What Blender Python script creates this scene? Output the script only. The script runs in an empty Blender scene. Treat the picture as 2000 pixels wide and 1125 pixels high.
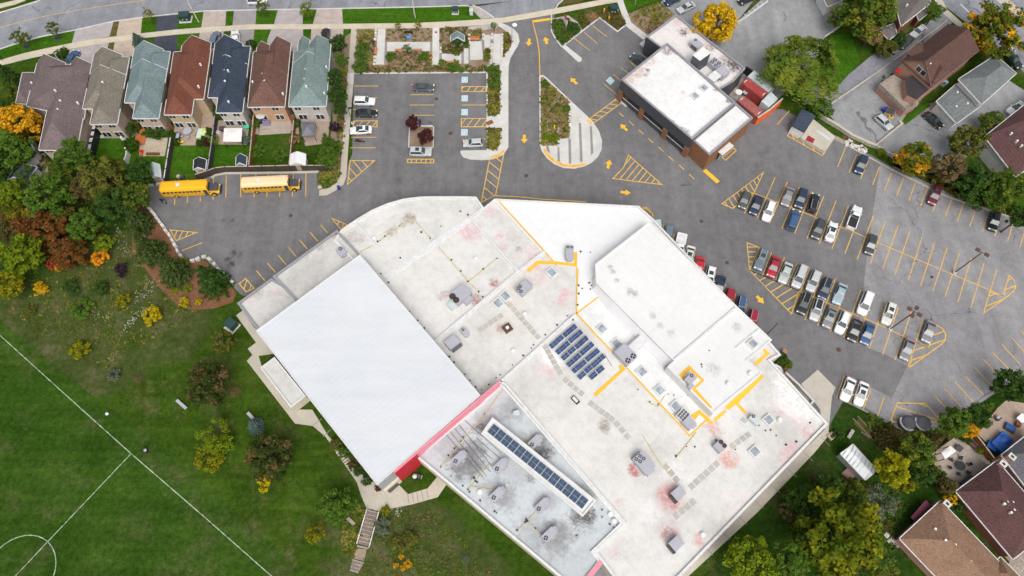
import bpy, bmesh, math, random
from mathutils import Vector, Matrix, noise
R = math.radians
rnd = random.Random(7)
S = bpy.context.scene
COL = S.collection
# ---------------------------------------------------------------- camera, sky, sun, exposure
FPX, TILT, HC = 1333.0, R(24.5), 120.0
cd = bpy.data.cameras.new('camera'); cam = bpy.data.objects.new('camera', cd); COL.objects.link(cam)
cd.sensor_width = 36; cd.lens = 36 * FPX / 2000; cd.clip_start = 1; cd.clip_end = 3000
cam.location = (0, 0, HC); cam.rotation_euler = (TILT, 0, 0); S.camera = cam
SUN_EL, SUN_AZ = R(56), R(165)          # azimuth clockwise from north (+Y)
w = bpy.data.worlds.new("World"); S.world = w; w.use_nodes = True
nt = w.node_tree; nt.nodes.clear()
sk = nt.nodes.new('ShaderNodeTexSky'); sk.sky_type = 'NISHITA'; sk.sun_disc = False
sk.sun_elevation = SUN_EL; sk.sun_rotation = SUN_AZ; sk.air_density = 1.0; sk.dust_density = 6.0; sk.ozone_density = 1.0
hs = nt.nodes.new('ShaderNodeHueSaturation'); hs.inputs['Saturation'].default_value = 0.25
bg = nt.nodes.new('ShaderNodeBackground'); bg.inputs['Strength'].default_value = 0.15
wo = nt.nodes.new('ShaderNodeOutputWorld')
nt.links.new(sk.outputs[0], hs.inputs['Color']); nt.links.new(hs.outputs[0], bg.inputs[0]); nt.links.new(bg.outputs[0], wo.inputs[0])
sl = bpy.data.lights.new('sun', 'SUN'); sl.energy = 1.0; sl.angle = R(50); sl.color = (1.0, 0.97, 0.93)
so = bpy.data.objects.new('sun', sl); COL.objects.link(so)
sd = Vector((math.sin(SUN_AZ) * math.cos(SUN_EL), math.cos(SUN_AZ) * math.cos(SUN_EL), math.sin(SUN_EL)))
so.rotation_euler = sd.to_track_quat('Z', 'Y').to_euler(); so.location = sd * 200
S.view_settings.view_transform = 'Standard'; S.view_settings.look = 'None'
S.view_settings.exposure = 0.05; S.view_settings.gamma = 1; S.view_settings.use_curve_mapping = False
# ---------------------------------------------------------------- photo pixel -> ground
CT, ST = math.cos(TILT), math.sin(TILT)
def G(px, py, z=0.0):
    a = (px - 1000) / FPX; b = (562.5 - py) / FPX
    t = (HC - z) / (CT - b * ST)
    return Vector((a * t, (b * CT + ST) * t, z))
def sm(t):
    t = min(1, max(0, t)); return t * t * (3 - 2 * t)
def hgt(x, y):                      # the playing field lies 2 m below the school
    s = (x + 39) * 0.589 + (y - 3.4) * 0.808
    return -2.0 * (1 - sm((s - 7) / 10.5))
def W(px, py, dz=0.0):              # point on the terrain (plus dz)
    z = 0
    for _ in range(5):
        p = G(px, py, z + dz); z = hgt(p.x, p.y)
    p.z = z + dz
    return p
# ---------------------------------------------------------------- materials
MATS = {}
def srgb(h):
    if isinstance(h, (tuple, list)): return tuple(h) + (1,)
    v = [int(h[i:i + 2], 16) / 255 for i in (0, 2, 4)]
    return tuple((c / 12.92 if c <= .04045 else ((c + .055) / 1.055) ** 2.4) for c in v) + (1,)
class NT:
    def __init__(s, name):
        s.m = bpy.data.materials.new(name); s.m.use_nodes = True; s.t = s.m.node_tree
        s.p = s.t.nodes['Principled BSDF']; MATS[name] = s.m
    def n(s, ty, **k):
        nd = s.t.nodes.new('ShaderNode' + ty)
        for a, b in k.items(): setattr(nd, a, b)
        return nd
    def l(s, a, b): s.t.links.new(a, b)
    def pos(s, obj=False):
        return s.n('TexCoord').outputs['Object'] if obj else s.n('NewGeometry').outputs['Position']
    def noise(s, co, scale, detail=3, rough=.6, stretch=None, rot=0):
        if stretch or rot:
            mp = s.n('Mapping'); mp.inputs['Scale'].default_value = stretch or (1, 1, 1); mp.inputs['Rotation'].default_value = (0, 0, rot)
            s.l(co, mp.inputs[0]); co = mp.outputs[0]
        n = s.n('TexNoise'); n.inputs['Scale'].default_value = scale; n.inputs['Detail'].default_value = detail
        n.inputs['Roughness'].default_value = rough; s.l(co, n.inputs['Vector']); return n.outputs['Fac']
    def ramp(s, f, stops):
        r = s.n('ValToRGB'); e = r.color_ramp.elements
        while len(e) < len(stops): e.new(.5)
        for i, (p, c) in enumerate(stops):
            e[i].position = p; e[i].color = srgb(c) if not isinstance(c, float) else (c, c, c, 1)
        s.l(f, r.inputs[0]); return r.outputs[0]
    def mix(s, f, a, b, mode='MIX'):
        m = s.n('MixRGB', blend_type=mode)
        for i, v in ((0, f), (1, a), (2, b)):
            if hasattr(v, 'links') or hasattr(v, 'is_linked'): s.l(v, m.inputs[i])
            elif i == 0: m.inputs[0].default_value = v
            else: m.inputs[i].default_value = srgb(v)
        return m.outputs[0]
    def math(s, op, a, b=0.0):
        m = s.n('Math', operation=op)
        for i, v in ((0, a), (1, b)):
            if isinstance(v, (int, float)): m.inputs[i].default_value = v
            else: s.l(v, m.inputs[i])
        return m.outputs[0]
    def bump(s, f, st=.3, d=.05):
        b = s.n('Bump'); b.inputs['Strength'].default_value = st; b.inputs['Distance'].default_value = d
        s.l(f, b.inputs['Height']); s.l(b.outputs[0], s.p.inputs['Normal'])
    def out(s, c, rough=.8, metal=0, spec=None):
        if hasattr(c, 'links') or hasattr(c, 'is_linked'): s.l(c, s.p.inputs['Base Color'])
        else: s.p.inputs['Base Color'].default_value = srgb(c)
        s.p.inputs['Roughness'].default_value = rough; s.p.inputs['Metallic'].default_value = metal
        if spec is not None: s.p.inputs['Specular IOR Level'].default_value = spec
        return s.m
def mul(c, k):
    c = srgb(c); return tuple(min(1, x * k) for x in c[:3])
def plain(name, col, rough=.7, var=.12, scale=1.5, obj=False, metal=0, spec=None, fine=None):
    """colour with two octaves of wear"""
    if name in MATS: return MATS[name]
    t = NT(name); co = t.pos(obj)
    c = t.ramp(t.noise(co, scale, 5, .65), [(.3, mul(col, 1 - var)), (.7, mul(col, 1 + var))])
    if fine:
        f = t.ramp(t.noise(co, fine, 2, .5), [(.35, .72), (.65, 1.22)])
        c = t.mix(1.0, c, f, 'MULTIPLY')
    return t.out(c, rough, metal, spec)
def paint(name, col, rough=.28, metal=.0):
    if name in MATS: return MATS[name]
    t = NT(name); co = t.pos(True)
    c = t.ramp(t.noise(co, 1.3, 4, .6), [(.3, mul(col, .9)), (.7, mul(col, 1.08))])
    t.p.inputs['Coat Weight'].default_value = .6; t.p.inputs['Coat Roughness'].default_value = .08
    return t.out(c, rough, metal)
def cracks(t, co, scale, width, keep=.5):
    n = t.n('TexNoise'); n.inputs['Scale'].default_value = .35; n.inputs['Detail'].default_value = 6; t.l(co, n.inputs['Vector'])
    ad = t.n('VectorMath', operation='MULTIPLY_ADD'); t.l(n.outputs['Color'], ad.inputs[0]); ad.inputs[1].default_value = (5, 5, 0); t.l(co, ad.inputs[2])
    v = t.n('TexVoronoi', feature='DISTANCE_TO_EDGE'); v.inputs['Scale'].default_value = scale; t.l(ad.outputs[0], v.inputs['Vector'])
    c = t.math('LESS_THAN', v.outputs['Distance'], width)
    m = t.math('GREATER_THAN', t.noise(co, .06, 2), keep)
    return t.math('MULTIPLY', c, m)
def asphalt(name, dark, light, crack=0, keep=.5, spots=()):
    t = NT(name); co = t.pos()
    big = t.ramp(t.noise(co, .05, 5, .6), [(.32, dark), (.68, light)])
    mid = t.ramp(t.noise(co, .5, 6, .75), [(.3, .80), (.7, 1.16)])
    fin = t.ramp(t.noise(co, 9, 2, .6), [(.3, .8), (.7, 1.18)])
    c = t.mix(1, t.mix(1, big, mid, 'MULTIPLY'), fin, 'MULTIPLY')
    st = t.ramp(t.noise(co, .25, 4, .7, (1, .12, 1), R(35)), [(.40, .90), (.70, 1.12)])
    c = t.mix(1, c, st, 'MULTIPLY')
    oil = t.ramp(t.noise(co, .35, 2, .5), [(.70, 1.0), (.80, .72)])
    c = t.mix(1, c, oil, 'MULTIPLY')
    nz = t.noise(co, 1.3, 6, .75)
    for x, y, r, k in spots:
        p = G(x, y, .03); d = t.n('VectorMath', operation='DISTANCE'); t.l(co, d.inputs[0]); d.inputs[1].default_value = p
        s_ = t.math('ADD', d.outputs['Value'], t.math('MULTIPLY', nz, 3 * r)); mr = t.n('MapRange', interpolation_type='SMOOTHSTEP'); t.l(s_, mr.inputs[0]); mr.inputs[1].default_value = 2.6 * r; mr.inputs[2].default_value = 1.5 * r; mr.inputs[4].default_value = k
        c = t.mix(mr.outputs[0], c, (.03, .03, .032))
    if crack:
        k = cracks(t, co, crack, .004, keep)
        c = t.mix(t.math('MULTIPLY', k, .55), c, (.04, .04, .045))
    return t.out(c, .9, spec=.25)
asphalt('asphalt_new', (.149, .146, .150), (.195, .191, .195), .035, .60, spots=((458, 494, .9, .7), (470, 497, .8, .6), (445, 507, .8, .7), (452, 516, 1.1, .8), (438, 430, .5, .6), (455, 430, .5, .5), (1500, 290, 1.6, .25), (1490, 300, 1.6, .25), (1478, 325, 1.2, .25), (780, 352, 1.6, .3), (1175, 560, 1, .3), (1560, 420, 1, .3), (1620, 470, 1, .3), (1590, 555, .8, .4), (1648, 640, .8, .4)))
asphalt('asphalt_old', (.235, .228, .238), (.30, .292, .30), .075, .42)
asphalt('asphalt_road', (.215, .222, .25), (.27, .275, .30), .055, .38)
asphalt('asphalt_yard', (.23, .235, .24), (.33, .335, .34), .03, .6)
asphalt('asphalt_drive', (.055, .06, .08), (.075, .08, .10))
def concrete(name, col, joint=0):
    t = NT(name); co = t.pos()
    c = t.ramp(t.noise(co, .3, 6, .65), [(.3, mul(col, .86)), (.7, mul(col, 1.1))])
    c = t.mix(1, c, t.ramp(t.noise(co, 6, 2), [(.3, .9), (.7, 1.1)]), 'MULTIPLY')
    return t.out(c, .9, spec=.2)
concrete('concrete_walk', (.56, .50, .39)); concrete('concrete_light', (.575, .565, .535)); concrete('concrete_grey', (.27, .255, .25))
concrete('concrete_tan', (.50, .455, .38)); concrete('concrete_pad', (.50, .46, .40))
def pavers(name, a, b, size=.25):
    t = NT(name); co = t.pos()
    br = t.n('TexBrick'); br.inputs['Scale'].default_value = 1 / (size * 2.4); br.inputs['Mortar Size'].default_value = .012
    br.inputs['Color1'].default_value = srgb(a); br.inputs['Color2'].default_value = srgb(b); br.inputs['Mortar'].default_value = srgb(mul(a, .7))
    t.l(co, br.inputs['Vector'])
    c = t.mix(1, br.outputs['Color'], t.ramp(t.noise(co, .6, 5), [(.3, .85), (.7, 1.12)]), 'MULTIPLY')
    return t.out(c, .9, spec=.2)
pavers('pavers_lilac', (.45, .40, .39), (.38, .35, .35)); pavers('pavers_tan', (.54, .43, .34), (.46, .38, .32)); pavers('pavers_pink', (.50, .41, .36), (.42, .36, .34))
pavers('pavers_grey', (.34, .31, .31), (.29, .28, .29)); pavers('flagstone', (.44, .37, .31), (.36, .31, .27), .5); pavers('patio_tan', (.42, .32, .25), (.37, .29, .23), .4)
def grass(name, a, b, c3, patch=.5, dry=None, dryk=.62, blobs=()):
    t = NT(name); co = t.pos()
    c = t.ramp(t.noise(co, .09, 6, .68), [(.30, a), (.52, b), (.74, c3)])
    m = t.ramp(t.noise(co, 1.1, 6, .78), [(.28, .55), (.5, .98), (.72, 1.5)])
    f = t.ramp(t.noise(co, 7, 3, .7), [(.25, .6), (.75, 1.45)])
    c = t.mix(1, t.mix(1, c, m, 'MULTIPLY'), f, 'MULTIPLY')
    mow = t.ramp(t.noise(co, .7, 3, .6, (.07, 1, 1), R(40)), [(.4, .88), (.62, 1.1)])
    c = t.mix(1, c, mow, 'MULTIPLY')
    if dry:
        k = t.ramp(t.noise(co, .16, 7, .75), [(dryk - .1, 0.0), (dryk + .06, 1.0)])
        d = t.mix(1, t.mix(1, dry, f, 'MULTIPLY'), m, 'MULTIPLY')
        c = t.mix(k, c, d)
    nz = t.noise(co, .16, 6, .75); acc = None
    for x, y, r in blobs:
        p = W(x, y); d = t.n('VectorMath', operation='DISTANCE'); t.l(co, d.inputs[0]); d.inputs[1].default_value = p
        mr = t.n('MapRange', interpolation_type='SMOOTHSTEP'); t.l(d.outputs['Value'], mr.inputs[0]); mr.inputs[1].default_value = r * 1.35; mr.inputs[2].default_value = r * .6
        acc = mr.outputs[0] if acc is None else t.math('MAXIMUM', acc, mr.outputs[0])
    if acc is not None:
        k = t.ramp(t.math('ADD', acc, t.math('MULTIPLY', nz, .9)), [(.62, 0.0), (1.0, 1.0)])
        me = t.ramp(t.noise(co, .22, 7, .75), [(.36, (.036, .060, .012)), (.52, (.056, .074, .020)), (.70, (.115, .108, .055))]); me = t.mix(1, t.mix(1, me, f, 'MULTIPLY'), t.ramp(t.noise(co, 1.1, 5, .75), [(.3, .7), (.7, 1.35)]), 'MULTIPLY')
        c = t.mix(k, c, me)
    t.bump(t.noise(co, 5, 3, .7), .5, .12)
    return t.out(c, .95, spec=0)
grass('grass_field', (.020, .054, .006), (.034, .076, .009), (.052, .096, .015), dry=(.070, .090, .028), dryk=.62)
MEADOW = [(60, 600, 9), (110, 560, 11), (170, 600, 13), (230, 560, 13), (290, 600, 11), (330, 630, 8), (200, 660, 11), (140, 640, 10), (90, 620, 8), (250, 490, 8), (250, 650, 9), (375, 605, 3), (195, 700, 6), (40, 590, 6)]
BANK = [(760, 1030, 4), (800, 1040, 6), (840, 1060, 6), (760, 1090, 7), (830, 1110, 8), (890, 1110, 6), (700, 1030, 2.5), (690, 1060, 2.5), (700, 1150, 6), (930, 1150, 6), (1640, 840, 4), (1625, 885, 4)]
grass('grass_lawn', (.023, .054, .005), (.039, .077, .008), (.058, .097, .012), dry=(.09, .095, .035), dryk=.62, blobs=MEADOW + BANK)
grass('grass_bright', (.030, .088, .006), (.045, .115, .008), (.058, .132, .012))
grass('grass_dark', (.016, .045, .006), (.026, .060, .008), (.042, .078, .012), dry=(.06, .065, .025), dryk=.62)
grass('grass_meadow', (.050, .062, .018), (.080, .082, .030), (.115, .105, .055), dry=(.17, .145, .095), dryk=.54)
grass('grass_bank', (.026, .048, .007), (.045, .062, .012), (.072, .075, .024), dry=(.13, .115, .06), dryk=.6)
grass('grass_verge', (.075, .075, .018), (.11, .09, .03), (.15, .11, .05))
def mulchm(name, a, b):
    t = NT(name); co = t.pos()
    c = t.ramp(t.noise(co, .5, 6, .75), [(.3, a), (.7, b)])
    c = t.mix(1, c, t.ramp(t.noise(co, 8, 3, .7), [(.3, .55), (.7, 1.4)]), 'MULTIPLY')
    t.bump(t.noise(co, 8, 2), .6, .08); return t.out(c, .95, spec=.1)
mulchm('mulch_red', (.155, .072, .038), (.23, .115, .062)); mulchm('mulch_brown', (.22, .155, .105), (.33, .245, .18)); mulchm('mulch_dark', (.10, .055, .03), (.16, .09, .055))
mulchm('gravel', (.34, .31, .29), (.52, .48, .45)); mulchm('stone_dust', (.42, .35, .26), (.55, .46, .35)); mulchm('bare_soil', (.25, .20, .145), (.36, .29, .21))
def shingles(name, col):
    t = NT(name); co = t.pos()
    c = t.ramp(t.noise(co, .35, 5, .65), [(.3, mul(col, .86)), (.7, mul(col, 1.12))])
    sp = t.ramp(t.noise(co, 3.2, 3, .75, (1, 2.2, 1)), [(.28, .5), (.5, 1.0), (.72, 1.55)])
    c = t.mix(1, c, sp, 'MULTIPLY')
    sx = t.n('SeparateXYZ'); t.l(co, sx.inputs[0])
    wv = t.math('SINE', t.math('MULTIPLY', sx.outputs['Z'], 42.0))
    c = t.mix(.6, c, t.mix(1, c, t.ramp(t.math('MULTIPLY_ADD', wv, .5), [(0.0, .8), (.5, 1.1)]), 'MULTIPLY'))
    t.bump(t.noise(co, 4, 3), .35, .04)
    return t.out(c, .92, spec=.15)
SHN = dict(purple=(0.163, 0.128, 0.128), taupe=(0.206, 0.184, 0.151), teal=(0.179, 0.236, 0.242), red=(0.171, 0.0659, 0.0438), navy=(0.0477, 0.0625, 0.09), brown=(0.147, 0.08, 0.0632),
           teal2=(0.18, 0.239, 0.231), mocha=(0.104, 0.059, 0.049), slate=(.165, .18, .18), taupe2=(.16, .145, .14), tan=(.27, .165, .11), mauve=(0.11, 0.0582, 0.056), slate2=(.13, .13, .145), black=(.03, .033, .038), felt=(.05, .042, .045))
for k_, v_ in SHN.items(): shingles('shingles_' + k_, v_)
plain('trim_white', (.66, .66, .645), .6); plain('trim_grey', (.28, .28, .30), .6); plain('brick_beige', (.50, .40, .32), .9, .1, 2, fine=8)
plain('brick_tan', (.48, .37, .25), .9, .1, 2, fine=8); plain('brick_peach', (.50, .30, .19), .9, .12, 2, fine=8); plain('brick_pale', (.50, .47, .43), .9, .1, 2, fine=8)
plain('brick_rose', (.42, .24, .18), .9, .12, 2, fine=8); plain('brick_orange', (.25, .115, .055), .9, .16, 1.5, fine=7); plain('brick_red', (.24, .08, .05), .9, .14, 2, fine=8)
plain('siding_white', (.66, .66, .66), .7); plain('block_beige', (.62, .55, .42), .85, .08, 1)
plain('garage_door', (.62, .6, .55), .5); plain('vinyl_brown', (.13, .07, .045), .7)
def worn(name, col, under=(.2, .19, .19), k=.44):
    t = NT(name); co = t.pos(); c = t.ramp(t.noise(co, 1.5, 4), [(.3, mul(col, .85)), (.7, mul(col, 1.08))])
    f = t.ramp(t.noise(co, 1.1, 7, .8), [(k - .1, .75), (k + .05, .0)]); return t.out(t.mix(f, c, under), .8, spec=.2)
def glass(name, col=(.02, .028, .032), rough=.06):
    t = NT(name); co = t.pos(True)
    return t.out(t.ramp(t.noise(co, .8, 2), [(.3, mul(col, .7)), (.7, mul(col, 1.5))]), rough, 0, .8)
glass('glass_house'); glass('glass_car', (.035, .055, .06), .07); glass('glass_skylight', (.30, .34, .38), .15); glass('glass_shop', (.01, .012, .016), .05)
worn('paint_yellow', (.74, .45, .085)); worn('paint_field', (.42, .52, .38), (.05, .085, .015), .5); plain('paint_arrow', (.86, .46, .03), .6, .08, 2); plain('paint_white', (.75, .75, .72), .7, .12, 2)
plain('paint_blue', (.36, .56, .66), .6, .1, 3); plain('paint_orange', (.80, .42, .06), .7, .25, 2, fine=4)
plain('gutter_brown', (.16, .10, .08), .6); plain('steel_dark', (.03, .028, .028), .5, obj=True); plain('steel_brown', (.10, .05, .04), .5, obj=True); plain('steel_grey', (.42, .42, .43), .45, metal=.3, obj=True)
plain('wood_bench', (.50, .20, .09), .7, obj=True, fine=6); plain('wood_grey', (.33, .28, .23), .85, .2, 1, fine=6); plain('wood_red', (.22, .085, .035), .85, .2, 1, fine=5); plain('wood_fence', (.055, .045, .04), .85, .25, .8, fine=5)
plain('wood_tan', (.44, .34, .22), .85, .15, 1, fine=6); plain('utility_green', (.022, .055, .05), .5, obj=True); plain('rubber', (.012, .012, .012), .85, obj=True)
plain('unit_grey', (.40, .395, .44), .55, .07, 1); plain('unit_white', (.78, .78, .78), .55, .05, 1); plain('unit_dark', (.10, .10, .105), .6); plain('fan_black', (.01, .01, .012), .6); plain('fan_brown', (.05, .03, .025), .6)
plain('solar_blue', (.030, .062, .155), .25, .25, .6); plain('solar_slate', (.042, .075, .13), .3, .12, .6); plain('alu', (.62, .63, .65), .4, metal=.4)
plain('pipe_yellow', (.62, .50, .18), .6, .2); plain('stone_white', (.60, .57, .54), .85, .2, .8, fine=4); plain('stone_grey', (.42, .39, .35), .9, .2, .8, fine=4)
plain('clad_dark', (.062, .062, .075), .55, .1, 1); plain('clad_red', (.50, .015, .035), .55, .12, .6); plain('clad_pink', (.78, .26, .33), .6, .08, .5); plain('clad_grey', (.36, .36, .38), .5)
plain('container_red', (.36, .055, .05), .6, .15, .8, fine=3); plain('container_rust', (.33, .10, .085), .6, .15, .8, fine=3); plain('container_grey', (.52, .58, .58), .6, .1, .8); plain('red_bright', (.72, .02, .02), .5); plain('red_dark', (.30, .02, .03), .6); plain('orange_bright', (.85, .12, .01), .5)
plain('blue_tarp', (.012, .09, .36), .5, .3, 1.2); plain('blue_bright', (.03, .05, .5), .5); plain('green_teal', (.05, .55, .36), .5); plain('cloth_white', (.76, .73, .71), .8, .05); plain('cloth_grey', (.16, .16, .19), .8); plain('cloth_mint', (.55, .68, .48), .8)
plain('plastic_black', (.02, .02, .025), .5); plain('deck_orange', (.46, .14, .04), .7, .12, 1); plain('yellow_bright', (.80, .55, .02), .6); plain('lamp_white', (.85, .85, .85), .4)
plain('bark', (.085, .06, .042), .95, .25, 2, obj=True); plain('trunk_grey', (.22, .19, .16), .95, .2, 2, obj=True)
plain('skin', (.45, .28, .2), .6, obj=True); plain('cloth_black', (.02, .02, .022), .8, obj=True)
M = MATS
# ---------------------------------------------------------------- mesh builder
class MB:
    def __init__(s): s.v = []; s.f = []; s.mi = []; s.ms = []
    def mat(s, m):
        m = M[m] if isinstance(m, str) else m
        if m not in s.ms: s.ms.append(m)
        return s.ms.index(m)
    def face(s, pts, m):
        b = len(s.v); s.v += [Vector(p) for p in pts]; s.f.append(list(range(b, b + len(pts)))); s.mi.append(s.mat(m)); return s
    def box(s, c, size, m, rz=0, taper=1.0):
        c = Vector(c); hx, hy, hz = [q / 2 for q in size]; co, si = math.cos(rz), math.sin(rz); b = len(s.v)
        for z, k in ((-hz, 1), (hz, taper)):
            for x, y in ((-hx, -hy), (hx, -hy), (hx, hy), (-hx, hy)):
                s.v.append(c + Vector((x * k * co - y * k * si, x * k * si + y * k * co, z)))
        i = s.mat(m)
        for f in ((3, 2, 1, 0), (4, 5, 6, 7), (0, 1, 5, 4), (1, 2, 6, 5), (2, 3, 7, 6), (3, 0, 4, 7)): s.f.append([b + q for q in f]); s.mi.append(i)
        return s
    def prism(s, pts, z0, z1, m, mt=None, bottom=False):
        pts = ccw(pts); n = len(pts); b = len(s.v)
        s.v += [Vector((p[0], p[1], z0)) for p in pts] + [Vector((p[0], p[1], z1)) for p in pts]; i = s.mat(m)
        for k in range(n): s.f.append([b + k, b + (k + 1) % n, b + n + (k + 1) % n, b + n + k]); s.mi.append(i)
        j = s.mat(mt) if mt else i
        for t in tri(pts): s.f.append([b + n + q for q in t]); s.mi.append(j)
        if bottom:
            for t in tri(pts): s.f.append([b + q for q in reversed(t)]); s.mi.append(i)
        return s
    def flat(s, pts, z, m):
        pts = ccw(pts); b = len(s.v); s.v += [Vector((p[0], p[1], z)) for p in pts]; i = s.mat(m)
        for t in tri(pts): s.f.append([b + q for q in t]); s.mi.append(i)
        return s
    def strip(s, path, wd, z0, z1, m, closed=False):        # wall or line along a path
        p = [Vector((q[0], q[1], 0)) for q in path]; n = len(p)
        zs = [(q[2] if len(q) > 2 else 0) for q in path]
        L, Rr = [], []
        for i in range(n):
            a = p[i - 1] if (i > 0 or closed) else None; c = p[(i + 1) % n] if (i < n - 1 or closed) else None
            d1 = (p[i] - a).normalized() if a is not None else None; d2 = (c - p[i]).normalized() if c is not None else None
            d1 = d1 or d2; d2 = d2 or d1
            t = d1 + d2
            if t.length < 1e-4: t = d1
            t.normalize(); nn = Vector((-t.y, t.x, 0)); k = 1 / max(.35, nn.dot(Vector((-d1.y, d1.x, 0))))
            L.append(p[i] + nn * wd / 2 * k); Rr.append(p[i] - nn * wd / 2 * k)
        j = s.mat(m); m_ = n if closed else n - 1
        b = len(s.v)
        for i in range(n):
            for q in (L[i], Rr[i]):
                s.v.append(Vector((q.x, q.y, z0 + zs[i]))); s.v.append(Vector((q.x, q.y, z1 + zs[i])))
        for i in range(m_):
            A = b + 4 * i; B = b + 4 * ((i + 1) % n)
            s.f.append([A + 3, B + 3, B + 1, A + 1]); s.mi.append(j)
            if z1 > z0:
                s.f.append([A, A + 1, B + 1, B]); s.f.append([A + 2, B + 2, B + 3, A + 3]); s.mi += [j, j]
        if z1 > z0 and not closed:
            for A in (b, b + 4 * (n - 1)): s.f.append([A, A + 2, A + 3, A + 1]); s.mi.append(j)
        return s
    def cyl(s, a, b_, r, m, n=10, r2=None, cap=True):
        a, b_ = Vector(a), Vector(b_); r2 = r if r2 is None else r2
        q = (b_ - a).to_track_quat('Z', 'Y'); o = len(s.v); i = s.mat(m)
        for c, rr in ((a, r), (b_, r2)):
            for k in range(n):
                an = 2 * math.pi * k / n; s.v.append(c + q @ Vector((math.cos(an) * rr, math.sin(an) * rr, 0)))
        for k in range(n): s.f.append([o + k, o + (k + 1) % n, o + n + (k + 1) % n, o + n + k]); s.mi.append(i)
        if cap: s.f.append([o + n + k for k in range(n)]); s.f.append([o + n - 1 - k for k in range(n)]); s.mi += [i, i]
        return s
    def ball(s, c, r, m, n=10, sq=(1, 1, 1)):
        c = Vector(c); o = len(s.v); i = s.mat(m); h = n // 2
        for a in range(h + 1):
            th = math.pi * a / h
            for k in range(n):
                ph = 2 * math.pi * k / n; s.v.append(c + Vector((r * sq[0] * math.sin(th) * math.cos(ph), r * sq[1] * math.sin(th) * math.sin(ph), r * sq[2] * math.cos(th))))
        for a in range(h):
            for k in range(n): s.f.append([o + a * n + k, o + (a + 1) * n + k, o + (a + 1) * n + (k + 1) % n, o + a * n + (k + 1) % n]); s.mi.append(i)
        return s
    def mesh(s, name, org=(0, 0, 0), smooth=False):
        me = bpy.data.meshes.new(name); o = Vector(org)
        me.from_pydata([tuple(v - o) for v in s.v], [], s.f)
        for m in s.ms: me.materials.append(m)
        me.polygons.foreach_set('material_index', s.mi)
        if smooth: me.polygons.foreach_set('use_smooth', [True] * len(me.polygons))
        me.update(); return me
    def build(s, name, parent=None, smooth=False, org=None):
        if org is None: org = parent['_o'] if parent is not None and '_o' in parent else (0, 0, 0)
        o = bpy.data.objects.new(name, s.mesh(name, org, smooth)); COL.objects.link(o)
        if parent is not None:
            o.parent = parent; o['_o'] = list(org)
        else: o.location = org; o['_o'] = list(org)
        return o
def area(p): return sum(p[i - 1][0] * p[i][1] - p[i][0] * p[i - 1][1] for i in range(len(p))) / 2
def ccw(p): return list(p) if area(p) > 0 else list(reversed(p))
def tri(p):                                              # ear clipping, counter-clockwise input
    idx = list(range(len(p))); out = []
    def cr(a, b, c): return (p[b][0] - p[a][0]) * (p[c][1] - p[a][1]) - (p[b][1] - p[a][1]) * (p[c][0] - p[a][0])
    g = 0
    while len(idx) > 3 and g < 5000:
        g += 1; done = False
        for k in range(len(idx)):
            a, b, c = idx[k - 1], idx[k], idx[(k + 1) % len(idx)]
            if cr(a, b, c) <= 1e-9: continue
            if any(cr(a, b, q) >= 0 and cr(b, c, q) >= 0 and cr(c, a, q) >= 0 for q in idx if q not in (a, b, c)): continue
            out.append((a, b, c)); idx.pop(k); done = True; break
        if not done: idx.pop(0)
    out.append(tuple(idx)); return out
def inset(p, d):
    p = ccw(p); n = len(p); out = []
    for i in range(n):
        a, b, c = Vector(p[i - 1][:2]), Vector(p[i][:2]), Vector(p[(i + 1) % n][:2])
        d1, d2 = (b - a).normalized(), (c - b).normalized(); n1, n2 = Vector((-d1.y, d1.x)), Vector((-d2.y, d2.x))
        m = (n1 + n2); m.normalize(); out.append(b + m * d / max(.3, m.dot(n1)))
    return out
def tag(o, label=None, cat=None, group=None, kind=None):
    if label: o['label'] = label
    if cat: o['category'] = cat
    if group: o['group'] = group
    if kind: o['kind'] = kind
    return o
def thing(name, label, cat, loc=(0, 0, 0), rz=0, group=None, local=False):
    o = bpy.data.objects.new(name, None); COL.objects.link(o); o.location = loc; o.rotation_euler = (0, 0, rz); o.empty_display_size = .5
    if not local: o['_o'] = list(loc)
    return tag(o, label, cat, group)
def px(l, z=0.0): return [G(a, b, z) for a, b in l]
def pairs(t): t = t.split(); return [tuple(float(q) for q in s.split(',')) for s in t]
def sheet(name, pts, z, m, kind='structure'):
    """flat ground sheet from photo pixels, draped on the terrain where that slopes"""
    p = [W(a, b, z) for a, b in pts]
    if max(abs(q.z - z) for q in p) < .02:
        mb = MB().flat([(q.x, q.y) for q in p], z, m)
        return tag(mb.build(name), kind=kind)
    bm = bmesh.new(); q_ = ccw(p)
    vs = [bm.verts.new((q[0], q[1], 0)) for q in q_]
    for t in tri(q_): bm.faces.new([vs[i] for i in t])
    xs = [q[0] for q in q_]; ys = [q[1] for q in q_]
    for ax, lo, hi in ((0, min(xs), max(xs)), (1, min(ys), max(ys))):
        k = math.ceil(lo / 2) * 2
        while k < hi:
            bmesh.ops.bisect_plane(bm, geom=bm.verts[:] + bm.edges[:] + bm.faces[:], plane_co=(k, 0, 0) if ax == 0 else (0, k, 0), plane_no=(1, 0, 0) if ax == 0 else (0, 1, 0)); k += 2
    for v in bm.verts: v.co.z = hgt(v.co.x, v.co.y) + z
    me = bpy.data.meshes.new(name); bm.to_mesh(me); bm.free(); me.materials.append(M[m])
    o = bpy.data.objects.new(name, me); COL.objects.link(o); return tag(o, kind=kind)
def lines(name, segs, z, m, wd=.15):
    wd = wd * 1.25; mb = MB()
    for s in segs: mb.strip([G(a, b, z) for a, b in s], wd, 0, 0, m) if False else mb.strip([(G(a, b, z).x, G(a, b, z).y) for a, b in s], wd, z, z, m)
    return tag(mb.build(name), kind='structure')
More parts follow.
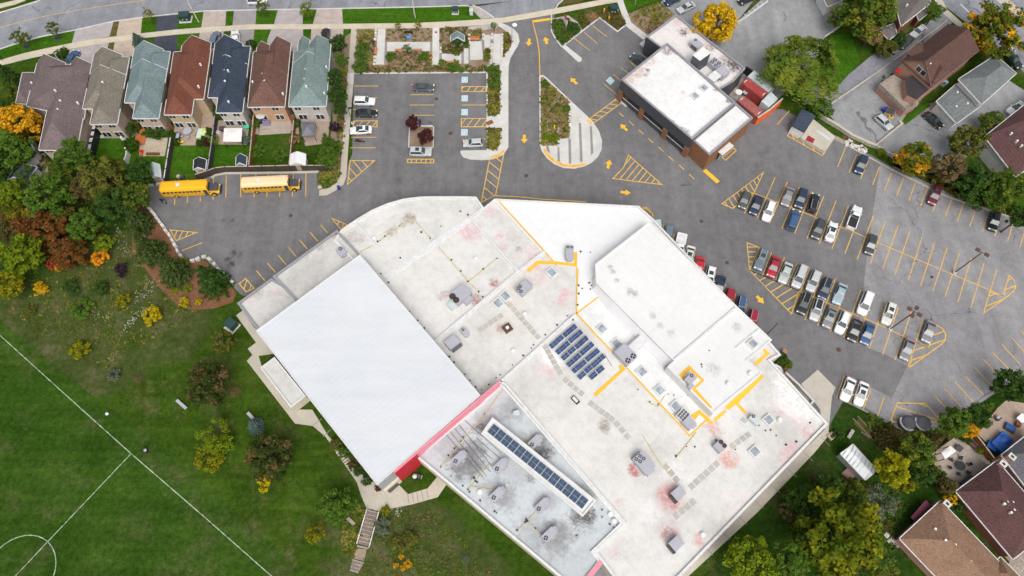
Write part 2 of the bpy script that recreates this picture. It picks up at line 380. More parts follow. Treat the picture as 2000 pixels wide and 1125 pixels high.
# ---------------------------------------------------------------- ground, roads, paving
xs = [-1500, -700, -350, -200] + [q * 2.0 for q in range(-75, 76)] + [200, 350, 700, 1500]
ys = [-1200, -500, -200, -80] + [q * 2.0 for q in range(-18, 90)] + [220, 350, 700, 1500]
gm = bpy.data.meshes.new('ground'); nx = len(xs)
gm.from_pydata([(x, y, hgt(x, y)) for y in ys for x in xs], [], [(j * nx + i, j * nx + i + 1, (j + 1) * nx + i + 1, (j + 1) * nx + i) for j in range(len(ys) - 1) for i in range(nx - 1)])
gm.materials.append(M['grass_lawn']); tag(bpy.data.objects.new('ground', gm), kind='structure'); COL.objects.link(bpy.data.objects['ground'])
sheet('playing_field', pairs('-120,520 0,625 190,782 330,880 560,1090 640,1200 300,1290 -200,1290'), .03, 'grass_field')
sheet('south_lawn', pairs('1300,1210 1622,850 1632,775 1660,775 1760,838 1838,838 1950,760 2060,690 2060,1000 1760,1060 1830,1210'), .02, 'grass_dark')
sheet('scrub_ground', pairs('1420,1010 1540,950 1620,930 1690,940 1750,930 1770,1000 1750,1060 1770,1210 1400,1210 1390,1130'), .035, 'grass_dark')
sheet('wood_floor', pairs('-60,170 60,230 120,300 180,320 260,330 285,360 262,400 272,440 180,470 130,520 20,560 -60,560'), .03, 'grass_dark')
# street in the north-west, street in the north-east
sheet('street', pairs('-80,120 0,94 40,81 80,70 147,57 220,40.5 280,32 400,20 520,17.5 670,15 800,12.5 930,9 1000,2 1080,-8 1180,-25 1180,-120 700,-100 74,-26 78,-1 0,24 -80,55'), .02, 'asphalt_road')
sheet('avenue', pairs('1780,-60 1850,15 1920,70 2010,150 2080,215 2080,60 1990,-10 1960,-60'), .02, 'asphalt_road')
sheet('avenue_walk', pairs('1905,-30 1990,33 2080,110 2080,95 2003,28 1925,-40'), .05, 'concrete_tan')
sheet('avenue_edge', pairs('1820,-40 1850,18 1885,50 1875,56 1838,22 1808,-30'), .05, 'concrete_tan')
tag(MB().strip([(p.x, p.y) for p in px(pairs('-40,62 0,53.5 44,42 100,29 190,14 270,2 330,-8'))], .14, .028, .028, 'paint_yellow').build('street_centre_line'), kind='structure')
lines('avenue_lane_marks', [pairs('1876,8 1893,24'), pairs('1938,7 1945,14'), pairs('1915,45 1925,54'), pairs('1975,92 1984,100')], .03, 'paint_white', .15)
def slab(name, pts, z1, m, z0=-.1):
    p = px(pts, z1); mb = MB().prism([(q.x, q.y) for q in p], z0, z1, m)
    return tag(mb.build(name), kind='structure')
def kerb(name, pts, m='concrete_light', wd=.28, z0=0, z1=.15, closed=False):
    return tag(MB().strip([(q.x, q.y) for q in px(pts, z1)], wd, z0, z1, m, closed).build(name), kind='structure')
slab('sidewalk', pairs('-60,146 0,128 50,113 100,99 142,87 180,80 220,74 280,65.5 345,58.5 400,54 490,47.5 600,47 700,46 800,45.5 880,41.5 940,37.5 985,34 985,45 965,48 940,52 860,54 800,55 700,56 600,56.5 490,57 400,63 345,68 280,74.5 220,83.5 180,89 142,96.5 100,108 50,123 0,137.5 -60,156') if 0 else
     pairs('-60,133 0,117 50,103 100,92 140,84 180,77 220,71.5 275,65 345,57.5 400,53 490,47.5 600,47 700,46 800,45 880,41.5 940,37.5 985,34 985,44 965,46.5 940,50 860,54 800,55 700,56 600,56.5 490,57 400,63 345,67 275,74.5 220,82 180,87.5 140,95 100,104.5 50,115.5 0,128 -60,145'), .12, 'concrete_walk')
slab('sidewalk', pairs('985,34 1080,17 1180,-2 1215,-10 1218,2 1180,8 1085,27 985,44'), .09, 'concrete_walk')
slab('far_sidewalk', pairs('-60,26 0,7 40,-2 50,0 30,8 0,15.5 -60,36'), .12, 'concrete_walk')
kerb('street_kerb', pairs('-60,113 0,95 40,82 80,71 147,58 220,41.5 280,33 400,21 520,18.5 670,16 800,13.5 915,10.5'), 'concrete_light', .3)
kerb('far_kerb', pairs('-60,43 0,24 44,11 78,0'), 'concrete_light', .3)
for nm, pts, m in (('driveway', '147,57.5 222,41 214,71 180,78 140,85.5', 'pavers_lilac'), ('driveway', '136,97 180,88 213,83 205,112 190,135 150,130 130,118', 'pavers_lilac'),
                   ('driveway', '233,41 278,33 275,65 227,71.5', 'pavers_tan'), ('driveway', '224,82 262,76 262,110 219,112', 'pavers_tan'),
                   ('driveway', '307,31.5 346,27.5 347,57.5 304,62', 'asphalt_drive'), ('driveway', '301,72 346,67 346,110 298,110', 'asphalt_drive'),
                   ('driveway', '398,20.5 442,20 440,50 393,54', 'pavers_pink'), ('driveway', '390,64 437,60.5 434,105 385,110', 'pavers_pink'),
                   ('driveway', '457,19.5 501,18.5 499,47.5 454,49.5', 'pavers_grey'), ('driveway', '451,59.5 497,57 492,105 448,105', 'pavers_grey'),
                   ('driveway', '543,18 592,17.5 591,47 535,47.3', 'pavers_lilac'), ('driveway', '530,57 592,56.6 592,100 523,100 522,78', 'pavers_lilac'),
                   ('driveway', '619,16.5 668,15.5 670,46.3 611,47', 'pavers_pink'), ('driveway', '608,56.6 671,56.3 668,100 605,100', 'pavers_pink')):
    sheet(nm, pairs(pts), .03, m)
sheet('verge', pairs('222,41 233,40 227,71 214,71.5'), .03, 'grass_verge'); sheet('verge', pairs('213,84 224,82.5 220,105 211,105'), .03, 'grass_verge')
sheet('verge', pairs('0,95 147,58 140,84 100,92 50,103 0,117'), .025, 'grass_bright'); sheet('verge', pairs('670,16 915,10.5 938,37 880,41 800,44.5 700,45.5 671,45.5'), .03, 'grass_bright')
for p_ in ('278,33 307,31 304,61 275,65', '346,27 398,21 393,53 347,57', '442,20 457,19.5 454,49 440,50', '501,19 543,18.5 535,47 499,47', '592,18 619,17 611,46.5 591,46.5', '300,72 275,75 262,100 298,100', '346,68 391,64 385,95 346,95', '497,58 529,57.5 522,90 492,90', '592,57 608,57 605,90 592,90', '671,57 685,57 682,110 668,100'): sheet('verge', pairs(p_), .028, 'grass_bright')
# back gardens
for i, p_ in enumerate(('181,268 244,266 243,318 178,318', '255,250 330,250 322,345 250,345', '333,285 410,285 402,345 324,345', '414,284 488,284 483,326 406,330', '494,264 567,263 565,324 486,326', '574,285 640,285 640,324 568,324')):
    sheet('back_lawn', pairs(p_), .02, 'grass_bright' if i < 4 else 'grass_lawn')
sheet('patio', pairs('341,245 350,284 403,284 416,245 414,200 396,205 392,240'), .05, 'patio_tan'); sheet('patio', pairs('284,269 328,269 322,305 272,305 272,283'), .05, 'stone_dust')
sheet('patio', pairs('424,235 488,235 482,283 420,282'), .05, 'patio_tan'); sheet('patio', pairs('509,232 572,232 568,260 505,264'), .05, 'flagstone'); sheet('patio', pairs('585,233 645,228 640,280 596,285'), .05, 'patio_tan')
sheet('patio', pairs('180,264 245,262 245,269 180,270'), .05, 'concrete_light'); sheet('patio', pairs('68,300 88,300 98,345 72,345'), .05, 'patio_tan')
for a_ in ('244,232 255,232 270,262 258,268', '338,228 345,240 350,262 340,258', '414,225 424,235 420,250 412,245', '488,225 505,230 505,262 492,262', '566,220 582,230 584,262 570,262'): sheet('side_path', pairs(a_), .04, 'patio_tan')
sheet('planting_soil', pairs('640,98 690,60 690,145 683,250 676,300 664,345 650,362 636,340 640,300 650,240'), .03, 'mulch_brown')
# main asphalt
sheet('parking_lot', pairs('272,372 288,362 395,350 412,344 440,336 626,334 624,370 665,362 688,300 691,143 952,142 985,110 1000,85 985,42 958,36 1082,26 1086,70 1101,88 1171,36 1206,60 1225,47 1262,75 1300,200 1437,205 1530,214 1600,250 1640,268 1700,302 1830,365 1900,398 2010,440 2010,725 1838,838 1760,838 1650,778 1612,845 1540,850 1300,700 700,700 482,580 470,575 440,545 400,505 358,505 335,465 310,425 285,400'), .03, 'asphalt_new')
sheet('old_asphalt', pairs('1719,322 1707,400 1693,500 1686,566 1678,640 1676,672 1733,694 1772,715 1742,778 1700,755 1655,732 1644,768 1760,837 1838,837 2010,724 2010,439 1830,364'), .036, 'asphalt_old')
sheet('entrance_road', pairs('958,36 935,12 1000,2 1100,-12 1105,-4 1085,12 1082,26'), .034, 'asphalt_road')
kerb('lot_kerb', pairs('1640,274 1690,303 1745,332 1800,359 1850,383 1900,400 1960,419 2010,435'), 'concrete_tan', .3); kerb('lot_kerb', pairs('2010,722 1960,752 1905,788 1838,838 1760,838 1715,815 1640,777'), 'concrete_grey', .3)
kerb('lot_kerb', pairs('412,347 420,342 440,338 560,337 622,335'), 'concrete_tan', .5); kerb('entrance_kerb', pairs('1077,28 1077,60 1083,72 1097,91'))
kerb('entrance_kerb', pairs('923,9 945,20 965,34')); kerb('entrance_kerb', pairs('1085,17 1090,8 1102,-3')); kerb('lot_kerb', pairs('692,143 951,141 952,293'), 'concrete_light', .3)
slab('kerb_island', pairs('1097,91 1103,87 1136,113 1136,118 1132,121 1127,119'), .15, 'concrete_light')
kerb('lot_kerb', pairs('1103,87 1171,34 1206,61 1222,49'), 'concrete_light', .35)
slab('walkway', pairs('972,43 985,46.5 1003,56 1012,66 1015,80 1011,90 1004,101 997,113 994,126 993,140 993,287 983,302 962,311 940,312.5 918,311 905,307 899.5,300 899.5,294 952,293 952,150 952,128 962,125 978,125.5 980,115 998,91 1001,80 998,68 985,58 972,50'), .14, 'concrete_light')
slab('walkway', pairs('686,56 697,56 694,100 691.5,145 683,250 676,345 671,360 655,372 638,381 623,382 624,370.5 640,368 655,359 664,345 671,250 679,142'), .14, 'concrete_tan')
slab('walkway', pairs('679,143 691,143 690.5,164 678.5,164'), .146, 'concrete_light')
slab('garden_bed', pairs('697,56 845,55 985,46 1000,62 1003,80 990,100 978,126 962,126 952,141 692,143 694,100'), .13, 'mulch_brown', 0)
for p_ in ('738,56 753,56 750,126 734,126', '756,82 840,82 840,100 756,100', '845,54 858,54 858,126 844,126', '863,105 901,105 901,124 863,124', '918,81 940,80 944,116 918,117', '946,68 958,68 958,96 946,96', '964,66 982,66 978,125 962,124', '906,94 915,94 915,124 906,124'): slab('garden_path', pairs(p_), .155, 'concrete_light')
for p_ in ('752,82 756,82 756,126 750.5,126', '840,80 844.5,80 844,126 840,103', '858.5,104 863,105 863,125 858.5,125', '901,100 906,95 905.5,124 901,124', '915,92 918,91 918,117 915,118', '940,68 945,68 944.5,95 940,95', '958.5,68 962,68 962,96 958.5,96'): slab('paving_band', pairs(p_), .152, 'concrete_grey')
slab('garden_gravel', pairs('913,53 950,47.5 975,46 970,56 940,59 915,60'), .15, 'gravel'); slab('gravel_bed', pairs('914,11 935,12 965,34 940,37'), .1, 'gravel')
for p_, m_ in (('953,130 976,126 976,222 953,227.5', 'mulch_dark'), ('953,251 976,251 976,283 968,291 953,291', 'mulch_dark'), ('988,63 1000,80 981,112 978,98', 'mulch_dark')): slab('planting_bed', pairs(p_), .16, m_)
# triangular island between the lanes
slab('lane_island', pairs('1053,149 1056,146.5 1061,146.5 1066,150 1110,192 1140,220 1158,238 1170,256 1176,275 1175,292 1168,306 1155,318 1140,325 1122,329 1102,328 1083,321 1068,309 1058,295 1054,282'), .15, 'concrete_light')
slab('planting_bed', pairs('1056,151 1061,149.5 1114,199 1112,245 1114,248 1112,270 1090,271 1090,284 1061,285 1056,282'), .165, 'mulch_brown')
slab('gravel_patch', pairs('1068,245 1092,246 1092,262 1070,260'), .17, 'gravel')
for p_ in ('1089,285 1092,285 1094,316 1089,315', '1110,271 1115,271 1116,320 1111,320', '1130,240 1135,240 1138,316 1133,316', '1152,246 1156,247 1159,299 1154,303', '1066,285 1072,285 1074,300 1068,294'): slab('paving_band', pairs(p_), .157, 'concrete_grey')
slab('tactile_strip', pairs('1060,290 1064,289 1072,302 1085,313 1102,320 1122,322 1142,318 1144,322 1123,327 1100,325 1082,317 1068,306'), .163, 'paint_orange'); slab('tactile_strip', pairs('1145,234 1150,233 1158,241 1154,243'), .163, 'paint_orange'); slab('tactile_strip', pairs('958,305 970,303 984,292 986,295 972,308 959,309'), .147, 'paint_orange')
slab('planter_island', pairs('799,246 803,244.5 844,244.5 848,248 847,286 844,289.5 801,289.5 797,286'), .15, 'concrete_light'); slab('planting_bed', pairs('800.5,247.5 846,247.5 845,287 799.5,287'), .165, 'mulch_brown')
slab('planting_bed', pairs('1079,36 1110,30 1128,43 1137,58 1101,87 1084,72'), .1, 'gravel', 0); slab('planting_bed', pairs('1079,40 1110,37 1136,57 1101,86 1085,72'), .12, 'mulch_dark'); slab('planting_bed', pairs('1129,37 1180,14 1203,10 1222,46 1206,59 1171,33 1142,53'), .11, 'mulch_dark')
slab('planting_bed', pairs('1224,28 1285,5 1318,28 1264,68 1232,44'), .1, 'mulch_brown'); slab('walkway', pairs('1205,2 1215,-4 1233,44 1266,70 1257,78 1222,50'), .13, 'concrete_light')
sheet('verge', pairs('1215,2 1290,-25 1300,-5 1240,15 1222,28'), .03, 'grass_bright'); sheet('verge', pairs('1090,10 1110,-5 1170,-12 1130,5'), .03, 'grass_verge')
slab('planting_bed', pairs('622,338 648,334 665,345 655,358 640,367 622,371'), .12, 'mulch_brown', 0)
sheet('mulch_bed', pairs('262,372 275,378 290,402 312,432 335,470 356,505 372,512 400,508 440,548 462,572 455,590 420,602 375,606 345,596 310,560 280,520 258,490 258,420'), .045, 'mulch_red')
# yards in the north-east and houses in the south-east
sheet('hospitality_yard', pairs('1262,72 1318,28 1290,5 1330,-40 1520,-60 1440,42 1430,40 1500,110 1437,205 1390,150'), .028, 'asphalt_yard')
sheet('gravel_yard', pairs('1440,42 1530,-40 1640,-40 1640,50 1612,70 1590,120 1500,214 1437,205 1400,140'), .032, 'asphalt_yard'); sheet('side_lane', pairs('1590,165 1640,160 1700,110 1850,20 1866,40 1720,150 1618,222 1570,200'), .036, 'asphalt_road')
sheet('side_yard', pairs('1618,222 1720,140 1770,110 1790,190 1760,240 1712,282 1640,250'), .04, 'asphalt_yard'); sheet('side_yard', pairs('1712,283 1765,240 1810,205 1850,190 1900,180 1960,150 2060,215 2000,250 1900,300 1850,330 1800,330'), .038, 'asphalt_yard')
sheet('verge', pairs('1620,75 1660,60 1680,120 1640,165 1610,160'), .045, 'grass_bright'); sheet('verge', pairs('1760,238 1812,200 1818,206 1768,244'), .05, 'grass_bright')
sheet('lot_verge', pairs('1640,272 1652,262 1700,285 1745,315 1800,350 1870,385 2010,430 1900,398 1830,362 1700,300'), .045, 'grass_verge'); sheet('verge', pairs('1655,262 1700,285 1745,310 1745,328 1700,302'), .05, 'grass_lawn')
sheet('patio', pairs('1816,890 1870,852 1908,870 1935,905 1875,955 1848,952'), .04, 'flagstone'); sheet('patio', pairs('1911,849 1945,800 1965,782 2020,790 2020,880 1945,882'), .04, 'patio_tan'); sheet('side_path', pairs('1885,975 1960,1085 2000,1125 2030,1125 1935,985 1905,960'), .035, 'bare_soil'); sheet('deck_ground', pairs('1975,1085 2020,1080 2020,1130 1960,1130'), .05, 'wood_grey')
# paving round the school
slab('school_walk', pairs('461,616 474,606 497,640 512,655 540,690 505,695 512,718 575,800 610,800 640,850 690,905 740,950 790,925 776,944 797,965 835,954 855,930 872,946 855,971 805,985 740,998 716,993 705,967 697,942 659,886 635,852 611,832 576,827 482,705 493,693 484,681 500,669'), .06, 'concrete_tan')
slab('school_walk', pairs('1622,846 1590,885 1480,1000 1345,1125 1300,1170 1280,1150 1322,1120 1460,985 1612,838'), .06, 'concrete_pad'); slab('loading_pad', pairs('1597,722 1632,757 1625,774 1618,845 1605,832 1602,800 1572,760 1565,750'), .05, 'concrete_pad')
slab('ramp_floor', pairs('1536,730 1540,729 1590,785 1583,788'), .3, 'concrete_pad')
# painted markings
def hatch(name, poly, d, step, m='paint_yellow', wd=.2, outline=True, z=.05):
    p = [Vector((q.x, q.y)) for q in px(poly, z)]; a, b = px(d, z); u = Vector((b.x - a.x, b.y - a.y)).normalized(); n = Vector((-u.y, u.x))
    mb = MB(); ts = [q.dot(n) for q in p]; k = min(ts) + step * .7
    while k < max(ts):
        hit = []
        for i in range(len(p)):
            c, e = p[i - 1], p[i]; f0, f1 = c.dot(n) - k, e.dot(n) - k
            if f0 * f1 < 0: hit.append(c + (e - c) * (f0 / (f0 - f1)))
        hit.sort(key=lambda q: q.dot(u))
        for i in range(0, len(hit) - 1, 2): mb.strip([hit[i], hit[i + 1]], wd, z - .004, z - .004, m)
        k += step
    if outline: mb.strip(p, wd, z, z, m, closed=True)
    return tag(mb.build(name), kind='structure')
def lseg(t): return [pairs(q) for q in t.split(';')]
lines('stall_lines', lseg('1491,337 1454,417;1514,346 1479,427;1538,355 1503,436;1561,365 1527,446;1585,374 1552,456;1609,383 1576,466;1633,392 1600,476;1657,402 1625,486;1682,412 1650,496;1706,421 1674,507;1729,432 1700,515;1754,441 1724,525;1777,452 1748,536;1801,463 1774,547;1826,473 1798,558;1850,484 1822,568;1874,494 1846,579;1897,504 1871,590;1922,514 1896,602;1947,526 1921,612'), .046, 'paint_yellow', .13)
lines('stall_lines', lseg('1507,493 1489,538;1532,503 1515,547;1557,513 1539,557;1582,523 1546,613;1606,534 1572,625;1632,544 1597,636;1656,555 1622,647;1681,566 1648,659;1706,577 1673,669;1730,587 1698,680;1755,599 1724,692;1780,609 1748,703;1804,620 1774,716'), .046, 'paint_yellow', .13)
lines('stall_lines', lseg('1449,371 1472,377 1568,414 1618,435 1666,452 1694,465 1715,474 1960,578;1464,528 1560,568 1640,602 1715,633 1769,659 1814,680'), .05, 'paint_yellow', .13)
lines('stall_lines', lseg('1651,289 1636,326;1673,302 1658,337;1696,314 1681,349;1718,326 1704,361;1741,338 1727,373;1765,347 1751,383;1788,357 1775,392;1812,366 1798,402;1836,376 1822,413;1860,386 1846,422;1882,396 1870,432;1907,406 1894,442;1931,416 1918,452;1955,425 1943,462;1979,434 1968,472;2003,444 1992,483;1542,216 1518,243'), .046, 'paint_yellow', .13)
lines('stall_lines', lseg('1826,773 1861,813;1844,758 1878,795;1864,744 1900,784;1886,735 1920,770;1902,716 1938,754;1920,701 1953,737;1939,689 1972,722;1957,673 1994,713;1976,660 2006,692;1994,646 2010,664;1649,734 1634,777;1675,747 1660,790;1701,760 1685,802;1727,774 1713,816'), .046, 'paint_yellow', .13)
lines('stall_lines', lseg('1297,437 1290,468;1317,457 1309,490;1357,495 1348,530;1376,514 1368,550;1397,534 1388,568;1417,554 1409,590;1437,573 1428,608;1459,593 1450,628;692,168 739,168;691,191 738,191;689,214 737,214;686,268 735,268;685,288.6 734,288.6;802,165 849,165;802,185 848,185;800,205 848,205;800,225 848,225;902,205 949,205;901,272.5 950,271.6'), .046, 'paint_yellow', .13)
lines('stall_lines', lseg('341,400 342,352;366,396 367,350;391,393 392,348;416,390 417,346;441,386 442,342;470,385 470,339;496,384.5 500,340;521,384 524,340;546,384 549,340;571,384 573,340;597,384 597.5,338;626,439 641,456;605.6,453.6 621,471.6;585,468 600,486;564,483 579,502;543,498 559,517;522,513.6 538,532;501,528.6 517,548;395,474 354,490'), .046, 'paint_yellow', .13)
lines('stall_lines', lseg('1157,50 1186,72;1141,63 1168,86;1122,75 1152,99;1178,162 1208,188;1198,145 1213,158;1213,132 1228,143.5;1229.6,120 1243,131'), .046, 'paint_yellow', .13)
lines('lane_dashes', lseg('1209,220 1218,228;1228,236 1238,245;1247,253 1257,262;1266,270 1276,279;1286,287 1296,296;1305,304.6 1316,314;1326,322 1336,331;1346,340 1356,349.6'), .046, 'paint_yellow', .16)
lines('stop_bar', lseg('1375.6,332 1403,356'), .046, 'paint_arrow', .75); lines('stop_bar', lseg('1040,42 1075,37'), .046, 'paint_arrow', .55); lines('centre_line', lseg('1040,42 1045,60 1050,80 1053,100 1054.5,147'), .046, 'paint_arrow', .15)
lines('building_line', lseg('965,382 1010,384 1060,389 1110,392 1145,394'), .046, 'paint_yellow', .16); lines('yard_stall_lines', lseg('1454,27 1460,33;1462,21 1468,27;1470,15 1476,21;1478,9 1484,15;1486,3 1492,9'), .046, 'paint_white', .1)
for nm, poly, d, st in (('hatched_zone', '1491,337 1410,398 1431,407 1473,376', '1480,352 1490,368', 1.15), ('hatched_zone', '1459,474 1483,483 1464,528', '1460,485 1480,485', 1.1), ('hatched_zone', '1464,528 1560,568 1546,613', '1480,540 1500,528', 1.5),
                        ('hatched_zone', '1971,538 1981,547 1984,558 1981,568 1966,580 1921,612 1933,570 1959,578', '1966,556 1981,550', 1.5), ('hatched_zone', '1828,634 1840,641 1847,652 1846,664 1838,673 1814,690 1777,717 1787,667 1814,679', '1822,656 1845,648', 1.5),
                        ('hatched_zone', '1752,787 1808,788 1839,824 1739,824', '1756,790 1822,812', 1.9), ('hatched_zone', '692,236 737,236 736,247.6 690,248', '693,247 702,237', 1.3), ('hatched_zone', '684,313.5 732,313.5 679,360', '685,315 700,333', 1.5),
                        ('hatched_zone', '796,311 847,311 847,318 796,318', '800,318 802,311', 1.0), ('hatched_zone', '902,169 949,169 949,178.6 902,178.6', '905,178 912,169', 1.35), ('hatched_zone', '901,231.5 950,231.5 950,247.6 901,247.6', '905,246 916,232', 1.35),
                        ('hatched_zone', '332,449 385,454 344,470', '338,465 345,450', 1.1), ('hatched_zone', '648,426 678,439 666,448', '660,442 664,432', 1.1), ('hatched_zone', '480,544 467,554 481,570 496,563', '474,558 478,546', 1.1),
                        ('crosswalk', '956,312 984,300 968,381 940,395', '958,322 978,338', 1.75), ('crosswalk', '1209,189 1219,197 1160,240 1152,231.6', '1200,200 1211,202', 1.25), ('hatched_zone', '1227.6,303 1293,360.6 1197,348.6 1218,327', '1225,350 1248,322', 1.15),
                        ('hatched_zone', '1538,265 1542,259 1612,296 1606,303.5', '1550,264 1553,271', 1.6), ('hatched_zone', '1408,305 1430,286 1438,294 1417,313', '1408,305 1417,313', 9)):
    hatch(nm, pairs(poly), pairs(d), st)
def arrow(p, q):
    a, b = px([p, q], .05); u = Vector((b.x - a.x, b.y - a.y)); L = u.length; u.normalize(); n = Vector((-u.y, u.x)); A = Vector((a.x, a.y))
    pts = [A - n * .3, A + u * (L - 1.1) - n * .3, A + u * (L - 1.1) - n * .75, A + u * L, A + u * (L - 1.1) + n * .75, A + u * (L - 1.1) + n * .3, A + n * .3]
    tag(MB().flat(pts, .05, 'paint_arrow').build('painted_arrow'), kind='structure')
for p_, q_ in (((1034, 75.5), (1032, 90)), ((1068, 86), (1065, 72)), ((1127, 164), (1114, 152)), ((1024, 263), (1024, 280)), ((1187, 329), (1191, 312)), ((1212, 375), (1232, 377)), ((1225, 255), (1211.5, 242)), ((1478, 578), (1492, 593))): arrow(p_, q_)
def access_square(cx, cy, rot=0, s=.82):
    c = G(cx, cy, .05); mb = MB()
    for k, (z, m, e) in enumerate(((.046, 'paint_white', 1.18), (.05, 'paint_blue', 1.0))):
        mb.flat([(c.x + s * e * .7 * (math.cos(rot) * a - math.sin(rot) * b), c.y + s * e * .85 * (math.sin(rot) * a + math.cos(rot) * b)) for a, b in ((-1, -1), (1, -1), (1, 1), (-1, 1))], z, m)
    r = lambda a, b: (c.x + s * (math.cos(rot) * a - math.sin(rot) * b), c.y + s * (math.sin(rot) * a + math.cos(rot) * b))
    ring = [r(.05 + .26 * math.cos(t * .524 + 2.2), -.22 + .26 * math.sin(t * .524 + 2.2)) for t in range(0, 9)]
    mb.strip(ring, .1, .054, .054, 'paint_white'); mb.strip([r(-.08, .3), r(-.05, -.02), r(.22, -.04), r(.34, -.4)], .12, .054, .054, 'paint_white')
    mb.flat([r(-.08 + .1 * math.cos(t * .785), .45 + .1 * math.sin(t * .785)) for t in range(8)], .054, 'paint_white')
    tag(mb.build('accessible_bay_marking'), kind='structure')
for c_ in ((907.6, 155.6, 0), (907.6, 192, 0), (907.4, 219, 0), (907, 258.5, 0), (1192, 157.6, .75, .85), (1285, 436, .1, .8)): access_square(*c_)
def words(name, txt, p, q, size, z, m, kind='structure', parent=None):
    a, b = px([p, q], z); fc = bpy.data.curves.new(name, 'FONT'); fc.body = txt; fc.size = size; fc.align_x = 'CENTER'; fc.align_y = 'CENTER'
    t = bpy.data.objects.new('t', fc); COL.objects.link(t); bpy.context.view_layer.update()
    me = bpy.data.meshes.new_from_object(t.evaluated_get(bpy.context.evaluated_depsgraph_get())); bpy.data.objects.remove(t); me.name = name; me.materials.clear(); me.materials.append(M[m])
    o = bpy.data.objects.new(name, me); COL.objects.link(o); o.location = (a + b) / 2; o.rotation_euler = (0, 0, math.atan2(b.y - a.y, b.x - a.x)); return tag(o, kind=kind)
words('painted_words', 'NO', (1553, 267), (1561, 271.5), 1.0, .056, 'paint_arrow'); words('painted_words', 'PARKING', (1580, 282), (1597, 292), .85, .056, 'paint_arrow')
words('painted_words', 'PARKING', (1418.5, 302), (1430, 291), .75, .056, 'paint_arrow'); words('painted_words', 'NO', (1412, 307), (1418, 302), .7, .056, 'paint_arrow')
# pitch markings
fl = MB()
def fline(pts, wd=.15):
    out = []
    P_ = [W(a, b, .06) for a, b in pts]
    fl.strip([(p.x, p.y, p.z) for p in P_], wd, 0, 0, 'paint_field')
fline(pairs('-120,552 0,655 128,771 256,886 330,950 395,1006 530,1125 620,1204')); fline(pairs('256,886 93,1058 30,1125 -40,1199'))
c0 = W(38, 1118, .06); r0 = (W(93, 1058, .06) - c0).length
ring = [(c0.x + r0 * math.cos(k * math.pi / 24), c0.y + r0 * math.sin(k * math.pi / 24), c0.z) for k in range(48)]
fl.strip(ring, .15, 0, 0, 'paint_field', closed=True); tag(fl.build('pitch_lines'), kind='structure')
# manhole covers and patches set in the asphalt
mh = MB()
for x_, y_, r_ in ((880, 260.5, .45), (852.5, 193, .4), (1028, 343, .45), (568, 421, .4), (1370, 432, .4), (1420, 513, .4), (1638, 683, .45), (1820, 541, .3)):
    c = G(x_, y_, .04); mh.cyl((c.x, c.y, .03), (c.x, c.y, .052), r_, 'steel_brown' if r_ > .35 else 'steel_dark', 14)
tag(mh.build('manhole_covers'), kind='structure')
tag(MB().box(G(956.5, 239.5, .17), (1.5, 1.0, .02), 'wood_red', .5).build('tactile_plate'), kind='structure')
# ---------------------------------------------------------------- school
def blob_roof(name, base, dirty, blobs, z, streak=0, tint=None, clean=False):
    blobs = [(x, y, r * (.8 if c_ is PK else 1.15 if streak else 1), c_, min(1, k * (1.3 if streak else 1.1))) for x, y, r, c_, k in blobs]
    t = NT(name); co = t.pos()
    c = t.ramp(t.noise(co, .06, 7, .7), [(.36, dirty), (.52, base), (.66, mul(base, 1.05))])
    g = t.ramp(t.noise(co, .9, 6, .75), [(.30, .95 if clean else .86), (.55, 1.01)]); c = t.mix(1, c, g, 'MULTIPLY')
    sp = t.ramp(t.noise(co, .28, 8, .8), [(.60, 1.0), (.72, .95 if clean else .84)])
    c = t.mix(1, c, t.ramp(t.noise(co, 1.6, 9, .85), [(.66, 1.0), (.74, .92 if clean else .74)]), 'MULTIPLY'); c = t.mix(1, c, sp, 'MULTIPLY')
    if tint: c = t.mix(t.ramp(t.noise(co, .12, 6, .75), [(.60, 0.0), (.74, .55)]), c, tint)
    if streak:
        st = t.ramp(t.noise(co, .25, 7, .8, (.5, 1, 1), R(-40)), [(.52, 1.0), (.78, .80)]); c = t.mix(1, c, st, 'MULTIPLY')
    br = t.n('TexBrick', offset=.0); br.inputs['Scale'].default_value = .22; br.inputs['Mortar Size'].default_value = .006; br.inputs['Brick Width'].default_value = 3.2; br.inputs['Row Height'].default_value = .62
    br.inputs['Color1'].default_value = (1, 1, 1, 1); br.inputs['Color2'].default_value = (.985, .985, .985, 1); br.inputs['Mortar'].default_value = (.86, .85, .84, 1)
    mp = t.n('Mapping'); mp.inputs['Rotation'].default_value = (0, 0, R(47)); t.l(co, mp.inputs[0]); t.l(mp.outputs[0], br.inputs['Vector']); c = t.mix(.8, c, t.mix(1, c, br.outputs['Color'], 'MULTIPLY'))
    nz = t.noise(co, .7, 7, .78); nf = t.noise(co, 1.7, 6, .72)
    for x, y, r, col, k in blobs:
        p = G(x, y, z); d = t.n('VectorMath', operation='DISTANCE'); t.l(co, d.inputs[0]); d.inputs[1].default_value = (p.x, p.y, z)
        e = t.math('MULTIPLY_ADD', nz, 2.6 * r); e_ = e.node; e_.inputs[2].default_value = -1.3 * r
        s = t.math('ADD', d.outputs['Value'], e)
        mr = t.n('MapRange', interpolation_type='SMOOTHSTEP'); t.l(s, mr.inputs[0]); mr.inputs[1].default_value = r * 1.15; mr.inputs[2].default_value = r * .35; mr.inputs[3].default_value = 0; mr.inputs[4].default_value = k
        c = t.mix(t.math('MULTIPLY', mr.outputs[0], t.ramp(nf, [(.46, .10), (.535, 1.0)]) if col is PK else t.ramp(nf, [(.25, .55), (.65, 1.0)]) if (col is DK and r > 1.5) else t.ramp(nf, [(.40, .25), (.56, 1.0)])), c, col)
    t.bump(t.noise(co, .8, 4), .12, .05)
    return t.out(c, .8, spec=.25)
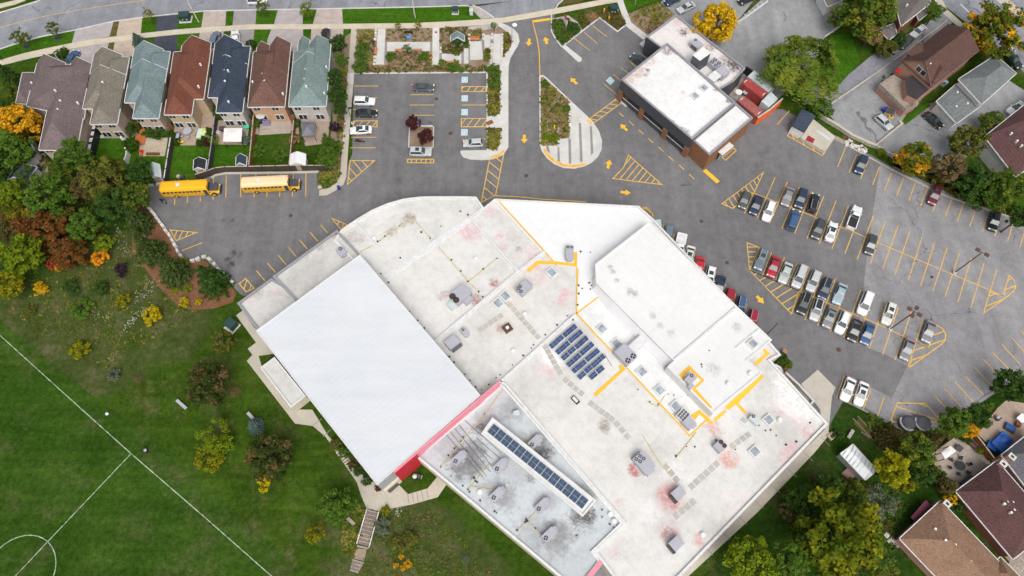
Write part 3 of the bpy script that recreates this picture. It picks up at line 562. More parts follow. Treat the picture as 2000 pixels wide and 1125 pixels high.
PK, RD, DK, BR = (.65, .40, .41), (.34, .11, .11), (.16, .15, .15), (.30, .24, .20)
blob_roof('roof_main', (.665, .655, .63), (.55, .535, .505), [
    (920, 452, 3.4, PK, .75), (958, 415, 2.2, PK, .4), (952, 402, 1.5, PK, .5), (975, 462, 1.4, PK, .7), (985, 482, 1.6, PK, .7), (1000, 500, 1.2, PK, .6), (1038, 495, 2.4, PK, .6), (1106, 573, 1.9, PK, .8), (1097, 588, 1.6, PK, .8), (1043, 533, 3.2, PK, .6), (1068, 722, 2.8, PK, .6), (1078, 700, 2.4, (.85, .84, .84), .8),
    (966, 553, 1.1, RD, .9), (928, 585, 1.4, RD, .7), (865, 577, 1.2, RD, .6), (977, 641, .9, RD, .9), (1530, 795, 3.0, PK, .8), (1553, 822, 2.0, PK, .7), (1578, 840, 2.6, PK, .75), (1538, 888, 2.6, PK, .75), (1550, 868, 1.5, PK, .6), (1307, 975, 2.6, (.55, .22, .22), .8), (1312, 952, 1.5, (.55, .2, .2), .7), (1303, 1042, 1.5, RD, .75), (1292, 1030, 1.6, PK, .6), (1318, 1035, 1.8, PK, .5),
    (1422, 897, 1.9, (.62, .25, .2), .7), (1394, 836, 1.5, (.6, .25, .25), .7), (1234, 915, 1.0, (.4, .12, .12), .85), (1240, 924, .9, (.45, .15, .15), .85), (1200, 1080, 1.3, PK, .6), (1207, 983, 1.1, PK, .55), (1440, 990, 4.5, (.80, .72, .72), .5), (1366, 1054, 1.2, (.6, .3, .3), .7), (1272, 1000, 2.6, (.80, .79, .79), .5), (1320, 925, 3.2, (.79, .78, .78), .5),
    (767, 452, 1.5, BR, .7), (800, 427, 1.6, BR, .8), (786, 440, .9, BR, .7), (683, 463, 2.0, (.45, .40, .37), .8), (705, 467, 1.6, (.42, .37, .35), .7), (1000, 460, 1.4, (.5, .44, .4), .5), (1012, 487, .8, DK, .5), (1181, 832, 1.3, BR, .8), (1010, 560, 5, (.62, .57, .5), .4), (1000, 620, 6, (.63, .58, .5), .4), (1560, 770, 6, (.86, .86, .85), .7)], 5, tint=(.62, .59, .53))
blob_roof('roof_annex', (.58, .57, .545), (.43, .415, .39), [(655, 460, 1.3, (.16, .06, .05), .9), (644, 472, 1.5, (.55, .42, .40), .7), (625, 484, 1.1, BR, .7), (600, 502, .9, BR, .5), (585, 510, .9, BR, .5), (500, 573, 1.6, BR, .5), (487, 586, 1.5, PK, .4), (540, 571, 1.1, PK, .5), (545, 725, 1.7, (.36, .35, .34), .8), (556, 735, 1.4, (.4, .39, .38), .7), (573, 753, .8, (.36, .34, .32), .8), (546, 718, 1.0, DK, .4)], 4.5, tint=(.5, .47, .42))
blob_roof('roof_grey', (.53, .565, .585), (.46, .485, .50), [(919, 900, 3.0, DK, .55), (905, 912, 2.3, DK, .55), (925, 880, 2.4, DK, .4), (880, 865, 3.2, DK, .25), (1055, 872, 2.2, DK, .75), (1058, 889, 1.3, (.06, .06, .06), .9), (936, 839, 1.3, DK, .7), (950, 826, 2.6, DK, .3), (1030, 862, 1.8, (.35, .36, .28), .6), (1141, 1012, 2.0, (.10, .09, .085), .9), (1150, 1004, 1.4, (.10, .09, .085), .85), (1128, 1008, 1.5, DK, .6), (1143, 965, 2.0, DK, .5),
    (986, 973, 2.0, DK, .45), (1086, 1056, 2.8, DK, .45), (1100, 1040, 2.0, DK, .3), (1045, 1040, 3.0, DK, .3), (1010, 915, 3.0, DK, .2), (1036, 935, .9, DK, .6), (1000, 800, 2.2, DK, .35), (965, 960, 2.6, DK, .25), (1075, 975, 2, DK, .25)], 4.9, streak=1)
blob_roof('roof_white', (.745, .745, .735), (.69, .69, .675), [(1112, 510, 1.6, (.6, .5, .47), .6), (1133, 511, 1.5, (.66, .45, .45), .6), (1235, 570, .9, DK, .6), (1225, 562, .7, DK, .6), (1213, 590, 1.0, (.6, .35, .35), .5), (1165, 535, .6, RD, .6), (1400, 640, 6, (.74, .72, .66), .5), (1300, 540, 8, (.76, .75, .71), .5), (1250, 620, 6, (.75, .73, .68), .5)], 5.3, tint=(.73, .72, .68))
blob_roof('roof_plain', (.745, .745, .75), (.725, .725, .725), [], 5.04, clean=True)
blob_roof('roof_smooth', (.705, .703, .692), (.685, .68, .668), [(1230, 569, 1.0, (.3, .28, .25), .8), (1240, 574, .8, (.3, .28, .25), .8), (1192, 522, .6, DK, .6), (1197, 530, .6, DK, .5), (1205, 548, .6, DK, .5), (1290, 636, .8, (.45, .42, .38), .7), (1275, 616, .7, (.45, .42, .38), .7), (1310, 650, .9, (.45, .42, .38), .6), (1440, 640, 1.0, DK, .4), (1393, 720, 1.4, (.4, .39, .37), .7)], 7.6, tint=(.68, .675, .65), clean=True)
blob_roof('roof_shop', (.755, .75, .745), (.71, .70, .69), [(1225, 155, 2.6, (.52, .36, .31), .8), (1245, 138, 2.6, (.52, .38, .33), .8), (1268, 118, 2.0, (.55, .4, .36), .7), (1300, 98, 1.6, (.25, .18, .17), .8), (1318, 98, 1.4, (.1, .08, .08), .7), (1335, 262, 1.6, (.06, .06, .06), .8), (1325, 252, 1.2, (.1, .1, .1), .7), (1310, 238, .9, (.2, .2, .2), .6), (1425, 196, 1.1, DK, .8), (1400, 172, 1.2, DK, .7), (1333, 181, .8, PK, .6), (1266, 137, .6, DK, .8), (1260, 146, .6, DK, .8)], 6, tint=(.74, .70, .68))
blob_roof('roof_shop_back', (.70, .665, .645), (.58, .53, .505), [(1334, 62, 1.3, (.16, .08, .06), .9), (1325, 43, 1.8, (.6, .45, .44), .7), (1350, 55, 1.8, (.25, .2, .18), .7), (1390, 88, 1.8, (.2, .12, .08), .8), (1425, 118, 2.0, (.08, .07, .07), .9), (1436, 128, 2.0, (.08, .07, .07), .9), (1415, 110, 1.4, (.5, .38, .36), .8), (1380, 70, 2.5, (.6, .47, .45), .7)], 5, tint=(.55, .46, .43))
t_ = NT('roof_ribbed'); co_ = t_.pos()
a_, b_ = G(703, 497, 8), G(938.6, 772, 8); ang_ = math.atan2(b_.y - a_.y, b_.x - a_.x)
mp_ = t_.n('Mapping', vector_type='POINT'); mp_.inputs['Rotation'].default_value = (0, 0, -ang_); t_.l(co_, mp_.inputs[0])
sx_ = t_.n('SeparateXYZ'); t_.l(mp_.outputs[0], sx_.inputs[0])
rib = t_.math('POWER', t_.math('ABSOLUTE', t_.math('SINE', t_.math('MULTIPLY', sx_.outputs['X'], 3.4))), 10.0)
c_ = t_.ramp(t_.noise(co_, .05, 6, .7), [(.35, (.575, .60, .63)), (.65, (.63, .65, .675))]); c_ = t_.mix(1, c_, t_.ramp(t_.noise(co_, .5, 5, .7, (.15, 1, 1), ang_), [(.3, .95), (.6, 1.03)]), 'MULTIPLY')
c_ = t_.mix(t_.math('MULTIPLY', rib, .13), c_, (.74, .76, .785)); t_.bump(rib, .12, .04); t_.out(c_, .5, spec=.3)
school = thing('school_building', 'sprawling flat-roofed school with white and grey roofs beside the curved asphalt lot', 'school', G(1100, 700, 0))
def roofblock(parent, pts, z, zb, wm, rm, ph=.35, pw=.4, cap='trim_white', rl=None, rname='flat_roof'):
    o = [(q.x, q.y) for q in px(pts, z + ph)]; o = ccw(o); i = inset(o, pw); n = len(o)
    mb = MB()
    for k in range(n):
        a, b = o[k], o[(k + 1) % n]; mb.face([(*a, zb), (*b, zb), (*b, z + ph), (*a, z + ph)], wm)
    mb.build('wall', parent)
    mb = MB()
    for k in range(n):
        a, b, c, d = o[k], o[(k + 1) % n], i[(k + 1) % n], i[k]
        mb.face([(*a, z + ph + .03), (*b, z + ph + .03), (*c, z + ph + .03), (*d, z + ph + .03)], cap)
        mb.face([(*d, z + ph + .03), (*c, z + ph + .03), (*c, z - .05), (*d, z - .05)], cap)
        e = inset(o, -.04); mb.face([(*e[k], z + ph - .12), (*e[(k + 1) % n], z + ph - .12), (*b, z + ph + .03), (*a, z + ph + .03)], cap)
    mb.build('parapet', parent)
    r = MB().flat(i, z, rm).build(rname, parent)
    if rl: r['label'] = rl
    return r
roofblock(school, pairs('945,405 930,384 900,383.3 870,383.4 845,383.4 820,384 788,388 756,397 726,410 696,428 678,440 664,451 652,470 690,510 925,790 978,748 985,752 1218,1022 1160,1078 1174,1095 1215,1150 1262,1190 1330,1125 1618,828 1506,704 1526,693 1505,669 1440,600 1277,428 1248,402 966,388'), 5, 0, 'block_beige', 'roof_main', rl='weathered white membrane roof with pink stains')
roofblock(school, pairs('978,749 938,790 811,891 1090,1125 1128,1158 1150,1127 1174,1096 1160,1078 1218,1022 985,754'), 4.95, 0, 'block_beige', 'roof_grey', rl='pale grey roof with dark smudges')
roofblock(school, pairs('703,497 938.6,772 736.5,947.6 499.6,646'), 7.9, 0, 'clad_grey', 'roof_ribbed', ph=.06, pw=.15, rl='large ribbed white metal roof')
roofblock(school, pairs('532,540 658,449 698,491 720,520 595,605'), 5.06, 0, 'clad_grey', 'roof_annex', cap='trim_grey'); roofblock(school, pairs('463,592 530,543 560,560 605,615 510,655'), 4.4, 0, 'clad_grey', 'roof_annex', cap='trim_grey')
roofblock(school, pairs('508,718 536,697 597,773 568,796'), 3.0, 0, 'block_beige', 'roof_annex', ph=.2, pw=.25); roofblock(school, pairs('1268,433 1508,664 1461,704 1490,728 1393,808 1303,716 1316,704 1199,588 1164,552 1162,516'), 7.6, 4.9, 'siding_white', 'roof_smooth', ph=.1, pw=.3, cap='roof_smooth', rl='smooth bright white upper roof')
g_ = lambda l, z: [(q.x, q.y) for q in px(pairs(l), z)]
MB().flat(g_('968,389 1247,402.5 1276,429 1250,460 1161,530 1158,556 1178,574 1127,612 1128,521 1088,519', 5.04), 5.04, 'roof_plain').build('flat_roof', school)
MB().flat(g_('1127,613 1178,574 1330,690 1393,806 1384,816 1347,850', 5.03), 5.03, 'roof_white').build('flat_roof', school)
# fin wall between gymnasium and grey roof
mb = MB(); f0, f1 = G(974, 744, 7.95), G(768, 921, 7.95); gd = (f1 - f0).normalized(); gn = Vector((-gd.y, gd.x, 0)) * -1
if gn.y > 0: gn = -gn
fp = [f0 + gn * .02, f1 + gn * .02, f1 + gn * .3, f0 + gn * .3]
mb.prism([(q.x, q.y) for q in fp], 4.9, 8.05, 'clad_pink'); mb.build('parapet_wall', school)['label'] = 'long pink parapet wall'  # pink cladding above grey roof level, red cladding at the open end
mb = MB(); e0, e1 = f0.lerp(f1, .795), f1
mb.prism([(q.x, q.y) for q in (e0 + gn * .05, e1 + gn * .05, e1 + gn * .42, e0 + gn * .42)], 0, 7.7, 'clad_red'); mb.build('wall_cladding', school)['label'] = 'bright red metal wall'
mb = MB(); h0, h1 = f1, G(737.5, 947, 7.9)
mb.prism([(q.x, q.y) for q in (h0 + gn * .02, h1 + gn * .02, h1 + gn * .12, h0 + gn * .12)], 3.2, 7.7, 'clad_grey'); mb.prism([(q.x, q.y) for q in (h0 + gn * .02, h1 + gn * .02, h1 + gn * .5, h0 + gn * .5)], 0, 3.2, 'block_beige'); mb.build('wall_cladding', school)
q0 = h0.lerp(h1, .55) + gn * .56; MB().box((q0.x, q0.y, 1.1), (2.0, .12, 2.2), 'clad_dark', math.atan2(gd.y, gd.x)).build('door', school)
# annex lower wall, east canopy, raised joints, courtyard
mb = MB()
for l, wd, z0, z1, m in (('918,426.5 752,542', 1.1, 5.0, 5.16, 'siding_white'), ('945,405 918,426', .5, 5, 5.4, 'trim_white'), ('918,426 1012,530', .35, 5, 5.35, 'siding_white'), ('1064,490 1012,530 848,667', .45, 5, 5.38, 'siding_white'), ('1124,614 978,745', .45, 5, 5.38, 'siding_white'), ('693,434 733,479', .4, 5, 5.3, 'siding_white'), ('966,389 1060,493', .45, 5.0, 5.25, 'siding_white'), ('1438,600 1316,704', .4, 7.6, 7.85, 'siding_white'), ('1437,680 1484,641', .3, 7.6, 7.75, 'siding_white'), ('1418,800 1455,830', .3, 5, 5.2, 'siding_white')):
    MB().strip(g_(l, z1), wd, z0, z1, m).build('expansion_joint', school)
yl = MB()
for l, z in (('1028,528 1049,509 1080,510 1121,514 1121,492 1127.6,492 1127,521 1080,516 1052,516 1033,531', 5.05), ('1208,715 1213,712 1222,721 1164,775 1158,770 1211,723', 5.05), ('1326,732 1346,713 1376,743 1359,759 1391,795 1386,799 1351,760 1369,743 1348,723 1336,733 1345,747 1341,750', 7.62), ('1489,731 1492,736 1442,787 1459,805 1455,809 1437,790 1423,801 1416,794', 5.03), ('1415,801 1419,805 1398,823 1393,818', 5.03), ('1349,811 1366,800 1383,815 1393,826 1388,830 1378,820 1366,809 1358,820 1352,815', 5.06), ('1493,680 1504,690 1477,715 1472,710 1494,691 1490,684', 5.03)): yl.flat(g_(l, z), z, 'paint_arrow')
for l in ('970,388.5 1064,491 1088,519', '1127,522 1126,612 1347,851 1384,816', '1126,612 1178,573'): yl.strip(g_(l, 5.07), .28, 5.07, 5.07, 'paint_arrow')
yl.build('roof_walkway', school)['label'] = 'orange painted walkway lines on the roof'
def pave(l, z=5.03, s=.95):
    pv = MB()
    q = px(pairs(l), z)
    for a, b in zip(q, q[1:]):
        n = max(1, int((b - a).length / (s * 1.08))); an = math.atan2(b.y - a.y, b.x - a.x)
        for k in range(n):
            if rnd.random() < .98:
                c = a.lerp(b, (k + .5) / n); pv.box((c.x, c.y, z - .01), (s, s, .03), 'roof_paver', an)
    pv.build('paver_path', school)
plain('roof_paver', (.46, .435, .395), .9, .15, .7)
for l in ('1000,600 1054,662', '1062,672 1096,732', '1100,738 1140,772', '1150,785 1200,822 1230,858', '1296,906 1326,942', '934,646 982,614', '1346,954 1404,902', '1426,874 1466,846', '1316,1012 1358,976', '1446,815 1458,828', '985,585 1000,600'): pave(l)
# pipework and little supports on the roof
for l, z in (('735,474 805,425', 5.15), ('805,425 842,466', 5.15), ('856,482 915,550 935,570', 5.15), ('915,550 972,504', 5.15), ('703,492 733,476', 5.15), ('534,538 574,583', 5.15), ('985,757 945,812 860,912', 5.1), ('971,958 920,950', 5.1), ('958,905 915,955', 5.1), ('1046,1000 1012,1036', 5.1), ('1028,1018 1058,1046', 5.1), ('1130,525 1125,600', 5.15), ('1300,770 1285,795 1265,785', 5.15), ('1255,850 1290,905 1310,930', 5.15), ('1360,845 1320,895', 5.15)): MB().strip(g_(l, z), .11, z - .05, z, 'pipe_yellow').build('gas_pipe', school)
for l in ('902,816 980,886', '892,824 960,910', '884,832 958,922', '875,838 950,930', '868,845 945,934', '930,855 985,903', '920,860 960,896', '1195,715 1180,690'): MB().strip(g_(l, 5.1), .06, 5.04, 5.1, 'unit_dark').build('conduit', school)
SUP = pairs('738,472 743,470 729,476 752,462 780,442 840,466 861,442 882,508 900,530 914,550 944,526 971,505 935,570 943,580 782,504 744,535 759,552 823,454 899,413 914,420 800,608 816,626 829,641 878,697 887,708 908,731 918,743 929,756 941,761 955,751 969,738 977,732 1001,713 1022,695 1038,680 1042,674 1065,654 1088,635 1108,617 1113,621 1119,625 1130,558 1130,574 1128,596 1137,564 1153,565 1155,558 1151,553 1134,492 1153,493 946,809 905,854 900,862 888,876 876,890 861,912 881,930 904,949 914,956 917,961 926,934 929,940 932,942 938,978 966,999 970,1002 1028,1015 1026,1020 1030,1018 1010,1036 1046,1032 1176,996 1176,1010 1191,1024 1198,1030 1206,1026 1126,1046 1246,761 1269,785 1285,790 1305,770 1316,772 1343,772 1357,873 1341,872 1320,891 1398,860 1436,878 1482,831 1495,841 1505,840 1516,851 1535,869 1555,863 1582,826 1370,712 1371,717 1385,685 1404,668 1422,652 1440,636 1372,732 1450,760 1479,762 1255,955 1246,950 1211,925 1263,970')
sb = MB().box((0, 0, .12), (.34, .3, .24), 'steel_dark'); sm_ = sb.mesh('pipe_support'); so_ = Vector(school['_o'])
for i, (x_, y_) in enumerate(SUP[:98]):
    z_ = 7.6 if (x_ > 1300 and 630 < y_ < 740 and y_ < .85 * x_ - 440) else 5.0
    p = G(x_, y_, z_); o = bpy.data.objects.new('pipe_support', sm_); COL.objects.link(o); o.parent = school; o.location = p - so_; o.rotation_euler = (0, 0, .7); o.scale = [.55 + .4 * rnd.random()] * 3
def fbox(pt, z, L, Wd, Hh, m, d, name, parent, mt=None):
    c = G(pt[0], pt[1], z + Hh); v = G(pt[0] + d[0], pt[1] + d[1], z + Hh) - c; an = math.atan2(v.y, v.x)
    mb = MB(); mb.box((c.x, c.y, z + Hh / 2), (L, Wd, Hh), m, an)
    if mt: mb.box((c.x, c.y, z + Hh + .03), (L * .72, Wd * .72, .06), mt, an)
    return mb.build(name, parent)
for x_, y_, z_ in ((987, 578, 5), (973, 592, 5), (1077.5, 532, 5), (1176, 642, 5.03), (1204, 671, 5.03), (1254, 726, 5.03), (1289, 762, 5.03), (1320, 793, 5.03), (1471, 671, 7.6), (1502, 820, 5), (1475, 882, 5)): fbox((x_, y_), z_, 1.7, 1.7 if y_ > 600 else 2.0, .35, 'trim_white', (1, -.85), 'skylight', school, 'glass_skylight')
rv = MB()
for x_, y_, z_ in ((731, 467, 5), (930, 506, 5), (1025, 614, 5), (1002, 686, 5), (937, 961, 4.95), (1192, 1004, 4.95), (1199, 1018, 4.95), (1296, 705, 5.03), (1465, 730, 7.6), (1422, 750, 7.6), (1522, 820, 5), (1372, 1044, 5)):
    p = G(x_, y_, z_); o = MB().cyl(p, p + Vector((0, 0, .3)), .45, 'siding_white', 12).cyl(p + Vector((0, 0, .3)), p + Vector((0, 0, .5)), .28, 'unit_white', 12).build('roof_vent', school)
# linear monitor with the sloping solar roof
mo = px(pairs('962,818 1162,978 1138,1007 942,847'), 6.5); mq = [(q.x, q.y) for q in mo]
mm = MB().prism(mq, 4.9, 6.5, 'siding_white', 'roof_shop'); mm.strip(mq[:2] + mq[2:], .3, 6.5, 6.75, 'trim_white', closed=True); mm.build('clerestory_roof', school)
mb = MB(); u_, l_ = px(pairs('1162,541 1166,555 1200,591 1317,704'), 7.3), px(pairs('1156,549 1157,565 1187,605 1297,716'), 5.15); k_ = [Vector((p.x, p.y, 4.9)) for p in l_]
for a in range(3): mb.face([u_[a], u_[a + 1], l_[a + 1], l_[a]][::-1], 'roof_plain'); mb.face([l_[a], l_[a + 1], k_[a + 1], k_[a]], 'roof_plain')
mb.build('sloped_eave', school)['label'] = 'long sloping white strip along the upper roof'
# courtyard notch in the south
MB().flat(g_('1152,1125 1175,1097 1205,1135 1180,1160', .1), .1, 'concrete_grey').build('courtyard_floor', school)
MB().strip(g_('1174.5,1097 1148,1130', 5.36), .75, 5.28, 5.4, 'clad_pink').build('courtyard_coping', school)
MB().strip(g_('1176,1100 1153,1130', 3.2), .2, .1, 3.2, 'blue_bright').build('courtyard_wall', school)
# ---------------------------------------------------------------- brick commercial building
shop = thing('commercial_building', 'single storey brick shop with dark ribbed fascia and white roof in the upper lot', 'shop', G(1340, 240, 0))
roofblock(shop, pairs('1213,155 1303,83 1437,200 1352,272'), 6, 3.3, 'clad_dark', 'roof_shop', ph=.45, pw=.35, cap='trim_grey'); roofblock(shop, pairs('1353,273 1386,303 1471,230 1438,201'), 4.9, 0, 'brick_orange', 'roof_shop', ph=.35, pw=.35, cap='trim_grey')
roofblock(shop, pairs('1262,71 1321,28 1456,133 1434,158 1400,178 1300,100'), 4.9, 0, 'clad_dark', 'roof_shop_back', ph=.4, pw=.35, cap='trim_grey')
lo = inset(g_('1213,155 1303,83 1437,200 1352,272', 6.45), .5); MB().prism(lo, 0, 3.3, 'brick_orange').build('wall', shop)
A_, D_ = Vector((*g_('1213,155', 6.45)[0], 0)), Vector((*g_('1352,272', 6.45)[0], 0)); dv = (D_ - A_); dl = dv.length; du = dv / dl; dn = Vector((du.y, -du.x, 0)); dn = dn if dn.x < 0 else -dn; an_ = math.atan2(du.y, du.x)
for t0, t1 in ((.06, .31), (.37, .65), (.71, .95)):
    c = A_ + dv * (t0 + t1) / 2 - dn * .42; L_ = (t1 - t0) * dl
    wn = MB().box((c.x, c.y, 1.65), (L_, .12, 2.9), 'clad_dark', an_).build('shop_window', shop)
    MB().box((c.x + dn.x * .08, c.y + dn.y * .08, 2.3), (L_ - .3, .06, 1.3), 'glass_shop', an_).build('pane', wn); MB().box((c.x + dn.x * .1, c.y + dn.y * .1, 1.55), (L_, .12, .14), 'trim_white', an_).build('sill', wn)
for t_0 in (.025, .34, .68, .975):
    c = A_ + dv * t_0 - dn * .2; MB().box((c.x, c.y, 1.65), (dl * .055, .62, 3.3), 'brick_orange', an_).build('pier', shop)
c = G(1222, 197, .1); MB().box((c.x, c.y, .09), (2.4, 2.4, .18), 'concrete_light', an_).build('entrance_step', shop)
pt_ = px(pairs('1353,108 1373,91 1388,104 1367,119'), 8.6); MB().prism([(q.x, q.y) for q in pt_], 4.9, 8.6, 'clad_dark', 'roof_shop').build('stair_tower', shop)
c = G(1418, 290, 3); v_ = G(1430, 280, 3) - c; MB().box((c.x, c.y, 2.9), (3.6, 1.3, .12), 'trim_white', math.atan2(v_.y, v_.x)).build('door_awning', shop)
c = G(1411, 301, 1.1); MB().box((c.x, c.y, 1.1), (2.4, .2, 2.2), 'trim_grey', math.atan2(v_.y, v_.x)).build('door', shop)
MB().flat(g_('1262,71 1300,100 1280,118 1250,82', 3.0), 3.0, 'clad_grey').build('canopy', shop) if 0 else slab('door_step', pairs('1249,85 1258,78 1283,98 1274,107'), .2, 'concrete_light')
for x_, y_ in ((1376, 171), (1358, 187)): fbox((x_, y_), 6, 1.6, 1.6, .4, 'trim_white', (1, .8), 'skylight', shop, 'glass_skylight')
# ---------------------------------------------------------------- houses
def hblock(wb, rb, gb, q, ze, zr, hf, hr, ov=.35, z0=0, rm='', wm='', tr='trim_white'):
    """q: world corners front-left, front-right, rear-right, rear-left; ridge runs front to rear"""
    a, b, c, d = [Vector((p[0], p[1], ze)) for p in q]
    m0, m1 = (a + b) / 2, (c + d) / 2; ax = m1 - m0
    if ax.dot(Vector((0, 0, 1))) == 0: pass
    r0 = m0 + ax * hf; r1 = m1 - ax * hr; r0.z = r1.z = zr
    for f in ((a, r0, r1, d), (b, c, r1, r0)): rb.face(f if (f[1] - f[0]).cross(f[2] - f[0]).z > 0 else f[::-1], rm)
    for tri_, h in (((a, b, r0), hf), ((c, d, r1), hr)):
        if h > 0: rb.face(tri_ if (tri_[1] - tri_[0]).cross(tri_[2] - tri_[0]).z > 0 else tri_[::-1], rm)
    dn_ = Vector((0, 0, -.2)); ed = [(b, c), (d, a)]
    if hf > 0: ed.append((a, b))
    else: ed += [(a, r0), (r0, b)]
    if hr > 0: ed.append((c, d))
    else: ed += [(c, r1), (r1, d)]
    for e, f in ed:
        rb.face([e, f, f + dn_, e + dn_], rm)
        u = (f - e).normalized(); n = Vector((-u.y, u.x, 0)); k = e.lerp(f, .5) - (m0 + m1) / 2
        if n.dot(k) < 0: n = -n
        o = n.normalized() * .13; up = Vector((0, 0, .03))
        gb.face([e + up, f + up, f + o + up, e + o + up], tr); gb.face([e + o + up, f + o + up, f + o + dn_, e + o + dn_], tr); gb.face([e + dn_, f + dn_, f + o + dn_, e + o + dn_], tr)
    for lo_ in ([a, b, c, d],): rb.face([p + dn_ for p in lo_], rm)
    w_ = inset([(p.x, p.y) for p in (a, b, c, d)], ov); wb.prism(w_, z0, ze - .1, wm)
    for (p, q2, r, h) in ((a, b, r0, hf), (c, d, r1, hr)):
        if h == 0:
            t = Vector(((p + q2) / 2 - (m0 + m1) / 2)); t.z = 0; t = -t.normalized() * ov; wb.face([p.lerp(q2, .04) + t, p.lerp(q2, .96) + t, r + t - Vector((0, 0, .1))], wm)
def bil(Q, u, v):
    f = Vector(Q[0]).lerp(Vector(Q[1]), u); r = Vector(Q[3]).lerp(Vector(Q[2]), u); return f.lerp(r, v)
def windows(parent, a, b, specs, wm='trim_white'):
    """specs: (t along a->b, z centre, width, height), on the outside of wall a->b"""
    a, b = Vector((a[0], a[1], 0)), Vector((b[0], b[1], 0)); u = (b - a).normalized(); n = Vector((u.y, -u.x, 0)); an = math.atan2(u.y, u.x)
    for t, z, ww, hh in specs:
        c = a.lerp(b, t) + n * .03; f = MB().box((c.x, c.y, z), (ww, .1, hh), wm, an).build('window', parent)
        for s in (-1, 1):
            e = c + u * s * ww * .24 + n * .05; MB().box((e.x, e.y, z), (ww * .4, .05, hh * .84), 'glass_house', an).build('pane', f)
def house(label, Q, z, blocks, roof, wall, name='house', rear=None, vents=(), chim=None, z0=0, tr='trim_white', group=None, quads=(), front=False):
    Qw = px(Q, z); ctr = sum(Qw, Vector()) / 4; ctr.z = 0
    h = thing(name, label, 'house', ctr, group=group); wb, rb, gb = MB(), MB(), MB(); rm = 'shingles_' + roof
    for u0, u1, v0, v1, ze, zr, hf, hr in blocks: hblock(wb, rb, gb, [bil(Qw, u0, v0), bil(Qw, u1, v0), bil(Qw, u1, v1), bil(Qw, u0, v1)], ze, zr, hf, hr, rm=rm, wm=wall, tr=tr)
    for qp, ze, zr, hf, hr in quads: hblock(wb, rb, gb, px(qp, ze), ze, zr, hf, hr, rm=rm, wm=wall, tr=tr)
    wb.build('wall', h); ro = rb.build('roof', h); gb.build('gutter', h)
    for x_, y_, zz in vents:
        p = G(x_, y_, zz); MB().cyl(p - Vector((0, 0, .5)), p + Vector((0, 0, .12)), .2, 'unit_white', 8).build('roof_vent', h)
    if chim:
        p = G(chim[0], chim[1], chim[2]); k = MB().box((p.x, p.y, chim[2] / 2), (.8, 1.0, chim[2]), 'brick_rose', .7).build('chimney', h); MB().box((p.x, p.y, chim[2] + .05), (.95, 1.15, .1), 'concrete_light', .7).box((p.x, p.y, chim[2] + .11), (.4, .5, .04), 'steel_dark', .7).build('cap', k)
    if rear:
        u0, u1, v, sp = rear; a, b = bil(Qw, u0, v), bil(Qw, u1, v); dd = (Vector(a) - Vector(bil(Qw, u0, v - .1))).normalized() * -.35; windows(h, a + dd, b + dd, sp)
    if front:
        a, b = bil(Qw, .1, 0), bil(Qw, .6, 0); c = (a + b) / 2; di = (bil(Qw, .35, .5) - c).normalized() * .3; MB().box((c.x + di.x, c.y + di.y, 1.15), ((b - a).length * .8, .12, 2.3), 'garage_door', math.atan2(b.y - a.y, b.x - a.x)).build('garage_door', h)
    return h
GR = 'row houses backing on the school lot'; Z = 5.3
RW = ((.2, 4.3, 1.5, 1.1), (.7, 4.3, 1.5, 1.1), (.25, 1.5, 1.9, 1.6), (.72, 1.5, 1.9, 1.6))
stepL = lambda g, rz=8.3: [(0, 1, .30, .785, Z, rz, 0, .25), (g, 1, .5, 1, Z, rz - .25, .1, .22), (0, .8, 0, .5, Z, rz - .6, 0, .1), (.35, 1, .03, .5, Z - .02, rz - 1.0, .3, .1)]
house('taupe shingle row house between the purple roof and a teal roof', pairs('184,106 253,108 229,242 155.3,243'), Z, stepL(.28), 'taupe', 'brick_beige', rear=(.28, 1, 1, RW), vents=((192, 176, 7.2), (198, 217, 6.9), (200, 160, 8)), group=GR, front=True)
house('teal shingle row house with a stepped back, beside the red-brown roof', pairs('263,94 333,97 310,231 237.5,231'), Z, stepL(.3), 'teal', 'brick_beige', rear=(.3, 1, 1, RW), vents=((281, 206, 6.8), (274, 153, 7.4), (276, 138, 7.6)), group=GR, front=True)
house('red-brown shingle row house with tan walls and its patio table behind', pairs('341,92 413,86 393,224 321,224'), Z, [(0, 1, .08, .785, Z, 8.4, .3, .25), (0, .74, .4, 1, Z, 8.0, .1, .25), (.2, .98, -.02, .45, Z - .02, 7.9, 0, .1)], 'red', 'brick_tan', rear=(0, .74, 1, RW), vents=((357, 141, 8), (387, 168, 7), (344, 187, 6.9), (391, 125, 6.6)), group=GR, front=True)
house('navy shingle row house with pale brick walls behind the white canopy', pairs('420,87 489,88 473.5,220 402.3,220'), Z, stepL(.28, 8.2)[0:2] + [(0, .78, -.02, .5, Z, 7.9, 0, .1), (.3, 1, .02, .6, Z - .02, 7.6, .3, .1)], 'navy', 'brick_pale', rear=(.28, 1, 1, RW), vents=((435, 110, 7.6), (447, 110, 7.6), (437, 137, 8), (445, 137, 8), (439, 158, 7.9), (446, 198, 7.2)), group=GR, front=True)
house('brown shingle row house with peach brick rear wall and flagstone yard', pairs('496,96 568,86 556,208 484,209'), Z, [(0, 1, .05, 1, Z, 8.5, .28, .30), (.42, 1, -.02, .5, Z - .02, 7.8, 0, .1), (.08, .42, -.03, .3, Z - .04, 6.8, 0, .1)], 'brown', 'brick_peach', rear=(0, 1, 1, RW), vents=((515, 126, 7.8), (513, 144, 8), (516, 157, 8.2), (552, 182, 6.3), (493, 159, 6.3)), group=GR, front=True)
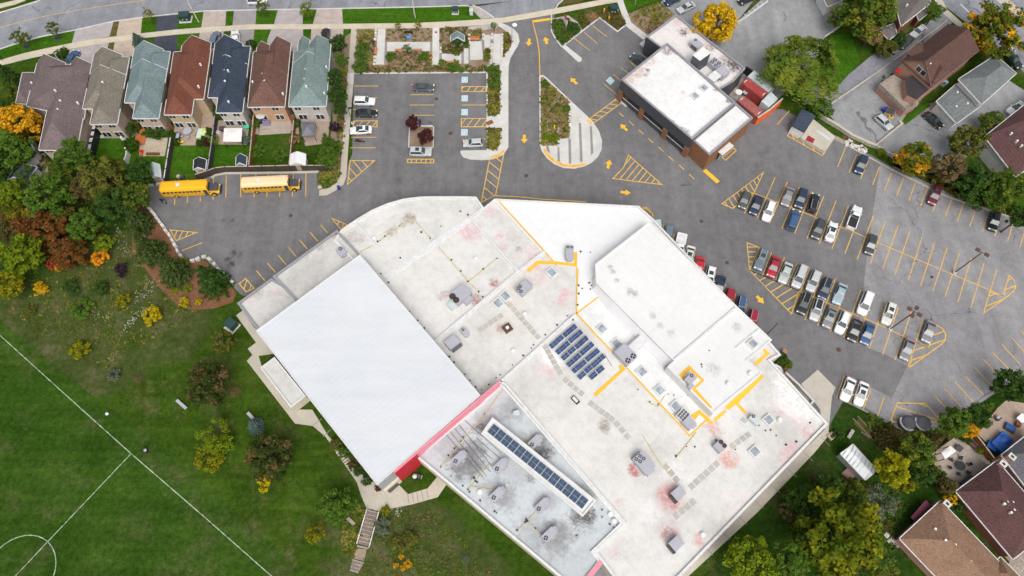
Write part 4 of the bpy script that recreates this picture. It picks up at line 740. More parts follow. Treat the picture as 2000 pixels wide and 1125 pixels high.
house('teal shingle end house beside the tall hedge trees', pairs('575,95 646,84 637,207.5 564,208'), Z, [(0, 1, .05, .5, Z, 7.9, .3, .1), (0, 1, .28, 1, Z + .02, 8.5, 0, .3), (.40, 1, -.03, .5, Z - .02, 7.8, 0, .1), (.1, .40, -.12, .3, Z - .04, 6.7, 0, .1)], 'teal2', 'brick_pale', rear=(0, 1, 1, RW), vents=((597, 135, 8.3), (595, 154, 8.3), (598, 168, 8.2), (633, 181, 6), (637, 130, 6)), group=GR, front=True)
house('wide purple-grey shingle house at the left end of the row', pairs('100,178 171,182 150,293 76,293'), 5.0, [(0, 1, 0, 1, 5.02, 8.4, .2, .3)], 'purple', 'brick_beige', rear=(.0, 1, 1, RW), vents=((107, 176, 8), (112, 213, 8), (114, 209, 7.8), (83, 140, 7), (61, 161, 5.6), (117, 196, 8), (151, 200, 6.5)), group=GR, quads=((pairs('72,126 180,127 164,232 52,207'), 5.0, 8.3, .3, .2), (pairs('73,123 128,123 117,180 58,176'), 4.98, 7.7, 0, .1), (pairs('139,123 180,125 173,168 131,166'), 4.96, 7.0, 0, .1), (pairs('44,142 76,142 58,204 31,201'), 4.6, 6.2, .2, .2)), front=True)
nh = house('big mocha-roofed house with white roof vents and a rear deck', pairs('1913,98 1852,47 1760,118 1819,170'), 5.6, [(0, 1, 0, 1, 5.6, 9.4, .12, 0)], 'mocha', 'brick_rose', tr='gutter_brown', vents=((1874, 63, 8), (1856, 77, 8), (1841, 90, 8), (1885, 72, 8.2), (1867, 87, 8.2), (1852, 98, 8.2), (1835, 109, 8.4), (1817, 124, 8.6)), quads=((pairs('1797,84 1772,103 1789,112 1813,106'), 6.4, 7.6, .0, .35), (pairs('1852,138 1823,160 1816,126 1832,120'), 6.5, 7.8, .3, .0)))
MB().prism(g_('1767,156 1784,146 1819,171 1790,195 1772,186', 4.4), 0, 4.4, 'brick_rose', 'shingles_felt').build('rear_extension', nh)
MB().prism(g_('1719,163 1745,146 1770,160 1775,190 1795,200 1770,213', 2.7), 0, 2.7, 'brick_rose', 'wood_grey').build('deck', nh); MB().strip(g_('1745,146 1719,163 1770,213 1795,202', 3.7), .1, 2.7, 3.7, 'wood_grey').build('railing', nh)
a_, b_ = [Vector((*q, 0)) for q in g_('1760,118 1819,170', 5.6)]; dd_ = (b_ - a_).normalized(); n_ = Vector((dd_.y, -dd_.x, 0)) * (1 if Vector((dd_.y, -dd_.x, 0)).x < 0 else -1)
windows(nh, a_ - n_ * .35, b_ - n_ * .35, ((.55, 6.6, 2.6, 1.3),)) if n_.dot(Vector((dd_.y, -dd_.x, 0))) > 0 else windows(nh, b_ - n_ * .35, a_ - n_ * .35, ((.45, 6.6, 2.6, 1.3),))
house('long slate-grey roofed house stepped down to a lower rear section', pairs('1944,108 1985,143 1917,204 1872,155'), 4.6, [(0, 1, 0, 1, 4.6, 6.6, .3, .3)], 'slate', 'siding_white', quads=((pairs('1869,163 1915,207 1868,241 1829,198'), 3.0, 3.5, .3, .3),), vents=((1946, 126, 5.6), (1921, 154, 5.6), (1870, 180, 3.4), (1890, 202, 3.4), (1868, 208, 3.4)))
house('taupe-roofed house at the top edge behind the olive tree', pairs('1738,-30 1805,-45 1818,5 1760,51'), 4.6, [(0, 1, 0, 1, 4.6, 7.4, .3, .2)], 'taupe2', 'brick_red', quads=((pairs('1717,57 1746,46 1752,66 1736,78'), 2.6, 3.0, .3, .3), (pairs('1790,28 1810,8 1813,25 1795,40'), 2.8, 3.3, .3, .3)), vents=((1772, 9, 6.8),))
house('brown-roofed house at the right edge with a pale rear ledge', pairs('2047,168 1923,267 1983,345 2112,262'), 4.2, [(0, 1, 0, 1, 4.2, 6.6, .28, .28)], 'mauve', 'siding_white', vents=((1976, 260, 6.2), (1987, 275, 6.2), (1996, 284, 6.2)))
tag(MB().prism(g_('1915,281 1924,276 1966,324 1955,331', 2.2), 0, 2.2, 'siding_white', 'unit_grey').build('porch_ledge'), 'pale grey flat porch roof along the back of the brown-roofed house', 'porch')
house('small white-trimmed building cut off by the top edge', pairs('1600,-18 1648,-45 1662,-8 1617,13'), 3.2, [(0, 1, 0, 1, 3.2, 4.2, .3, .3)], 'taupe2', 'siding_white', name='garage')
house('tan shingle bungalow in the lower right corner', pairs('1757,1052 1837,978 2000,1148 1919,1222'), 3.0, [(0, 1, 0, 1, 3.0, 5.6, .26, .26)], 'tan', 'brick_rose', chim=(1850, 984, 4.3), quads=((pairs('1922,1119 1954,1088 2010,1145 1975,1180'), 2.8, 4.6, .3, .3),), vents=((1847, 1055, 5.4), (1866, 1064, 5.4), (1896, 1097, 5.4), (1827, 1033, 4.4)))
house('mauve-brown hipped bungalow beside the stone patio', pairs('1867,960 1947,900 2060,1030 1978,1092'), 3.0, [(0, 1, 0, 1, 3.0, 5.8, .27, .27)], 'mauve', 'brick_red', chim=(1960, 906, 4.2), vents=((1950, 966, 5.2), (1962, 984, 5.5), (1969, 979, 5.5), (1978, 981, 5.5), (1975, 1001, 5.5), (1982, 995, 5.5)))
house('slate-roofed bungalow with a tan chimney at the right edge', pairs('1956,889 2020,838 2092,928 2026,980'), 3.0, [(0, 1, 0, 1, 3.0, 5.4, .28, .28)], 'slate2', 'brick_rose', chim=(1977, 892, 4.4))
def shed(label, Q, ze, zr, roof, wall, name='shed', hf=0, hr=0, cat='shed'):
    q = px(Q, ze); ctr = sum(q, Vector()) / 4; ctr.z = 0; h = thing(name, label, cat, ctr); wb, rb, gb = MB(), MB(), MB()
    hblock(wb, rb, gb, q, ze, zr, hf, hr, ov=.12, rm=roof, wm=wall, tr='trim_white'); wb.build('wall', h); rb.build('roof', h); gb.build('trim', h)
    m = (q[2] + q[3]) / 2; v = q[2] - q[3]; MB().box((m.x, m.y, .9), (1.0, .08 + .1, 1.8), 'wood_grey', math.atan2(v.y, v.x)).build('door', h); return h
shed('grey-roofed garden shed with a white gable beside the dark bush', pairs('292,323 311,321 314,345 296,347'), 2.0, 2.9, 'container_grey', 'siding_white'); shed('black-roofed shed with white walls in the garden corner', pairs('379,312 403,312 401,331 377.6,331'), 1.9, 2.8, 'shingles_black', 'siding_white')
shed('dark grey shed with a pale gable against the back fence', pairs('461.6,306 482,306 481,323 461,323'), 2.0, 3.1, 'shingles_navy', 'unit_grey'); shed('bright white plastic shed with a peaked roof', pairs('568,301 597,301 596,322 566.5,322'), 2.0, 2.9, 'unit_white', 'siding_white'); shed('dark slate-roofed outbuilding half under the trees on the left', pairs('31,326 72,326 54,353 15,350'), 2.6, 3.8, 'shingles_navy', 'siding_white')
shed('long white metal storage shed beside the yellow maple', pairs('1642,886 1666,868 1711,917 1690,937'), 2.3, 2.9, 'roof_corr', 'clad_grey') if 'roof_corr' in M else None
t_ = NT('roof_corr'); co_ = t_.pos(); s_ = t_.n('SeparateXYZ'); mp_ = t_.n('Mapping'); mp_.inputs['Rotation'].default_value = (0, 0, R(40)); t_.l(co_, mp_.inputs[0]); t_.l(mp_.outputs[0], s_.inputs[0])
k_ = t_.math('GREATER_THAN', t_.math('SINE', t_.math('MULTIPLY', s_.outputs['X'], 9.0)), .5); c_ = t_.mix(t_.math('MULTIPLY', k_, t_.ramp(t_.noise(co_, .3, 3), [(.42, 0.0), (.6, .8)])), (.74, .76, .77), (.22, .24, .26)); t_.out(c_, .5)
shed('long white metal storage shed beside the yellow maple', pairs('1642,886 1666,868 1711,917 1690,937'), 2.3, 2.9, 'roof_corr', 'clad_grey')
hut = thing('smoking_hut', 'navy flat-roofed hut with a white front at the lot edge', 'hut', G(1565, 240, 0)); MB().prism(g_('1568,214 1591,226 1571,257 1548,245', 2.5), 0, 2.3, 'siding_white').build('wall', hut); MB().prism(g_('1567,212 1593,226 1572,258 1547,245', 2.6), 2.3, 2.6, 'shingles_navy').build('roof', hut)
dk = thing('loading_deck', 'grey timber loading deck with a red mat beside the navy hut', 'deck', G(1600, 265, 0)); MB().prism(g_('1573,257 1588,232 1632,267 1612,296 1564,269', .7), 0, .7, 'wood_tan2' if 'wood_tan2' in M else 'concrete_tan').build('platform', dk)
MB().flat(g_('1578.6,264 1592,272 1587,280 1573,273.6', .72), .72, 'red_dark').build('mat', dk); MB().flat(g_('1597,253 1622,270 1619,275 1593,256', .73), .73, 'container_grey').build('ramp_plate', dk); MB().prism(g_('1633,266 1652,275 1647,281 1629,272', .4), 0, .4, 'wood_grey').build('step', dk)
# ---------------------------------------------------------------- rooftop plant
FM = MB().cyl((0, 0, 0), (0, 0, .07), .42, 'fan_black', 14).box((0, 0, .08), (.8, .09, .03), 'unit_grey', .5).box((0, 0, .08), (.8, .09, .03), 'unit_grey', 2.07).cyl((0, 0, .08), (0, 0, .11), .1, 'unit_grey', 8).mesh('fan')
FB = MB().cyl((0, 0, 0), (0, 0, .1), .55, 'fan_brown', 14).cyl((0, 0, .1), (0, 0, .12), .14, 'steel_brown', 8).mesh('fan')
def unit(pt, d, z, L, Wd, Hh, fans, label, m='unit_grey', fs=1.0, fm=None, extra=(), name='rooftop_unit', group='rooftop air units on the school', k=.7):
    c = G(pt[0], pt[1], z + Hh); v = G(pt[0] + d[0], pt[1] + d[1], z + Hh) - c; an = math.atan2(v.y, v.x)
    t = thing(name, label, 'air unit', (c.x, c.y, z), an, group, local=True); t.scale = (k, k, .85)
    mb = MB().box((0, 0, Hh / 2 + .12), (L, Wd, Hh - .12), m).box((0, 0, .06), (L * .9, Wd * .9, .12), 'unit_dark').box((L * .1, 0, Hh + .015), (.04, Wd, .03), 'unit_dark'); mb.build('cabinet', t)
    for fx, fy in fans:
        o = bpy.data.objects.new('fan', fm or FM); COL.objects.link(o); o.parent = t; o.location = (fx, fy, Hh + .005); o.scale = (fs * 1.12, fs * 1.12, 1)
    for nm, cx, cy, cz, sx, sy, sz, mm in extra: MB().box((cx, cy, cz), (sx, sy, sz), mm).build(nm, t)
    return t
D1 = (10, -9.5)
for pt, lb in (((896, 894), 'grey roof unit nearest the pink wall on the grey roof'), ((977, 909), 'grey roof unit at the end of the dark conduit lines on the grey roof'), ((971, 965), 'grey roof unit beside the round white vent on the grey roof'), ((1059, 987), 'grey roof unit just below the middle of the long solar monitor'),
               ((1045, 862), 'grey roof unit in the narrow strip above the long solar monitor'), ((1073, 1044), 'lowest grey roof unit on the grey roof')):
    unit(pt, D1, 4.95, 2.7, 1.6, 1.3, [(-.85, 0)], lb, k=.86, extra=(('intake_hood', 1.55, 0, .75, .5, 1.1, .8, 'unit_grey'), ('duct', .3, -.95, .4, .7, .35, .6, 'unit_grey')), fs=.9)
unit((1009, 806), (10, -3), 4.95, 1.5, 1.2, 1.0, [], 'small pale blue box unit without a fan on the grey roof', 'container_grey', extra=(('intake_hood', -.85, 0, .5, .3, .7, .6, 'container_grey'),))
D2 = (-10, -11)
unit((1326, 963), (-9, -10.5), 5, 2.3, 2.9, 1.5, [(-.0, -.0)] and [], 'grey roof unit with a rusty fan bank amid the largest pink stain', extra=(('coil_bank', -.2, 1.6, .75, 2.2, .7, 1.2, 'unit_dark'),)); 
unit((1322, 1061), (-9, -10.5), 5, 2.3, 2.9, 1.5, [], 'lowest grey roof unit near the bottom walkway, fan bank facing left', extra=(('coil_bank', -.2, 1.6, .75, 2.2, .7, 1.2, 'unit_dark'),))
for u_ in ('grey roof unit with a rusty fan bank amid the largest pink stain', 'lowest grey roof unit near the bottom walkway, fan bank facing left'):
    t = [o for o in S.objects if o.get('label') == u_][0]
    for k in (-.75, 0, .75):
        o = bpy.data.objects.new('fan', FB); COL.objects.link(o); o.parent = t; o.location = (k - .2, 1.6, 1.36); o.scale = (.6, .6, 1)
unit((1258, 903), (10, 12), 5, 4.6, 3.0, 1.7, [(-1.7, -.85), (-1.7, .3), (-.75, -.5), (-.75, .6)], 'large lilac-grey roof unit with four fans at one end', fs=1.0, extra=(('coil_panel', -2.36, -.2, .8, .12, 2.4, 1.2, 'unit_dark'), ('hood', 2.6, 0, .7, .7, 2.2, 1.0, 'unit_grey')))
unit((1408, 870), (10, -9), 5, 2.6, 2.2, 1.4, [(.7, -.55), (.7, .55)], 'grey roof unit with two brown fans by the paver path', fm=FB, fs=.9, extra=(('access_panel', .4, -1.15, .5, .9, .12, .5, 'wood_bench'),)); unit((1475, 818), (10, 9), 5, 2.3, 1.7, 1.2, [(-.7, .3)], 'small bluish roof unit with one fan below the orange walkway spur', 'container_grey', extra=(('hood', 1.3, -.2, .6, .4, 1.2, .8, 'container_grey'),))
unit((1335, 810), (10, 9), 5.03, 1.9, 2.2, 1.2, [(x, y) for x in (-.55, .0, .55) for y in (-.75, -.25, .25, .75)], 'square condenser bank of many small fans beside a grey box', 'siding_white', k=.9, fs=.55); unit((1347, 825), (10, 10), 5.03, 2.0, 1.9, 1.5, [], 'plain grey box unit beside the condenser bank of small fans', k=.9, extra=(('duct', 1.1, .5, .5, .5, .8, .9, 'unit_grey'),))
unit((1350, 738), (10, -9.5), 7.6, 2.6, 1.8, 1.4, [(.6, .35)], 'L-shaped grey roof unit framed by the orange walkway', extra=(('duct', -1.2, -1.3, .5, 1.4, 1.0, 1.0, 'unit_grey'), ('coil_panel', -.4, .7, 1.42, 1.2, .22, .06, 'unit_dark'))); unit((1223, 690), (10, 10), 5.03, 3.8, 3.0, 1.9, [(1.3, -.75), (1.3, .75)], 'big ribbed grey roof unit with two fans beside the white duct', fs=1.25, k=.85, extra=(('hood', -2.1, 0, .8, .4, 2.4, 1.3, 'unit_grey'),))
t_ = thing('roof_duct', 'flat white duct joining the big ribbed roof unit to the upper wall', 'duct', G(1244, 671, 5)); MB().prism(g_('1225,677 1250,654 1263,667 1239,689', 6.3), 5.4, 6.3, 'siding_white').build('duct_body', t_); MB().strip(g_('1225,677 1250,654', 6.34), .2, 6.3, 6.36, 'unit_grey').build('flange', t_)
unit((1113, 491), (0, 10), 5.1, 4.4, 2.4, 1.4, [(-1.7, -.6), (-1.7, .6)], 'upright grey roof unit at the start of the orange walkway', fs=1.1, k=.6, extra=(('hood', 2.45, 0, .6, .5, 1.7, .9, 'unit_grey'),)); unit((1023, 560), (10, -9), 5, 3.0, 2.3, 1.5, [(-1.1, -.3), (-1.05, .55), (-.4, .7)], 'bluish-grey roof unit with three fans near two skylights', fs=.85, k=.85, extra=(('hood', 1.7, 0, .7, .5, 1.6, 1.0, 'unit_grey'),))
unit((899, 572), (10, -8), 5, 4.0, 2.8, 1.8, [(-1.6, .6), (-1.6, -.55)], 'largest lilac roof unit with two brown fans and a teal cover', fm=FB, fs=1.1, k=.88, extra=(('side_box', .4, -1.9, .6, 1.9, 1.1, 1.2, 'unit_grey'), ('cover', -2.7, -.4, .35, 1.6, 1.9, .5, 'cover_teal' if 'cover_teal' in M else 'container_grey')))
unit((883, 667), (9, -7), 5, 2.9, 2.5, 1.5, [], 'grey roof unit with a row of dark fans beside the ribbed roof', k=.78, extra=(('coil_bank', 0.1, -1.5, .7, 2.6, .6, 1.1, 'unit_dark'),)); unit((907, 648), (8, 9), 5, 2.2, 1.4, .8, [(-.7, .1)], 'low flat roof unit with one fan next to the fan-row unit', fs=.8, extra=(('hood', 1.25, 0, .35, .3, 1.0, .5, 'unit_grey'),)); unit((666, 490), (9, 10), 5, 1.8, 1.4, 1.0, [(-.5, .2)], 'small lilac roof unit alone on the annex roof', fs=.85, k=.95, extra=(('hood', 1.05, 0, .4, .3, 1.0, .6, 'unit_grey'),))
t_ = thing('exhaust_curb', 'square dark brown exhaust curb on the white roof', 'exhaust', G(991, 640, 5)); c = G(991, 640, 5.5); MB().box((c.x, c.y, 5.25), (1.5, 1.5, .5), 'steel_brown', .6).build('curb', t_); MB().cyl((c.x, c.y, 5.5), (c.x, c.y, 5.62), .32, 'unit_white', 10).build('cap', t_)
t_ = thing('roof_hatch', 'small white roof hatch with a black frame', 'hatch', G(1124, 781, 5)); c = G(1124, 781, 5.3); MB().box((c.x, c.y, 5.15), (1.5, .8, .3), 'steel_dark', -.85).build('frame', t_); MB().box((c.x - .05, c.y + .05, 5.32), (1.1, .5, .06), 'siding_white', -.85).build('lid', t_)
GS = 'rooftop units on the brick shop'
unit((1361, 83), (10, 8), 4.9, 2.6, 2.0, 1.4, [(-.8, .5)], 'light grey roof unit beside the yellow tree on the shop roof', fs=.8, group=GS, k=.95, extra=(('coil_panel', .2, -1.05, .8, 1.6, .15, 1.0, 'unit_dark'),)); unit((1398, 121), (10, 8), 4.9, 2.6, 2.2, 1.5, [(-.6, -.5), (.6, -.5), (-.6, .5), (.6, .5)], 'condenser with four round fans on the shop roof', fs=1.0, group=GS, k=.95)
unit((1413, 136), (10, 8), 4.9, 2.4, 2.2, 1.9, [], 'plain grey cabinet in front of the four-fan condenser', group=GS, k=.95, extra=(('seam', 0, 0, 1.92, 2.2, .05, .05, 'unit_dark'),)); unit((1396, 147), (10, -8), 4.9, 2.8, 2.0, 1.6, [], 'white box duct unit beside the plain grey cabinet', 'siding_white', group=GS, k=.95, extra=(('opening', .6, -1.02, .7, .9, .08, .8, 'unit_dark'),))
# solar panels: tilted rows on the white roof
plain('cover_teal', (.40, .55, .60), .5)
SPM = {}
def panel(pt, an, sx, sy, z, tilt, label, group, m):
    if (m, sx) not in SPM:
        SPM[m, sx] = (MB().box((0, 0, .03), (sx, sy, .05), 'alu').mesh('frame'), [MB().box((sx * (k - .5) * .475, sy * (j - .5) * .47, .06), (sx * .46, sy * .45, .012), m).mesh('cell_panel') for k in (0, 1) for j in (0, 1)], MB().box((0, -sy * .3, -.16), (sx * .9, .08, .3), 'steel_grey').mesh('rack'))
    f, cells, rk = SPM[m, sx]; t = thing('solar_panel', label, 'solar panel', pt, an, group, local=True); t.rotation_euler = (tilt, 0, an)
    for nm, me in [('frame', f), ('rack', rk)] + [('cell_panel', q) for q in cells]:
        o = bpy.data.objects.new(nm, me); COL.objects.link(o); o.parent = t
PZ = 5.4
for r_, row in enumerate(('1119,641 1107,651 1093,662 1081,673', '1130,652 1118,662 1105,674 1093,684.5', '1141,664 1130,674 1116.5,684.5 1104,696', '1152,676 1140,686.5 1127,698 1114.5,709', '1163,688.5 1151,698.5 1137.5,710.5 1125,721', '1174,699.5 1162,710.5 1149,721 1136,733', '1172,722 1158.5,733.5')):
    q = px(pairs(row), PZ); d = q[0] - q[-1]; an = math.atan2(d.y, d.x)
    for p in q: panel(p, an, 1.62, .98, PZ, R(8), 'deep blue solar panel tilted in rows on white roof', 'blue solar panels in tilted rows', 'solar_blue')
a_, b_, c_, d_ = [G(x, y, 6.75) for x, y in ((963.5, 825.5), (1150, 977), (1137.5, 995), (952, 845))]
for k in range(14):
    t = (k + .5) / 14; m = (a_.lerp(b_, t) + d_.lerp(c_, t)) / 2; dd = b_ - a_; panel(m, math.atan2(dd.y, dd.x), dd.length / 14 * .96, (d_ - a_).length * .96, 6.75, 0, 'slate solar panel in the long strip on the narrow monitor roof', 'slate solar panels in one strip', 'solar_slate')
# ---------------------------------------------------------------- vehicles
CT_ = dict(sedan=(4.75, 1.84, 1.45, -.37, .215, -.21, .045, .93), suv=(4.65, 1.88, 1.68, -.485, .215, -.44, .06, 1.02), van=(5.05, 1.98, 1.76, -.49, .285, -.45, .12, 1.0), hatch=(4.25, 1.78, 1.5, -.485, .225, -.39, .06, .95), pickup=(5.7, 2.0, 1.85, -.06, .215, -.025, .105, 1.12))
CMESH = {}
def car_parts(ty, col, opts):
    key = (ty, col, opts)
    if key in CMESH: return CMESH[key]
    L, Wd, Hh, br, bf, rr, rf, zb = CT_[ty]; h = Wd / 2; cm = paint('car_paint_' + col, CARCOL[col]); parts = []
    st = [(-.5, .78, zb * .78), (-.485, .90, zb * .92), (-.44, .97, zb), (-.3, 1, zb + .02), (0, 1, zb), (.2, 1, zb + .01), (.33, .985, zb - .05), (.43, .94, zb - .14), (.48, .84, zb - .26), (.5, .70, zb - .36)]
    b = MB(); rings = []
    for x, k, zt in st:
        hw = h * k; bl = .22 if abs(x) < .47 else .30
        rings.append([Vector((x * L, y, z)) for y, z in ((-hw * .9, bl), (-hw, .5), (-hw * .985, zt - .14), (-hw * .86, zt - .015), (0, zt + .02), (hw * .86, zt - .015), (hw * .985, zt - .14), (hw, .5), (hw * .9, bl))])
    for r0, r1 in zip(rings, rings[1:]):
        for k in range(9): b.face([r0[k], r1[k], r1[(k + 1) % 9], r0[(k + 1) % 9]][::-1], cm)
    b.face(rings[0], cm); b.face(rings[-1][::-1], cm)
    wb_, wt = h * .93, h * .70
    B = [Vector((br * L, -wb_, zb - .02)), Vector((bf * L, -wb_ * .94, zb - .02)), Vector((bf * L, wb_ * .94, zb - .02)), Vector((br * L, wb_, zb - .02))]
    T = [Vector((rr * L, -wt, Hh - .06)), Vector((rf * L, -wt, Hh - .06)), Vector((rf * L, wt, Hh - .06)), Vector((rr * L, wt, Hh - .06))]
    T2 = [Vector((rr * L + .18, -wt + .16, Hh)), Vector((rf * L - .18, -wt + .16, Hh)), Vector((rf * L - .18, wt - .16, Hh)), Vector((rr * L + .18, wt - .16, Hh))]
    for k in range(4): b.face([B[k], B[(k + 1) % 4], T[(k + 1) % 4], T[k]], cm); b.face([T[k], T[(k + 1) % 4], T2[(k + 1) % 4], T2[k]], cm)
    b.face(T2, M['car_black_roof'] if 'd' in opts else cm)
    if ty == 'pickup':
        for s in (-1, 1): b.box((-.275 * L, s * (h - .1), zb + .03), (.42 * L, .16, .1), cm)
        b.box((-.49 * L, 0, zb + .03), (.12, Wd * .9, .1), cm)
    parts.append(('body', b.mesh('body', smooth=False)))
    def pane(q, ins, nm):
        c = sum(q, Vector()) / 4; n = (q[1] - q[0]).cross(q[2] - q[0]).normalized()
        if n.dot(c - Vector((0, 0, .9))) < 0: n = -n
        parts.append((nm, MB().face([p.lerp(c, ins) + n * .015 for p in q], 'glass_car').mesh(nm)))
    pane([B[1], B[2], T[2], T[1]], .09, 'windshield'); pane([B[3], B[0], T[0], T[3]], .12, 'rear_window'); pane([B[0], B[1], T[1], T[0]], .14, 'side_window'); pane([B[2], B[3], T[3], T[2]], .14, 'side_window')
    if 's' in opts: c = (T2[0] + T2[1] + T2[2] + T2[3]) / 4; parts.append(('sunroof', MB().box((c.x + .12 * L * .5, 0, Hh + .005), (.8, .85, .02), 'glass_car').mesh('sunroof')))
    if 'r' in opts:
        for s in (-1, 1): parts.append(('roof_rail', MB().box(((rr + rf) / 2 * L, s * (wt - .1), Hh + .02), ((rf - rr) * L * .92, .06, .06), 'alu').mesh('roof_rail')))
    if ty == 'pickup': parts.append(('bed', MB().box((-.275 * L, 0, zb + .005 + (.02 if 'c' in opts else 0)), (.41 * L, Wd * .82, .05), 'plastic_black' if 'c' in opts else 'siding_white').mesh('bed')))
    for sx, sy in ((.30, -1), (.30, 1), (-.31, -1), (-.31, 1)):
        w_ = MB().cyl((sx * L, sy * (h - .24), .34), (sx * L, sy * (h - .01), .34), .34, 'rubber', 14).cyl((sx * L, sy * (h - .02), .34), (sx * L, sy * (h + .012), .34), .2, 'steel_grey', 10); parts.append(('wheel', w_.mesh('wheel')))
    for s in (-1, 1):
        parts.append(('headlight', MB().box((.465 * L, s * h * .68, zb - .21), (.22, .32, .14), 'lamp_white', -s * .35).mesh('headlight'))); parts.append(('taillight', MB().box((-.487 * L, s * h * .74, zb - .16), (.12, .28, .18), 'red_bright').mesh('taillight')))
        parts.append(('mirror', MB().box((bf * L - .32, s * (h + .05), zb + .06), (.14, .22, .14), cm).mesh('mirror')))
    CMESH[key] = parts; return parts
CARCOL = dict(black=(.012, .013, .015), dgrey=(.05, .055, .06), navy=(.018, .032, .075), blue=(.045, .10, .22), steel=(.14, .18, .23), grey=(.22, .215, .23), silver=(.50, .51, .52), white=(.80, .80, .80), red=(.40, .012, .03), brightred=(.60, .01, .02), maroon=(.12, .012, .025), sage=(.45, .50, .47), paleblue=(.30, .42, .48), graphite=(.07, .08, .085), crimson=(.33, .01, .035), cream=(.70, .69, .63))
plain('car_black_roof', (.03, .035, .045), .2, .1, 1, obj=True)
def car(f, r, ty, col, label, opts='', group=None, cat=None, z=.03):
    a, b = G(f[0], f[1], .6), G(r[0], r[1], .6); c = (a + b) / 2; an = math.atan2(a.y - b.y, a.x - b.x)
    t = thing('parked_car' if ty != 'pickup' else 'pickup_truck', label, cat or {'sedan': 'car', 'suv': 'car', 'hatch': 'car', 'van': 'van', 'pickup': 'pickup truck'}[ty], (c.x, c.y, z), an, group, local=True)
    for nm, me in car_parts(ty, col, opts): o = bpy.data.objects.new(nm, me); COL.objects.link(o); o.parent = t
    return t
GC, GB, GE, GS_ = 'cars in the upper centre rows', 'cars in the lower centre rows', 'cars along the lot edge', 'cars nosed in beside the school'
